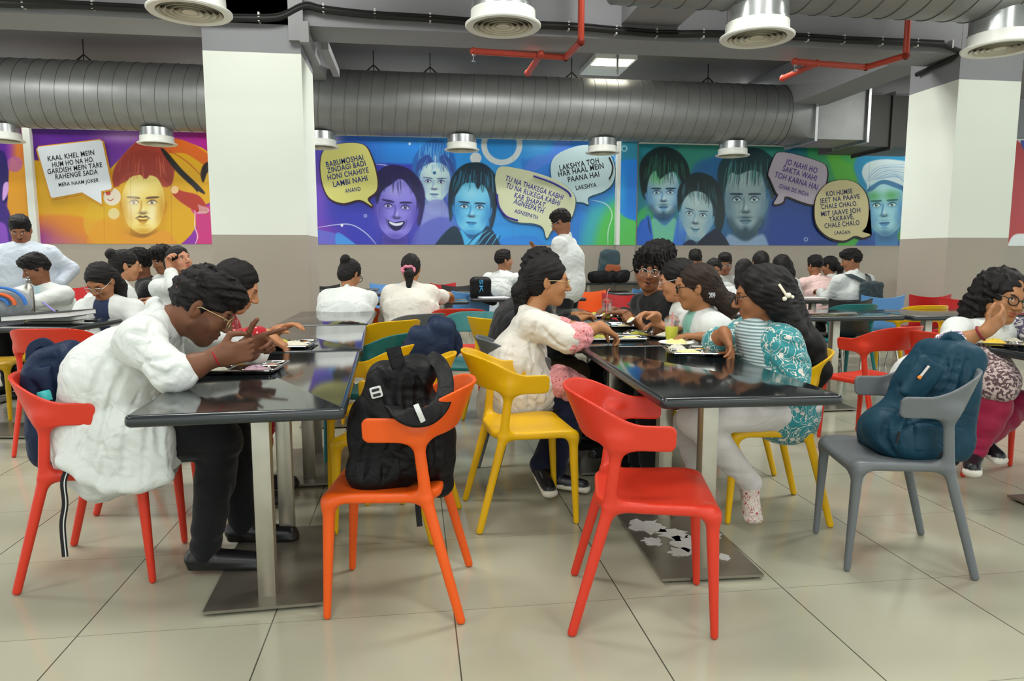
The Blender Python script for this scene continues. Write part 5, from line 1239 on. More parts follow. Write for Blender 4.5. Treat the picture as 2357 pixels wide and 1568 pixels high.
        if hair == 'lowpony': H += [cap(T(0, -.09, -.045), T(0, -.125, -.09), .032 * k, .036 * k, k=.02), cap(T(0, -.125, -.09), T(0, -.125, -.09) + dn * .12 + f * -.02, .036 * k, .02 * k, k=.02)]
        if hair == 'long':
            for q in (-1, 0, 1): H += [cap(T(q * .05, -.07, .0), T(q * .055, -.085, -.1) , .045 * k, .04 * k, k=.03), cap(T(q * .055, -.085, -.1), T(q * .05, -.085, -.1) + dn * .2 - f * .03, .04 * k, .025 * k, k=.03)]
        if hair == 'bigcurly':
            H = [E((0, -.04, .03), (.105, .115, .105)), E((0, -.07, -.07), (.12, .085, .10), .04), cap(T(-.05, -.07, -.1), T(-.05, -.07, -.1) + dn * .09, .06 * k, .04 * k, k=.03), cap(T(.05, -.07, -.1), T(.05, -.07, -.1) + dn * .09, .06 * k, .04 * k, k=.03)]; dsp = waves(15, 150, .0065 * k, 8)
        if hair == 'clip': H += [E((0, -.105, -.015), (.045, .035, .07), .02)]
    if hairx: H += hairx(T, k)
    if hair in ('bun', 'pony', 'long', 'clip', 'lowpony', 'short', 'fringe'):
        bp_ = {'bun': (0, -.10, .08), 'short': (0, -.06, .10), 'fringe': (0, -.06, .10)}.get(hair, (0, -.12, -.02)); cen = T(*bp_).astype(np.float32); rs_ = np.random.RandomState(5); Kd = (rs_.normal(size=(5, 3)) * 24).astype(np.float32); phd = rs_.uniform(0, 6, 5).astype(np.float32); d1 = dsp; am = .0016 * k
        def dsp(P, d1=d1, cen=cen, Kd=Kd, phd=phd, am=am):
            X = P - cen; X = X / (np.sqrt((X ** 2).sum(1)) + .02)[:, None]
            return d1(P) * (.5 if hair not in ('short', 'fringe') else 1.) + am * np.sin(X @ Kd.T + phd).sum(1) * .6
    d0 = dsp; sdf_obj('hair', H + cut, hh, hcol or M_hair, e, disp=lambda P: d0(P) - .0028 * k)
    # ---- spectacles
    if glasses:
        b = B(); gc = {'black': '#15130f', 'gold': '#b9a47a', 'silver': '#b6b6b4'}[glasses]; gm_ = mat('frame_' + glasses, gc, .3, metal=0 if glasses == 'black' else .8)
        th = .0018 if glasses != 'black' else .0026
        rx, rz = .0245, .0205
        for q in (-1, 1):
            b.tube([T(q * .033 + rx * math.cos(t), .101 - .006 * abs(math.cos(t)) * (1 if q * math.cos(t) > 0 else 0), -.004 + rz * math.sin(t)) for t in np.linspace(0, 2 * PI, 22)], th * k, 6)
            b.tube([T(q * .058, .096, .004), T(q * .077, .07, .008), T(q * .081, .0, .008), T(q * .079, -.02, -.008)], th * .9 * k, 6)
        b.tube([T(-.0095, .103, .002), T(0, .106, .006), T(.0095, .103, .002)], th * k, 6)
        go = b.obj('glasses', gm_, e, world=True, sm=60)
        for q in (-1, 1):
            b = B(); n = 20; ring = [T(q * .033 + rx * .97 * math.cos(6.2832 * i / n), .0985, -.004 + rz * .97 * math.sin(6.2832 * i / n)) for i in range(n)]; ring2 = [p + Rh @ V3(0, .0012, 0) for p in ring]
            b.loft([[Vector(p) for p in ring], [Vector(p) for p in ring2]]); o = link('lens', b.mesh('lens'), M_lens, go); o.matrix_parent_inverse = parent_world(go).inverted()
    return e
def W(px_, py_, Y): return np.array(aty(px_, py_, Y))
def WZ(px_, py_, z): return np.array(atz(px_, py_, z))

def place(px_, py_, Y, face, zshift=True, **k):
    """a seated or standing rig whose head lies on the given line of sight"""
    hd = W(px_, py_, Y); kk = {a: b for a, b in k.items() if a not in ('wL', 'wR', 'eL', 'eR')}
    J0 = rig(0, 0, face, **kk); o = hd - J0['head']; J = rig(o[0], o[1], face, **k); dz = hd[2] - J['head'][2]
    ml = (k.get('wL') is not None), (k.get('wR') is not None)
    J['head'] = hd; J['neck'] = J['neck'] + V3(0, 0, dz); J['chest'] = J['chest'] + V3(0, 0, dz * .5)
    for q in 'LR': J['s' + q] = J['s' + q] + V3(0, 0, dz * .9); J['e' + q] = J['e' + q] + V3(0, 0, dz * .5)
    return J
def creases(Y, L, r=.005, k=.014):
    """soft grooves pressed into the cloth between pairs of points"""
    return [cap(W(a[0], a[1], a[2] if len(a) > 2 else Y), W(b[0], b[1], b[2] if len(b) > 2 else Y), r, r * .4, k=k, op='s') for a, b in L]

def surf(prims, px_, py_, off=0., Y0=1.6):
    """first point of a shape met by a line of sight"""
    o = np.array([0, 0, CAMZ], np.float32); d = unit(np.array(ray(px_, py_))); t = Y0
    for i in range(90):
        p = o + d * t; q = float(combine(p[None].astype(np.float32), prims)[0])
        if q < .0012: return p - d * off
        t += max(q * .7, .001)
        if t > 9: return None
    return p - d * off
def folds(prims, lines, r=.006, k=.018, depth=.0, op='s'):
    """grooves (or raised welts) laid on the surface of a shape"""
    out = []
    for L in lines:
        P = [surf(prims, x, y, depth) for x, y in spline([np.array(p, float) for p in L], 3)]; P = [p for p in P if p is not None]
        n = max(len(P) - 1, 1)
        for i in range(len(P) - 1):
            if np.linalg.norm(P[i + 1] - P[i]) > .12: continue
            t0, t1 = i / n, (i + 1) / n; w = lambda t: r * (.35 + .65 * math.sin(math.pi * min(max(t, .05), .95)))
            out.append(cap(P[i], P[i + 1], w(t0), w(t1), k=k, op=op))
    return out
def seam(parent, name, prims, line, r, m, off=.001, flat=None):
    P = [surf(prims, x, y, off) for x, y in spline([np.array(p, float) for p in line], 5)]; P = [p for p in P if p is not None]
    b = B(); b.tube(P, r if not flat else 1., 8, flat=flat, up=(0, -1, .1) if flat else None); return b.obj(name, m, parent, world=True, sm=60)
U3 = V3(0, 0, 1)
# --- the man in the white coat, nearest on the left
J = rig(-1.15, 2.83, 90, lean=15, male=True, s=1.06)
J.update(pel=V3(-1.16, 2.83, .54), chest=W(283, 862, 2.83), neck=W(378, 740, 2.80), head=W(466, 708, 2.78), R=orient(80, 30, 0))
J.update(sR=W(322, 778, 2.62), eR=V3(-.80, 2.46, .805), wR=W(503, 820, 2.50), sL=W(370, 770, 3.0), eL=V3(-.66, 2.98, .81), wL=W(565, 800, 2.80))
J.update(hR=V3(-1.13, 2.74, .54), hL=V3(-1.13, 2.92, .54), kR=W(508, 1012, 2.72), kL=W(535, 1005, 2.96), aR=V3(-.80, 2.70, .10), aL=V3(-.72, 2.96, .10), tR=V3(-.63, 2.69, .045), tL=V3(-.55, 2.95, .045))
N_ = 2.83
gx1 = [cap(W(205, 1000, N_), W(172, 1068, N_), .10, .045, k=.06, lat=(0, 1, 0), s=1.5), cap(W(260, 1010, N_), W(255, 1102, N_), .12, .05, k=.06, lat=(0, 1, 0), s=1.5), cap(W(330, 1000, N_), W(345, 1085, N_), .10, .05, k=.06, lat=(0, 1, 0), s=1.6),
       cap(W(185, 1070, N_), W(250, 1108, N_), .042, .042, k=.05, lat=(0, 1, 0), s=3.), cap(W(250, 1108, N_), W(372, 1090, N_), .042, .038, k=.05, lat=(0, 1, 0), s=3.2), cap(W(240, 870, N_), W(215, 985, N_), .10, .10, k=.08, lat=(0, 1, 0), s=1.4),
       rbx(W(300, 1035, 2.63) + V3(0, .012, 0), (.065, .012, .075), np.array(Matrix.Rotation(.12, 3, 'Y')), r=.01, k=.006), cap(W(320, 1000, 2.72), W(372, 1025, 2.72), .105, .10, k=.05), cap(W(330, 990, 2.94), W(372, 1010, 2.94), .105, .10, k=.05)]
gx1 += [cap(W(195, 1010, 2.68), W(150, 1062, 2.60), .035, .014, k=.05), cap(W(215, 1010, 2.68), W(196, 1098, 2.59), .035, .014, k=.05), cap(W(250, 990, 2.62), W(248, 1118, 2.58), .05, .015, k=.05), cap(W(290, 990, 2.62), W(298, 1120, 2.58), .05, .015, k=.05), cap(W(335, 990, 2.62), W(345, 1110, 2.58), .05, .015, k=.05), cap(W(368, 1000, 2.62), W(384, 1096, 2.59), .04, .014, k=.05), cap(W(150, 1060, 2.60), W(200, 1100, 2.59), .014, .014, k=.03), cap(W(200, 1100, 2.59), W(250, 1120, 2.58), .014, .014, k=.03), cap(W(250, 1120, 2.58), W(320, 1118, 2.58), .014, .014, k=.03), cap(W(320, 1118, 2.58), W(386, 1098, 2.59), .014, .014, k=.03)]
P1 = person(J, 'man in a white lab coat leaning over his tray at the near left table', tone='#6e4630', h=.0042, hs=1.13, hair='fringe', stubble=True, sleeves=(1.15, 1.12), girth=1.12, glasses='gold', skirt=False, gx=gx1, fl=[[(352, 740), (335, 790), (322, 850)], [(300, 765), (350, 770), (405, 790)], [(312, 810), (350, 850), (398, 868)], [(330, 830), (370, 828), (402, 815)], [(350, 872), (380, 868), (408, 846)], [(285, 850), (250, 940), (222, 1060)], [(318, 905), (290, 990), (283, 1120)], [(350, 915), (338, 1000), (330, 1110)], [(240, 880), (205, 970), (176, 1050)], [(262, 800), (230, 860), (205, 930)], [(375, 900), (362, 960), (366, 1040)], [(400, 720), (420, 760), (428, 800)], [(230, 1010), (240, 1060), (228, 1110)]],
       welts=[[(258, 1000), (290, 996), (322, 990)], [(258, 1002), (264, 1045), (274, 1085), (300, 1092), (330, 1094)], [(384, 968), (378, 1020), (384, 1080)], [(360, 868), (378, 878), (402, 880)]],
       hands={'R': dict(F=(.75, .1, .12), N=(.3, .65, .1), curl=(1.1, 1.2, .7), tc=.6), 'L': dict(F=(.8, -.1, .25), N=(-.1, -.5, -.3), curl=(1.0, 1.1, .6), tc=-.4, point=(0,))})
def bangle(p, d, r, m, label, cat='bracelet', th=.0035):
    d = unit(d); a = unit(np.cross(d, U3 + .01)); b_ = np.cross(d, a); q = B(); q.tube([p + a * r * math.cos(t) + b_ * r * math.sin(t) for t in np.linspace(0, 2 * PI, 20)], th, 6)
    o = q.obj('bracelet', m, None, sm=60); return tag(o, label, cat)
M_thr = mat('red_thread', '#9c1620', .8)
bangle(mixp(J['eR'], J['wR'], .93), J['wR'] - J['eR'], .0305, M_thr, 'red thread bracelet on the wrist of the man in the white lab coat')
# --- woman in red behind him
J = rig(-1.2, 3.55, 90, lean=30, s=1.0, hy=-10, hp=25, wR=W(618, 772, 3.45), wL=V3(-.7, 3.75, .82)); J['eR'] = V3(-.86, 3.42, .80)
person(J, 'person in a red printed kurta mostly hidden behind the man at the near table', tone='#b07a55', h=.006, hair='lowpony', top=('kurta', cloth('red_print', '#9e1420', ('dots', '#d8a0a0', 55))), sleeves=(1.75, 1.75), bottom=cloth('red_print', '#9e1420', ('dots', '#d8a0a0', 55)), hands={'R': dict(F=(.7, .0, -.5), N=(-.4, .1, -.8), curl=(.5, .6, .4))})
# --- woman in white with pink sleeves
J = rig(.50, 3.60, 90, lean=12, s=.98, hp=5)
J.update(pel=V3(.52, 3.6, .53), chest=W(1192, 830, 3.6), neck=W(1222, 728, 3.6), head=W(1262, 648, 3.6), R=orient(97, 4, 0), sR=W(1232, 745, 3.44), eR=V3(.76, 3.38, .79), wR=W(1383, 752, 3.42), sL=W(1240, 745, 3.76), eL=V3(.78, 3.85, .80), wL=V3(.98, 3.75, .81))
J.update(kR=W(1318, 915, 3.5), kL=W(1330, 905, 3.7), aR=V3(.70, 3.45, .10), aL=V3(.62, 3.42, .17), tR=V3(.82, 3.4, .045), tL=V3(.64, 3.32, .07))
M_pink = cloth('pink_print', '#e2a0a2', ('floral', '#b8424e', 60)); fl = [cap(W(1170, 900, 3.55), W(1180, 960, 3.55), .13, .10, k=.05, lat=(0, 1, 0), s=1.3), cap(W(1240, 880, 3.5), W(1235, 955, 3.5), .07, .03, k=.06, lat=(0, 1, 0), s=1.6), cap(W(1165, 880, 3.6), W(1165, 975, 3.6), .06, .03, k=.05, lat=(0, 1, 0), s=2.)]
person(J, 'woman in a cream white coat with pink patterned sleeves reaching over the trays', tone='#a8744c', h=.0045, hs=1.04, hair='pony', top=('coat', M_coatc), sleeves=(.95, .95), glasses='gold', cuff=[('R', .98, 1.30, .068, M_pink), ('L', .98, 1.2, .06, M_pink)], bottom=M_navy, shoes=('#12141c', '#d9d3c4'), gx=fl, girth=1.04, fl=[[(1232, 745), (1222, 790), (1225, 830)], [(1250, 755), (1275, 785), (1300, 800)], [(1240, 790), (1262, 810), (1290, 815)], [(1215, 830), (1202, 880), (1190, 940)], [(1255, 850), (1245, 900), (1238, 945)], [(1180, 800), (1168, 870), (1158, 930)], [(1230, 840), (1222, 900), (1215, 950)], [(1280, 812), (1268, 850), (1258, 910)]], welts=[[(1268, 800), (1262, 860), (1250, 935)]],
       hands={'R': dict(F=(.75, .0, -.45), N=(-.45, .0, -.8), curl=(.5, .7, .5), pinch=True)})
sdf_obj('kurta_hem', [cap(W(1290, 880, 3.5), W(1325, 895, 3.5), .085, .075, k=.03, lat=(0, 1, 0), s=1.5)], .006, M_pink, [o for o in COL.objects if o.name.startswith('person')][-1], disp=waves(3, 40, .005, ridge=True))
# --- curly haired person in black behind her
J = rig(.55, 4.25, 88, lean=20, s=1.0, hp=10, wR=W(1325, 738, 4.2), wL=V3(1.0, 4.4, .82))
person(J, 'person in a black top with loose curly hair behind the woman with pink sleeves', tone='#a8744c', h=.006, hair='bigcurly', top=('sweater', M_blk2), sleeves=(1.85, 1.85), bottom=M_khaki, girth=1.1)
# --- man in black facing the camera, talking
J = place(1494, 624, 4.15, -100, lean=12, s=1.0, male=True, hy=-62, hp=2, hr=-4, wL=WZ(1468, 742, .80), wR=WZ(1510, 728, .83))
person(J, 'man in black with round spectacles and an open mouth facing the camera', tone='#8a5a3c', h=.005, hair='curly', top=('sweater', M_blkc), sleeves=(1.5, 1.5), glasses='silver', mouth='open', hands={'L': dict(F=(-.6, -.5, .4), N=(-.4, .3, -.4), curl=(1.1, 1.1, .6))})
J = place(1517, 600, 5.0, -90, lean=8, male=True, hp=8)
person(J, 'curly haired man half hidden behind the man in black', tone='#7a4f38', h=.007, hair='curly', top=('shirt', M_blkc), sleeves=1.5)
# --- woman lifting a spoon
J = place(1558, 646, 3.9, -90, lean=14, s=.98, hp=10, hy=22, wR=W(1508, 728, 3.75), wL=V3(1.42, 3.75, .80))
PS6 = J
person(J, 'woman in white with spectacles lifting a plastic spoon above the trays', tone='#b17c58', h=.005, hair='clip', glasses='silver', top=('coat', M_coat), sleeves=(1.3, 1.3), hands={'R': dict(F=(-.8, -.2, .15), N=(.1, -.2, -.7), curl=(.8, .9, .5), pinch=True)})
# --- smiling woman with the small hair clip
J = place(1602, 662, 3.5, -90, lean=10, s=.98, hp=4, hy=22, wL=V3(1.42, 3.30, .80), wR=V3(1.44, 3.62, .80))
person(J, 'smiling woman in white with a tied brown ponytail beside the woman in teal', tone='#9c6a45', h=.0048, hs=.97, hair='clip', hcol=M_hairb, glasses='black', mouth='smile', top=('coat', M_coat), inner='#7fb5a6', sleeves=(1.6, 1.6),
       hairx=lambda T, k: [cap(T(0, -.115, -.05), T(0, -.17, -.10), .05 * k, .05 * k, k=.03), cap(T(0, -.17, -.10), T(0, -.15, -.17), .045 * k, .03 * k, k=.03)])
# --- woman in teal floral, nearest on the right
J = rig(1.72, 3.0, -90, lean=8, s=1.0)
J.update(pel=V3(1.67, 3.0, .53), chest=W(1768, 835, 3.0), neck=W(1762, 757, 3.0), head=W(1750, 680, 3.0), R=orient(-68, 8, 0), sL=W(1798, 784, 2.84), eL=V3(1.58, 2.74, .66), wL=V3(1.36, 2.85, .60), sR=W(1722, 760, 3.17), eR=W(1648, 786, 3.12), wR=W(1668, 768, 2.98))
J.update(hL=V3(1.70, 2.91, .53), hR=V3(1.70, 3.09, .53), kL=W(1598, 965, 2.85), kR=W(1585, 975, 3.12), aL=V3(1.50, 2.93, .19), aR=V3(1.36, 3.10, .10), tL=V3(1.48, 2.86, .075), tR=V3(1.24, 3.08, .045))
M_teal = cloth('teal_floral', '#33848a', ('floral', '#d8d2c8', 17)); M_str = cloth('striped_cloth', '#5d7f84', ('stripe', '#c9d4d4', 22))
PT = person(J, 'woman in a teal floral jacket with very long dark hair at the near right table', tone='#94613f', h=.0042, hs=1.08, hair='clip', glasses='black', top=('jacket', M_teal), sleeves=(1.25, 1.2), bottom=M_wht, shoes=('#d8cfc6', '#e6e0d4', cloth('scribble_shoe', '#cfc8be', ('floral', '#a23040', 42))), girth=1.05, collar=False,
       gx=[cap(W(1800, 795, 2.83), W(1822, 850, 2.80), .070, .072, k=.06), cap(W(1800, 900, 2.95), W(1818, 975, 2.95), .095, .065, k=.05, lat=(0, 1, 0), s=1.5)], fl=[[(1785, 775), (1815, 790), (1850, 800)], [(1790, 810), (1825, 830), (1858, 835)], [(1780, 840), (1805, 870), (1840, 880)], [(1770, 800), (1772, 850), (1790, 890)], [(1800, 905), (1830, 930), (1850, 970)]],
       hairx=lambda T, k: [cap(T(q * .066, .035, .065), T(q * .078, .012, .0), .022 * k, .018 * k, k=.03) for q in (-1, 1)] + [cap(T(q * .078, .012, .0), T(q * .072, -.04, -.055), .018 * k, .03 * k, k=.03) for q in (-1, 1)] + [cap(T(0, -.07, .02), W(1812, 715, 2.93), .066, .058, k=.06), cap(W(1812, 715, 2.93), W(1862, 795, 2.89), .058, .056, k=.06), cap(W(1862, 795, 2.89), W(1886, 850, 2.87), .054, .042, k=.05), cap(W(1886, 850, 2.87), W(1876, 902, 2.86), .042, .012, k=.05), cap(W(1780, 670, 2.88), W(1846, 780, 2.83), .03, .036, k=.05), cap(W(1850, 800, 2.85), W(1846, 860, 2.86), .03, .012, k=.03)],
       hands={'R': dict(F=(.05, -.55, -.55), N=(-.7, .1, -.5), curl=(.3, .45, .4), tc=.5), 'L': dict(F=(-.8, .4, -.2), N=(0, 0, -1))})
sdf_obj('striped_top', [cap(W(1735, 770, 2.96), W(1775, 870, 2.9), .075, .10, k=.04, lat=(0, 1, 0), s=1.5)], .005, M_str, PT, disp=waves(4, 30, .003, ridge=True))
# claw clip in her hair
b = B(); b.tube([W(1793, 655, 2.86), W(1805, 672, 2.84), W(1812, 684, 2.84)], .006, 8); b.sphere(W(1815, 680, 2.83), .012, 10, 8); b.sphere(W(1806, 688, 2.83), .010, 10, 8); b.sphere(W(1824, 684, 2.84), .008, 10, 8)
o = b.obj('hair_clip', mat('pearl_clip', '#e6ddc8', .25), None, sm=60); tag(o, 'cream claw clip in the long hair of the woman in teal', 'hair clip')
# --- laughing woman on the right
J = rig(3.0, 3.3, -78 + 180 - 30, lean=25, s=1.0)
J.update(pel=V3(2.66, 3.36, .53), chest=W(2240, 815, 3.32), neck=W(2275, 752, 3.26), head=W(2310, 685, 3.2), R=orient(182, 8, -12), sR=W(2205, 760, 3.2), eR=W(2180, 800, 3.05), wR=W(2270, 762, 2.93), sL=W(2330, 770, 3.35), eL=V3(3.15, 3.3, .82), wL=V3(3.2, 3.1, .82))
J.update(hR=V3(2.66, 3.26, .53), hL=V3(2.72, 3.44, .53), kR=W(2290, 935, 2.98), kL=W(2345, 930, 3.15), aR=W(2240, 1035, 3.0), aL=W(2265, 1005, 3.05), tR=W(2238, 1075, 2.92), tL=W(2290, 1045, 2.98))
J['f'] = V3(.85, -.5, 0) / np.linalg.norm([.85, .5]); J['r'] = V3(-.5, -.85, 0) / np.linalg.norm([.5, .85]); J['rr'] = J['r']
M_maroon = cloth('maroon_leggings', '#8a1238', rough=.6); M_blockp = cloth('block_print', '#5a4348', ('block', '#b9a8a4', 70)); M_emb = cloth('embroidered', '#e2e0de', ('block', '#6a5f7e', 55))
PR = person(J, 'laughing woman in an embroidered white kurta eating with her hand at the right edge', tone='#a06f4a', h=.0045, hs=1.08, hair='bigcurly', glasses='black', mouth='smile', top=('kurta', M_coat), sleeves=(1.0, 1.0), bottom=M_maroon, shoes=('#15161c', '#cfcac0'), cuff=[('R', .9, 1.22, .066, M_emb), ('L', .9, 1.2, .06, M_emb)],
       hands={'R': dict(F=(.75, .0, .55), N=(.1, .75, .3), curl=(.3, .45, .35), tc=-.2)})
sdf_obj('printed_hem', [cap(W(2262, 850, 3.15), W(2290, 880, 3.02), .12, .105, k=.04, lat=J['rr'], s=1.35)], .006, M_blockp, PR, disp=waves(8, 26, .006, ridge=True))
bangle(mixp(J['eR'], J['wR'], .86), J['wR'] - J['eR'], .033, mat('maroon_band', '#7c1a24', .7), 'thick maroon bracelet on the laughing woman at the right edge', th=.006)
# ---------------------------------------------------------------- left background
J = place(47, 530, 7.1, 175, lean=4, male=True, s=1.04, stand=True, hp=22, hy=-12)
person(J, 'tall moustached man standing in a bluish white coat at the left edge', tone='#8c5b40', h=.007, hair='short', moustache=True, top=('coat', M_coatb), sleeves=(1.9, 1.9), girth=1.15, bulk=.06, skirtlen=.25)
J = place(84, 620, 6.8, 205, s=1.06, lean=14, male=True, hp=18, hy=25, wR=V3(-3.78, 6.25, .86), wL=V3(-3.4, 6.3, .80))
person(J, 'seated man in a white coat behind the steel bottle', tone='#7c4f36', h=.006, hair='fringe', top=('coat', M_coat), inner='#b9d6e0', sleeves=(1.9, 1.9))
J = place(231, 648, 5.62, 190, s=1.08, lean=18, hp=34, hy=2, wR=V3(-2.42, 5.30, .79), wL=V3(-2.1, 5.3, .62))
person(J, 'woman in a white coat over a navy dress writing in her notebook', tone='#9a6846', h=.0052, hair='long', glasses='silver', top=('coat', M_coat), inner='#1d2c4c', sleeves=(1.8, 1.8), bottom=cloth('navy_print', '#18253f', ('dots', '#8fa39a', 30)), hands={'R': dict(F=(-.5, -.6, -.3), N=(-.2, .2, -.8), curl=(.8, .8, .5))})
J = place(290, 612, 6.45, 55, s=1.07, lean=16, hp=4, hy=10)
person(J, 'woman in white with a pink hair tie turned away behind the writing woman', tone='#b07c5a', h=.006, hair='bun', glasses='gold', top=('coat', M_coat), sleeves=(1.6, 1.6), girth=1.15, hairx=lambda T, k: [ell(T(0, -.1, -.06), (.03, .03, .03), k=.01, op='u')])
J = place(320, 610, 7.35, 250, s=1.08, lean=10, male=True, hp=16)
person(J, 'curly haired man with spectacles behind the woman with the pink hair tie', tone='#7c4f38', h=.007, hair='curly', glasses='silver', top=('shirt', M_blk2), sleeves=1.6)
J = place(374, 600, 7.2, 215, lean=14, hp=15)
person(J, 'dark haired person in white turned away, left of the woman looking up', tone='#8a5c42', h=.008, hair='curly', top=('coat', M_coat), sleeves=1.8)
J = place(414, 600, 6.2, 165, lean=4, hp=-14, hy=-35, hr=6, wR=W(392, 620, 6.1), eR=W(400, 660, 6.0))
person(J, 'woman with long dark hair looking up, hand at her ear, beside the column', tone='#b57f62', h=.0055, hair='long', top=('coat', M_coat), sleeves=(1.4, 1.75), hands={'R': dict(F=(-.1, -.1, .8), N=(.6, -.2, .2), curl=(.7, .8, .5))})
# ---------------------------------------------------------------- middle background
J = place(806, 632, 6.1, 12, lean=18, hp=28, hy=25, s=1.0, wR=V3(-.45, 6.75, .80))
person(J, 'woman in white seen from behind with a clipped up bun, below the yellow bubble', tone='#9a6a48', h=.006, hair='bun', glasses='black', top=('coat', M_coat), sleeves=(1.2, 1.2), cuff=[('R', 1.1, 1.5, .055, M_navy)], girth=1.12)
J = place(946, 620, 6.2, 6, lean=16, hp=22, hy=0, wR=V3(.42, 6.85, .80))
person(J, 'woman in white seen from behind with a pink scrunchie round her ponytail', tone='#a8744c', h=.006, hair='lowpony', top=('coat', M_coatc), sleeves=(1.1, 1.1), girth=1.15)
b = B(); c_ = J['head'] + J['R'] @ V3(-.01, -.115, -.05); b.tube([c_ + V3(.05 * math.cos(t), .01 * math.sin(3 * t), .028 * math.sin(t) + .004 * math.sin(7 * t)) for t in np.linspace(0, 2 * PI, 30)], .014, 8)
o = b.obj('scrunchie', mat('pink_scrunchie', '#c9788e', .8), None, sm=60); tag(o, 'pink scrunchie on the ponytail of the woman seen from behind', 'scrunchie')
J = place(1160, 600, 8.4, 40, lean=4, male=True, hp=-6, hy=35)
person(J, 'young man in white looking up at the standing man', tone='#9a6c4e', h=.008, hair='short', top=('shirt', M_coat), sleeves=(.7, .7))
J = place(1292, 512, 6.95, -62, lean=5, male=True, s=1.0, stand=True, hp=26, hy=0); J['eL'] = J['sL'] - U3 * .27 + J['f'] * .02; J['wL'] = J['eL'] - U3 * .22 + J['f'] * .08; J['wR'] = W(1234, 592, 7.1); J['eR'] = W(1262, 612, 7.15)
person(J, 'standing man in a loose white shirt in front of the murals', tone='#8c5e44', h=.006, hair='short', top=('shirt', M_coat), sleeves=(.85, .85), girth=1.05, bulk=.08, glasses='silver', hands={'R': dict(F=(-.2, 0, .9), N=(-.8, -.2, 0), curl=(.2, .2, .2))}, bottom=M_blkc, collar=True)
# ---------------------------------------------------------------- right background
def far(px_, py_, Y, face, label, hair='short', top=M_coat, male=False, tone='#8f6044', glasses=None, lean=10, hp=12, hy=0, h=.008, **k):
    J = place(px_, py_, Y, face, lean=lean, male=male, hp=hp, hy=hy)
    return person(J, label, tone=tone, h=h, hair=hair, glasses=glasses, top=('shirt', top), sleeves=(1.5, 1.5), fem=not male, **k)
far(1600, 598, 8.6, 10, 'dark haired person seen from behind beyond the woman with the spoon', male=True)
far(1643, 622, 7.4, 190, 'woman with parted dark hair facing the camera beside the man with spectacles', 'clip', h=.0065, tone='#a06f52')
far(1668, 608, 7.9, 200, 'man with spectacles in grey beside the woman facing the camera', 'short', cloth('grey_shirt', '#b9bcb8'), True, glasses='silver', h=.0065)
far(1712, 628, 6.4, 15, 'long haired person in white just behind the head of the woman in teal', 'long')
far(1750, 606, 7.2, 5, 'dark haired person beyond the woman in teal, farther back', 'clip')
far(1797, 612, 7.6, -20, 'long haired woman in white right of the woman in teal, far back', 'long')
far(1876, 612, 8.2, -10, 'man in a pale pink shirt seen from behind', 'short', cloth('pink_shirt', '#e6c6c2'), True, h=.007)
far(1908, 612, 8.7, -40, 'woman with a long ponytail beyond the man in pink', 'pony', h=.007)
J = place(1960, 600, 7.35, -10, lean=8, male=True, hp=10, hy=-45)
person(J, 'man in white wearing a small backpack, seen from behind at right', tone='#8f6044', h=.0065, hair='fringe', top=('shirt', M_coat), sleeves=(1.8, 1.8))
PBK = J
# ================================================================= THINGS ON TABLES AND CHAIRS
def ribbon(parent, name, pts, w, th, m, up=None, world=True):
    b = B(); b.tube([tuple(p) for p in spline([np.array(p, float) for p in pts], 6)], 1., 12, flat=(w, th), up=up); return b.obj(name, m, parent, world=world, sm=60)
def ry(deg): return np.array(Matrix.Rotation(math.radians(deg), 3, 'Y'))
def rx_(deg): return np.array(Matrix.Rotation(math.radians(deg), 3, 'X'))
def rz_(deg): return np.array(Matrix.Rotation(math.radians(deg), 3, 'Z'))
M_bagk = cloth('black_nylon', '#090a0c', rough=.55, bs=.5); M_bagt = cloth('teal_nylon', '#12384a', rough=.55, bs=.4); M_bagn = cloth('navy_nylon', '#162540', rough=.55, bs=.4);
for _m in (M_bagk, M_bagt, M_bagn): _m.node_tree.nodes['Principled BSDF'].inputs['Sheen Weight'].default_value = 0
M_strap = mat('webbing', '#121316', .8, bump=.2, bscale=300)
M_lab = mat('woven_label', '#c9ccca', .6); M_zip = mat('zip_dark', '#0c1016', .5)
# --- black backpack on the orange chair
Yb = 2.42; cb = W(920, 1060, Yb); e = empty('backpack', (cb[0], Yb, .44), label='black backpack standing on the orange chair with its straps over the arm', cat='backpack')
cz = .44
P_ = [rbx((cb[0], Yb, cz + .135), (.165, .115, .135), r=.07, k=.05), rbx(W(915, 935, Yb), (.105, .10, .15), ry(2), r=.06, k=.08), ell(W(960, 850, Yb), (.07, .09, .05), k=.05),
      rbx(W(885, 1030, Yb) + V3(0, -.085, -.02), (.10, .04, .10), r=.04, k=.04), cap(W(870, 980, 2.31), W(985, 985, 2.31), .02, k=.03), cap(W(1015, 1000, Yb), W(1010, 1110, Yb), .05, k=.05), ell(W(855, 1085, 2.36), (.07, .07, .05), k=.05)]
P_ += folds(P_, [[(940, 870), (938, 920), (950, 985)], [(905, 870), (900, 920), (920, 975)], [(868, 850), (885, 900), (905, 950)], [(965, 860), (962, 920), (975, 980)], [(850, 960), (880, 985), (940, 985)], [(905, 1020), (893, 1060), (880, 1110)], [(935, 1025), (932, 1080), (925, 1125)], [(965, 1020), (972, 1070), (978, 1120)], [(850, 1010), (838, 1050), (835, 1100)], [(1000, 960), (1008, 1040), (1000, 1110)]], .008, .022)
P_ += folds(P_, [[(858, 850), (900, 838), (950, 850), (985, 900), (995, 950)]], .004, .004, op='u')
BK = list(P_)
sdf_obj('bag_body', P_, .0045, M_bagk, e, disp=waves(21, 20, .0035, 4, ridge=True))
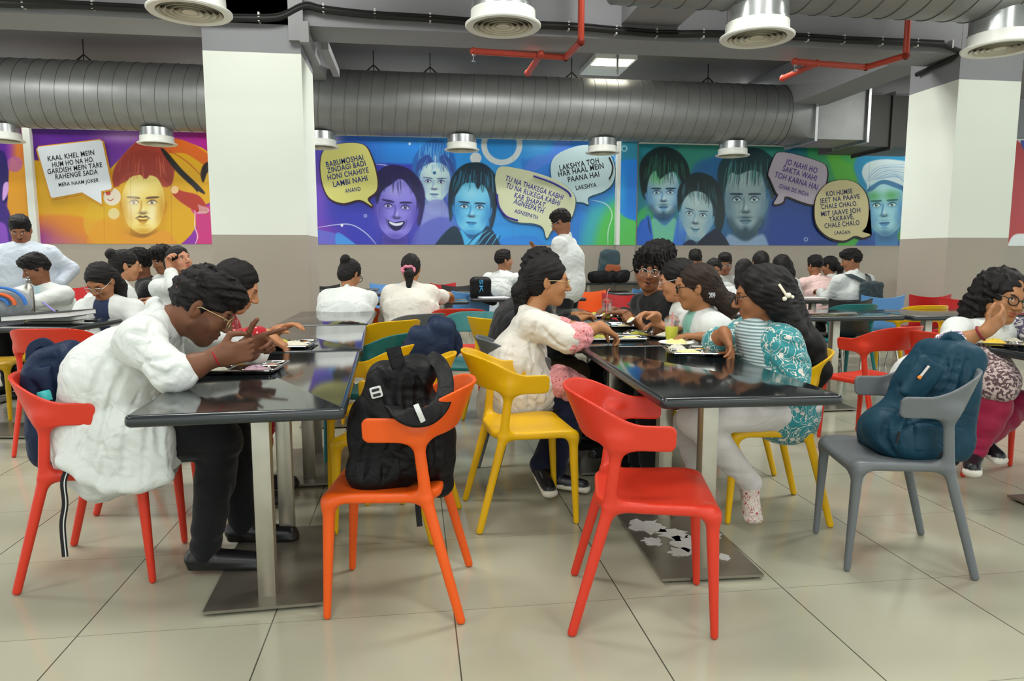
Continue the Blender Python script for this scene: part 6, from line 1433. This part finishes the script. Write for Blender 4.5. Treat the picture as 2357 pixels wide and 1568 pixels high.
sdf_obj('side_pocket', [rbx(W(925, 1062, 2.305), (.085, .012, .058), r=.02, k=.02), cap(W(878, 1012, 2.30), W(972, 1018, 2.30), .008, k=.01)], .0045, M_bagk, e, disp=waves(22, 60, .005, ridge=True))
ribbon(e, 'shoulder_strap', [W(985, 822, 2.40), W(1012, 838, 2.36), W(1026, 880, 2.30), W(1018, 925, 2.22), W(990, 955, 2.16), W(955, 962, 2.14), W(925, 952, 2.16), W(905, 938, 2.24)], .06, .012, M_bagk, up=(.35, -.9, .3))
ribbon(e, 'shoulder_strap', [W(985, 822, 2.46), W(1018, 870, 2.47), W(1030, 930, 2.48), W(1020, 990, 2.5)], .05, .012, M_bagk, up=(1, 0, .2))
ribbon(e, 'carry_handle', [W(905, 800, 2.36), W(912, 825, 2.35), W(924, 856, 2.35), W(936, 872, 2.38)], .05, .012, M_bagk, up=(.1, -1, .2))
ribbon(e, 'reflective_strip', [W(957, 931, 2.135), W(965, 950, 2.125), W(974, 971, 2.135)], .017, .003, M_lab, up=(.2, -1, .1))
ribbon(e, 'hanging_webbing', [W(963, 1128, 2.37), W(962, 1160, 2.37), W(966, 1212, 2.37)], .02, .003, M_strap, up=(0, -1, 0))
lc = W(866, 903, 2.305)
b = B(); Rl = Matrix.Translation(lc) @ Matrix.Rotation(math.radians(-14), 4, 'Y')
b.rbox(-.019, .019, -.019, .019, 0, .003, r=.001, cr=.006, M=Rl @ Matrix.Rotation(PI / 2, 4, 'X')); b.obj('logo_patch', M_lab, e, world=True)
for zz in (-.0085, .008): b = B(); b.rbox(-.0125, .0125, -.0045 + zz, .0045 + zz, .003, .0045, r=.0005, cr=.002, M=Rl @ Matrix.Rotation(PI / 2, 4, 'X')); b.obj('logo_bar', M_zip, e, world=True)
# --- teal backpack on the grey chair
Yt = 2.52; e = empty('backpack', (W(2120, 1050, Yt)[0], Yt, .44), label='dark teal backpack leaning on the grey chair', cat='backpack')
ax = unit(W(2190, 800, Yt) - W(2060, 1020, Yt)); Rt = np.stack([unit(np.cross(V3(0, 1, 0), ax)), V3(0, 1, 0), ax], 1)
P_ = [rbx(W(2118, 955, Yt), (.095, .155, .20), Rt, r=.06, k=.05), rbx(W(2105, 1010, Yt), (.16, .15, .055), ry(8), r=.05, k=.06), rbx(W(2160, 860, Yt), (.085, .13, .13), Rt, r=.06, k=.05), cap(W(2040, 990, Yt - .05), W(2040, 990, Yt + .08), .085, k=.06), ell(W(2205, 830, Yt), (.06, .11, .08), k=.05), cap(W(2210, 880, Yt - .1), W(2215, 1000, Yt - .1), .05, .04, k=.05)]
P_ += folds(P_, [[(2000, 935), (2050, 945), (2090, 965)], [(2068, 890), (2110, 905), (2165, 915)], [(2090, 965), (2130, 940), (2180, 890)], [(2180, 830), (2165, 880), (2120, 950)], [(2205, 820), (2190, 880), (2150, 950)], [(2225, 830), (2215, 890), (2190, 950)], [(2040, 970), (2036, 1010), (2060, 1045)], [(2085, 985), (2130, 975), (2190, 985)]], .009, .02)
P_ += folds(P_, [[(2085, 965), (2070, 1000), (2080, 1040)], [(2100, 985), (2150, 975), (2196, 985)]], .004, .004, op='u')
BT = list(P_)
sdf_obj('bag_body', P_, .0045, M_bagt, e, disp=waves(23, 18, .003, 4, ridge=True))
sdf_obj('front_pocket', [rbx(W(2120, 875, Yt - .15), (.055, .02, .085), Rt, r=.018, k=.02)], .0045, M_bagt, e, disp=waves(24, 40, .003))
sdf_obj('lower_pocket', [rbx(W(2155, 1010, Yt - .15), (.10, .02, .055), ry(6), r=.018, k=.02)], .0045, M_bagt, e, disp=waves(24, 40, .003))
b = B(); b.tube([W(2138, 843, Yt - .178), W(2118, 868, Yt - .178)], .006, 8); b.obj('zip_pull', mat('chrome_zip', '#b8b4b0', .3, metal=.8), e, world=True)
b = B(); b.tube([W(2119, 866, Yt - .18), W(2114, 872, Yt - .18)], .007, 8); b.obj('zip_tip', mat('orange_tip', '#d07a20', .5), e, world=True)
b = B(); b.tube([W(2070, 993, Yt - .155), W(2064, 1020, Yt - .155)], .005, 8); b.obj('zip_pull', M_zip, e, world=True)
ribbon(e, 'carry_handle', [W(2168, 825, Yt + .02), W(2170, 790, Yt + .02), W(2190, 774, Yt), W(2212, 785, Yt - .02), W(2222, 815, Yt - .04)], .04, .014, M_bagt, up=(.1, -1, .3))
ribbon(e, 'webbing_loop', [W(2150, 1055, Yt - .16), W(2180, 1040, Yt - .17), W(2200, 1045, Yt - .15), W(2205, 1062, Yt - .12), W(2185, 1072, Yt - .1)], .02, .003, M_strap, up=(0, -1, .3))
ribbon(e, 'shoulder_strap', [W(2212, 800, Yt + .02), W(2236, 830, Yt), W(2240, 890, Yt), W(2222, 940, Yt)], .05, .012, M_bagt, up=(1, -.2, .2))
# --- navy backpack behind the man in white
Yn = 2.86; e = empty('backpack', (W(130, 1050, Yn)[0], Yn, .44), label='navy backpack wedged between the man in the white lab coat and his red chair', cat='backpack')
P_ = [rbx(W(136, 930, Yn), (.075, .13, .17), ry(-6), r=.055, k=.05), ell(W(112, 835, Yn - .04), (.055, .07, .06), k=.05), ell(W(162, 820, Yn - .02), (.05, .09, .06), k=.05), rbx(W(130, 1010, Yn), (.06, .12, .09), r=.05, k=.05)]
P_ += folds(P_, [[(133, 810), (128, 860), (140, 940)], [(165, 825), (152, 870), (158, 940)], [(75, 880), (95, 920), (110, 970)], [(85, 840), (105, 830), (128, 828)], [(180, 840), (185, 900), (180, 960)]], .008, .02)
sdf_obj('bag_body', P_, .005, M_bagn, e, disp=waves(25, 20, .0035, 4, ridge=True))
ribbon(e, 'carry_handle', [W(70, 830, Yn - .06), W(75, 800, Yn - .06), W(100, 788, Yn - .06), W(120, 800, Yn - .06)], .035, .012, M_bagn, up=(0, -1, .2))
ribbon(e, 'zip_line', [W(150, 830, Yn - .15), W(172, 815, Yn - .13), W(192, 830, Yn - .1), W(196, 860, Yn - .1)], .006, .004, M_lab, up=(0, -1, .2))
ribbon(e, 'hanging_strap', [W(158, 1075, 2.62), W(146, 1110, 2.6), W(150, 1160, 2.6), W(144, 1210, 2.6), W(150, 1282, 2.6)], .022, .003, M_strap, up=(0, -1, 0))
ribbon(e, 'strap_stripe', [W(160, 1075, 2.617), W(148, 1110, 2.597), W(152, 1160, 2.597), W(146, 1210, 2.597), W(152, 1282, 2.597)], .004, .002, M_lab, up=(0, -1, 0))
e = empty('bottle', tuple(W(108, 930, 2.66)), label='turquoise capped bottle in the side pocket of the navy backpack', cat='bottle')
b = B(); b.lathe([(.022, -.06), (.024, .0), (.022, .012)], 20, M=Matrix.Rotation(-.2, 4, 'Y')); b.obj('bottle_body', M_zip, e)
b = B(); b.lathe([(.0215, .0), (.0215, .042), (.019, .047), (0, .048)], 20, M=Matrix.Rotation(-.2, 4, 'Y')); b.obj('cap', mat('turquoise_cap', '#39b3b5', .4), e)
# --- small navy backpack on the yellow chair
Ys = 3.55; c_ = W(975, 800, Ys); e = empty('backpack', (c_[0], Ys, .44), label='small navy backpack hanging in the yellow chair behind the black one', cat='backpack')
sdf_obj('bag_body', [rbx(W(965, 830, Ys), (.10, .11, .16), ry(22), r=.05, k=.05), rbx(W(1010, 790, Ys), (.07, .12, .13), ry(12), r=.05, k=.04), cap(W(920, 860, Ys - .04), W(975, 780, Ys - .06), .05, k=.04)], .006, M_bagn, e, disp=waves(26, 20, .003, 4, ridge=True))
ribbon(e, 'carry_handle', [W(992, 768, Ys), W(994, 740, Ys), W(1005, 735, Ys), W(1012, 765, Ys)], .04, .014, M_bagn, up=(0, -1, 0))
ribbon(e, 'shoulder_strap', [W(1015, 770, Ys), W(1042, 765, Ys), W(1054, 795, Ys), W(1040, 815, Ys), W(1018, 812, Ys)], .05, .012, M_bagn, up=(0, -1, .3))
ribbon(e, 'waist_strap', [W(925, 790, Ys - .05), W(945, 786, Ys - .05), W(965, 784, Ys - .05)], .02, .005, M_strap, up=(0, -1, .2))
# --- backpack worn by the man at right
J = PBK; e = empty('backpack', tuple(J['chest']), label='dark grey backpack on the back of the man in white at right', cat='backpack')
bk = J['chest'] - J['f'] * .2 - U3 * .04 + J['rr'] * .03
sdf_obj('bag_body', [rbx(bk, (.13, .06, .17), np.stack([J['rr'], J['f'], U3], 1), r=.05, k=.04)], .008, cloth('slate_nylon', '#2d3c40', rough=.6), e, disp=waves(27, 36, .005, ridge=True))
for q in 'LR': ribbon(e, 'shoulder_strap', [J['s' + q] * .6 + J['neck'] * .4 + J['f'] * .04 + U3 * .035, J['s' + q] * .6 + J['neck'] * .4 - J['f'] * .09 + U3 * .03, bk + U3 * .13 + J['f'] * .02], .05, .012, cloth('slate_nylon', '#2d3c40'), up=tuple(-J['f'] + .3 * U3))
# --- bags at the back
e = empty('backpack', tuple(W(1402, 610, 11.7)), label='grey and orange backpack standing on the black bag by the wall', cat='backpack'); c_ = W(1402, 608, 11.7)
sdf_obj('bag_body', [rbx(c_ + U3 * .03, (.17, .12, .22), ry(6), r=.09, k=.05)], .012, cloth('slate_teal', '#33474e', rough=.6), e, disp=waves(28, 26, .01)); sdf_obj('orange_panel', [rbx(c_ + V3(.03, -.09, -.10), (.14, .05, .10), ry(6), r=.04, k=.05)], .012, cloth('rust_panel', '#9a5638'), e)
e = empty('bag', tuple(W(1402, 645, 11.6)), label='black duffel bag lying on the counter by the mural wall', cat='bag'); c_ = W(1402, 641, 11.6); c_[2] = .86
sdf_obj('bag_body', [rbx(c_, (.34, .16, .10), r=.08, k=.05)], .012, M_bagk, e, disp=waves(29, 26, .012)); ribbon(e, 'strap', [c_ + V3(.3, -.1, .05), c_ + V3(.42, -.12, .12), c_ + V3(.52, -.1, .0), c_ + V3(.5, -.05, -.08)], .05, .01, M_bagk)
e = empty('backpack', tuple(W(1108, 668, 7.9)), label='black backpack lettered in blue, on a black shell chair', cat='backpack'); c_ = W(1106, 664, 7.9)
sdf_obj('bag_body', [rbx(c_, (.12, .09, .13), r=.06, k=.05), cap(c_ + V3(.02, 0, -.1), c_ + V3(.14, 0, -.14), .05, k=.05)], .01, M_bagk, e, disp=waves(30, 26, .006))
Mi = mat('blue_ink', '#3aa4d8', .5)
b = B(); lo_ = letters([('SK', 1108, 659, 30, 8, 90)], 7.795, Mi, e)
# --- striped grey, blue and orange bag at the left edge
c_ = W(18, 700, 5.6); e = empty('backpack', tuple(c_), label='grey bag with blue and orange piping at the left edge', cat='backpack')
sdf_obj('bag_body', [ell(c_, (.16, .12, .12), k=.05)], .008, cloth('grey_nylon', '#8b9096', rough=.6), e)
for r_, m_ in ((.155, mat('blue_piping', '#2f6db8', .6)), (.10, mat('orange_piping', '#d8602a', .6)), (.06, mat('blue_piping', '#2f6db8', .6))): ribbon(e, 'piping', [c_ + V3(r_ * 1.1 * math.cos(t), -.10 - .02 * (r_ < .12), r_ * .8 * math.sin(t)) for t in np.linspace(0, PI, 9)], .02, .03, m_, up=(0, -1, 0))
# ---------------------------------------------------------------- trays with food
M_tray = mat('tray_steel', '#c4c5c4', .16, metal=1., bump=.02, bscale=8)
def tray_mesh(w=.36, d=.27):
    nx, ny = 120, 90; X, Y = np.meshgrid(np.linspace(-w / 2, w / 2, nx), np.linspace(-d / 2, d / 2, ny), indexing='ij')
    def rr(x0, x1, y0, y1, r=.016):
        qx = np.abs(X - (x0 + x1) / 2) - (x1 - x0) / 2 + r; qy = np.abs(Y - (y0 + y1) / 2) - (y1 - y0) / 2 + r
        return np.sqrt(np.maximum(qx, 0) ** 2 + np.maximum(qy, 0) ** 2) + np.minimum(np.maximum(qx, qy), 0) - r
    m = .014; cs = [(-w / 2 + m, -.005, -d / 2 + m, .0), (.005, w / 2 - m, -d / 2 + m, .0), (-w / 2 + m, -.062, .01, d / 2 - m), (-.052, .062, .01, d / 2 - m), (.072, w / 2 - m, .01, d / 2 - m)]
    dd = np.min([rr(*c) for c in cs], 0); Z = .020 - .017 * np.clip(-dd / .011, 0, 1) ** .8
    out = rr(-w / 2, w / 2, -d / 2, d / 2, .02); Z = Z - .004 * np.clip((out + .005) / .005, 0, 1)
    S = np.clip(1 - np.maximum(out, 0) / .02, .0, 1); k = np.where(out > 0, .93, 1.)
    V = np.stack([X * k, Y * k, Z], -1).reshape(-1, 3); id_ = np.arange(nx * ny).reshape(nx, ny); Q = np.stack([id_[:-1, :-1], id_[1:, :-1], id_[1:, 1:], id_[:-1, 1:]], -1).reshape(-1, 4)
    me = bpy.data.meshes.new('tray'); fill_mesh(me, V, Q); bm = bmesh.new(); bm.from_mesh(me); bmesh.ops.solidify(bm, geom=bm.faces, thickness=.0015); bm.to_mesh(me); bm.free(); smooth(me, 60)
    zmin = min(v.co.z for v in me.vertices)
    for v in me.vertices: v.co.z -= zmin
    me.materials.append(M_tray); return me, cs
TRAYM, SLOTS = tray_mesh()
FOODM = dict(rice=mat('rice', '#e8e4cf', .7, bump=1., bscale=220, noise=.08, nscale=90), dal=mat('dal', '#d9a520', .35, noise=.15, nscale=60), curry=mat('curry', '#b5611c', .35, noise=.3, nscale=50), greens=mat('greens', '#a8a840', .6, noise=.35, nscale=70, bump=.4, bscale=120), onion=mat('onion', '#c9a8b8', .5, noise=.4, nscale=80), bread=mat('flatbread', '#e2d48c', .7, noise=.12, nscale=30), beet=mat('beetroot', '#6a1f3c', .5, noise=.3, nscale=60), yellow=mat('yellow_rice', '#e0c040', .6, bump=.6, bscale=200, noise=.15, nscale=80))
FN = dict(rice='rice_mound', dal='dal_portion', curry='curry_portion', greens='vegetable_portion', onion='onion_portion', bread='flatbread', beet='beetroot_portion', yellow='yellow_rice_mound')
FC = dict(rice='rice', dal='dal', curry='curry', greens='vegetables', onion='onions', bread='bread', beet='beetroot', yellow='rice')
FD = dict(rice='white rice mound', dal='yellow dal', curry='orange brown curry', greens='yellow green vegetables', onion='sliced pink onion', bread='folded yellow flatbread', beet='dark beetroot relish', yellow='yellow rice')
def food(kind, c, rad, hgt, label, seed=0, z0=0.004):
    R = np.random.RandomState(seed); n = 26; m = 9; b = B(); ph = R.uniform(0, 6, 5); vs = [(c[0], c[1], c[2] + hgt)]
    for i in range(1, m + 1):
        t = i / m
        for j in range(n):
            a = 2 * PI * j / n; rr_ = t * (1 + .12 * math.sin(2 * a + ph[0]) + .08 * math.sin(3 * a + ph[1]) + .05 * math.sin(7 * a + ph[2]))
            z = hgt * (1 - t ** 2.2) + (hgt * .22 * R.uniform(-1, 1) if kind not in ('dal', 'curry') else .0005 * R.uniform(-1, 1)) * (1 - t)
            vs.append((c[0] + rad[0] * rr_ * math.cos(a), c[1] + rad[1] * rr_ * math.sin(a), c[2] + max(z, 0)))
    fs = [(0, 1 + j, 1 + (j + 1) % n) for j in range(n)] + [(1 + (i - 1) * n + j, 1 + i * n + j, 1 + i * n + (j + 1) % n, 1 + (i - 1) * n + (j + 1) % n) for i in range(1, m) for j in range(n)] + [tuple(1 + (m - 1) * n + j for j in reversed(range(n)))]
    b.add(vs, fs); o = b.obj(FN[kind], FOODM[kind], None, sm=50); return tag(o, label, FC[kind], 'food portions on the steel trays')
def tray(px_, py_, rot, where, foods, z=None, size=1.):
    z = TT + .001 if z is None else z; p = atz(px_, py_, z + .01); e = empty('food_tray', (p.x, p.y, z), math.radians(rot), 'steel compartment tray ' + where, 'tray', 'steel food trays')
    o = bpy.data.objects.new('tray_pan', TRAYM); COL.objects.link(o); o.parent = e; e.scale = (size, size, 1)
    a = math.radians(rot)
    for i, (slot, kind, k) in enumerate(foods):
        x0, x1, y0, y1 = SLOTS[slot]; cx, cy = (x0 + x1) / 2 * size, (y0 + y1) / 2 * size
        c = (p.x + cx * math.cos(a) - cy * math.sin(a), p.y + cx * math.sin(a) + cy * math.cos(a), z + .0055)
        liquid = kind in ('dal', 'curry'); hx, hy = (x1 - x0) / 2 * .88, (y1 - y0) / 2 * .86
        if abs(math.sin(a)) > .7: hx, hy = hy, hx
        food(kind, c, (hx * k, hy * k), .009 if liquid else (.012 if kind == 'bread' else .02) * k + .005, FD[kind] + ' on the tray ' + where, seed=int(px_) + i)
    return e
tray(546, 846, -4, 'of the man in the white lab coat', [(0, 'rice', .95), (1, 'onion', .8), (2, 'greens', .9), (3, 'dal', .9), (4, 'curry', .9)])
tray(640, 793, -2, 'behind it, of the person in red', [(0, 'greens', .9), (1, 'rice', 1.1), (3, 'greens', .9), (4, 'dal', .8)])
tray(1622, 808, -12, 'before the woman in teal', [(0, 'bread', 1.), (2, 'rice', 1.), (3, 'dal', .9), (1, 'curry', .9), (4, 'greens', .9)])
tray(1408, 776, -4, 'nearest the woman with pink sleeves', [(0, 'greens', .9), (1, 'bread', .9), (3, 'greens', .8)])
tray(1508, 770, -30, 'behind the near lime drink', [(0, 'greens', .9), (1, 'rice', 1.1), (4, 'curry', .8)])
tray(1462, 749, -8, 'under the raised spoon', [(0, 'bread', .8), (1, 'rice', .9), (4, 'curry', 1.)])
tray(1372, 726, 0, 'farthest, before the person in black', [(0, 'yellow', 1.), (1, 'rice', .9), (3, 'greens', .8)])
tray(2330, 790, -35, 'of the laughing woman', [(0, 'yellow', 1.1), (1, 'yellow', 1.1), (2, 'dal', .9), (3, 'rice', 1.), (4, 'greens', .9)])
# white paper plate with bread beside the near right tray
p = atz(1556, 796, TT + .012); b = B(); b.lathe([(0, .0), (.055, .001), (.085, .012), (.083, .014), (.055, .004), (0, .003)], 36, c=(p.x, p.y, TT + .018)); o = b.obj('paper_plate', mat('paper_white', '#e6e6dc', .7), None, sm=50); tag(o, 'small white paper plate with bread pieces before the woman in teal', 'plate')
for i, (dx, dy) in enumerate(((-.02, .01), (.025, .0), (0, -.025))): food('bread', (p.x + dx, p.y + dy, TT + .024), (.028, .022), .02, ('left', 'right', 'front')[i] + ' bread piece on the small white paper plate', seed=40 + i)
# plate before the seated man at left
p = atz(38, 709, TT + .01); b = B(); b.lathe([(0, .0), (.09, .001), (.12, .014), (.118, .016), (.09, .004), (0, .003)], 36, c=(p.x, p.y, TT)); o = b.obj('plate', M_tray, None, sm=50); tag(o, 'steel plate of yellow rice before the seated man at left', 'plate'); food('yellow', (p.x, p.y, TT + .006), (.07, .07), .03, 'yellow rice on the steel plate at the left edge', seed=51)
# --- lime drinks
M_cup = mat('clear_plastic', '#ffffff', .05, trans=1., ior=1.2, alpha=.35); M_lime = mat('lime_drink', '#dfe052', .35)
def drink(px_, py_, fill, label, straw):
    p = atz(px_, py_, TT); e = empty('drink_cup', (p.x, p.y, TT), label=label, cat='cup', group='lime drinks')
    b = B(); b.lathe([(.0255, 0), (.0265, .002), (.037, .108), (.0385, .110), (.0385, .113)], 32, caps=False); b.obj('cup', M_cup, e)
    b = B(); b.lathe([(0, .003), (.0250, .003), (.0255 + .0105 * fill, .003 + .103 * fill), (0, .003 + .103 * fill)], 32); b.obj('juice', M_lime, e)
    b = B(); b.lathe([(.0395, .110), (.0395, .118), (.036, .128), (.026, .140), (.012, .147), (0, .148)], 32, caps=False); b.obj('dome_lid', M_cup, e)
    b = B(); b.tube([(0, 0, .03), (.002, 0, .148)] + straw, .0033, 8); b.obj('straw', mat('pink_straw', '#d9848c', .4), e)
    return e
drink(1545, 790, .80, 'near lime drink in a clear cup between the trays', [(.002, 0, .16)])
drink(1396, 733, .35, 'far half empty lime drink with a bent pink straw', [(.004, 0, .19), (.02, 0, .215)])
# --- spoon in the raised hand
J = PS6; w_ = J['wR']; e = empty('spoon', tuple(w_), label='white plastic spoon of food held above the trays', cat='spoon')
tip = W(1458, 733, 3.72); hd_ = W(1486, 716, 3.74); dr = unit(tip - hd_)
b = B(); b.tube([hd_, mixp(hd_, tip, .5), tip], .003, 8, flat=(.009, .003)); b.obj('handle', M_enam, e, world=True)
Rs = Matrix([[dr[0], -dr[1], 0], [dr[1], dr[0], 0], [dr[2], 0, 1]]).to_4x4()
b = B(); b.sphere((0, 0, 0), (.026, .019, .008), 16, 8, M=Matrix.Translation(tip + dr * .02) @ Rs); b.obj('bowl', M_enam, e, world=True)
b = B(); b.sphere((0, 0, .004), (.02, .014, .009), 12, 8, M=Matrix.Translation(tip + dr * .02) @ Rs); b.obj('bite', FOODM['bread'], e, world=True)
# --- books, phone and pen on the far left table
zt = TT
def book(px0, py0, L, Wd, th, rot, z, tilt, cover, label, cat='book'):
    p = atz(px0, py0, z); e = empty('book', (p.x, p.y, z), math.radians(rot), label, cat); M = Matrix.Rotation(math.radians(tilt), 4, 'Y')
    b = B(); b.box(-L / 2 + .004, L / 2 - .004, -Wd / 2 + .004, Wd / 2 - .004, .003, th - .003, M=M); b.obj('pages', mat('paper_pages', '#d9dcda', .8, bump=.2, bscale=300), e)
    b = B(); b.box(-L / 2, L / 2, -Wd / 2, Wd / 2, 0, .003, M=M); b.box(-L / 2, L / 2, -Wd / 2, Wd / 2, th - .003, th, M=M); b.box(-L / 2, -L / 2 + .003, -Wd / 2, Wd / 2, 0, th, M=M); b.obj('cover', cover, e); return e
book(130, 737, .30, .22, .03, -8, zt + .001, 0, mat('olive_cover', '#5c5a34', .6), 'lower book with olive cover on the far left table')
book(115, 731, .46, .30, .035, -10, zt + .035, -4, mat('black_cover', '#1a1c1e', .5), 'thick open book lying on top of the olive one')
p = atz(214, 737, zt + .002); e = empty('phone', (p.x, p.y, zt + .001), .2, 'black phone on the corner of the books table', 'phone'); b = B(); b.rbox(-.04, .04, -.075, .075, 0, .009, r=.003, cr=.01); b.obj('phone_body', mat('phone_black', '#101216', .15), e)
pw = V3(-2.44, 5.27, .80); e = empty('pen', tuple(pw), label='lilac pen in the hand of the writing woman', cat='pen'); b = B(); b.tube([pw, V3(-2.53, 5.25, .89)], .006, 8); b.obj('barrel', mat('lilac_pen', '#9a8fd8', .4), e, world=True)
# --- steel bottle
p = atz(70, 713, TT); e = empty('bottle', (p.x, p.y, TT), label='brushed steel water bottle on the far left table', cat='bottle')
b = B(); b.lathe([(0, 0), (.034, 0), (.036, .004), (.036, .165), (.031, .19), (.02, .212), (.018, .225)], 32, caps=False); b.obj('bottle_body', mat('bottle_steel', '#b9b6b0', .28, metal=1.), e)
b = B(); b.lathe([(.021, .222), (.022, .226), (.022, .25), (.014, .256), (.010, .262), (.014, .268), (.012, .276), (0, .278)], 24); b.obj('cap', mat('cap_steel', '#8f8c88', .3, metal=1.), e)
# --- papers
for x, y, rt, lb in ((.86, 7.58, 10, 'open white notebook on the table in the middle distance'), (3.72, 6.92, -8, 'loose white papers at the left end of the table before the man in pink'), (4.2, 7.05, 4, 'loose white papers at the right end of the table before the man in pink')):
    b = B(); b.box(-.15, .15, -.11, .11, 0, .006, M=Matrix.Translation((x, y, TT + .001)) @ Matrix.Rotation(math.radians(rt), 4, 'Z')); o = b.obj('paper_sheets', mat('paper_pages', '#d9dcda', .8), None, sm=None); tag(o, lb, 'paper')

b = B(); c_ = W(1638, 680, 3.37)
for i in range(4): b.tube([c_ + V3(.008 * i - .012, 0, .012), c_ + V3(.008 * i - .008, -.004, 0), c_ + V3(.008 * i - .012, 0, -.012)], .0022, 6)
b.box(c_[0] - .016, c_[0] + .018, c_[1] - .002, c_[1] + .006, c_[2] + .008, c_[2] + .014); o = b.obj('hair_claw', mat('silver_clip', '#c9c9cc', .25, metal=.7), None, sm=50); tag(o, 'small silver claw clip in the hair of the smiling woman in white', 'hair clip')
run_jobs()
print("SCRIPT", time.time()-T0)
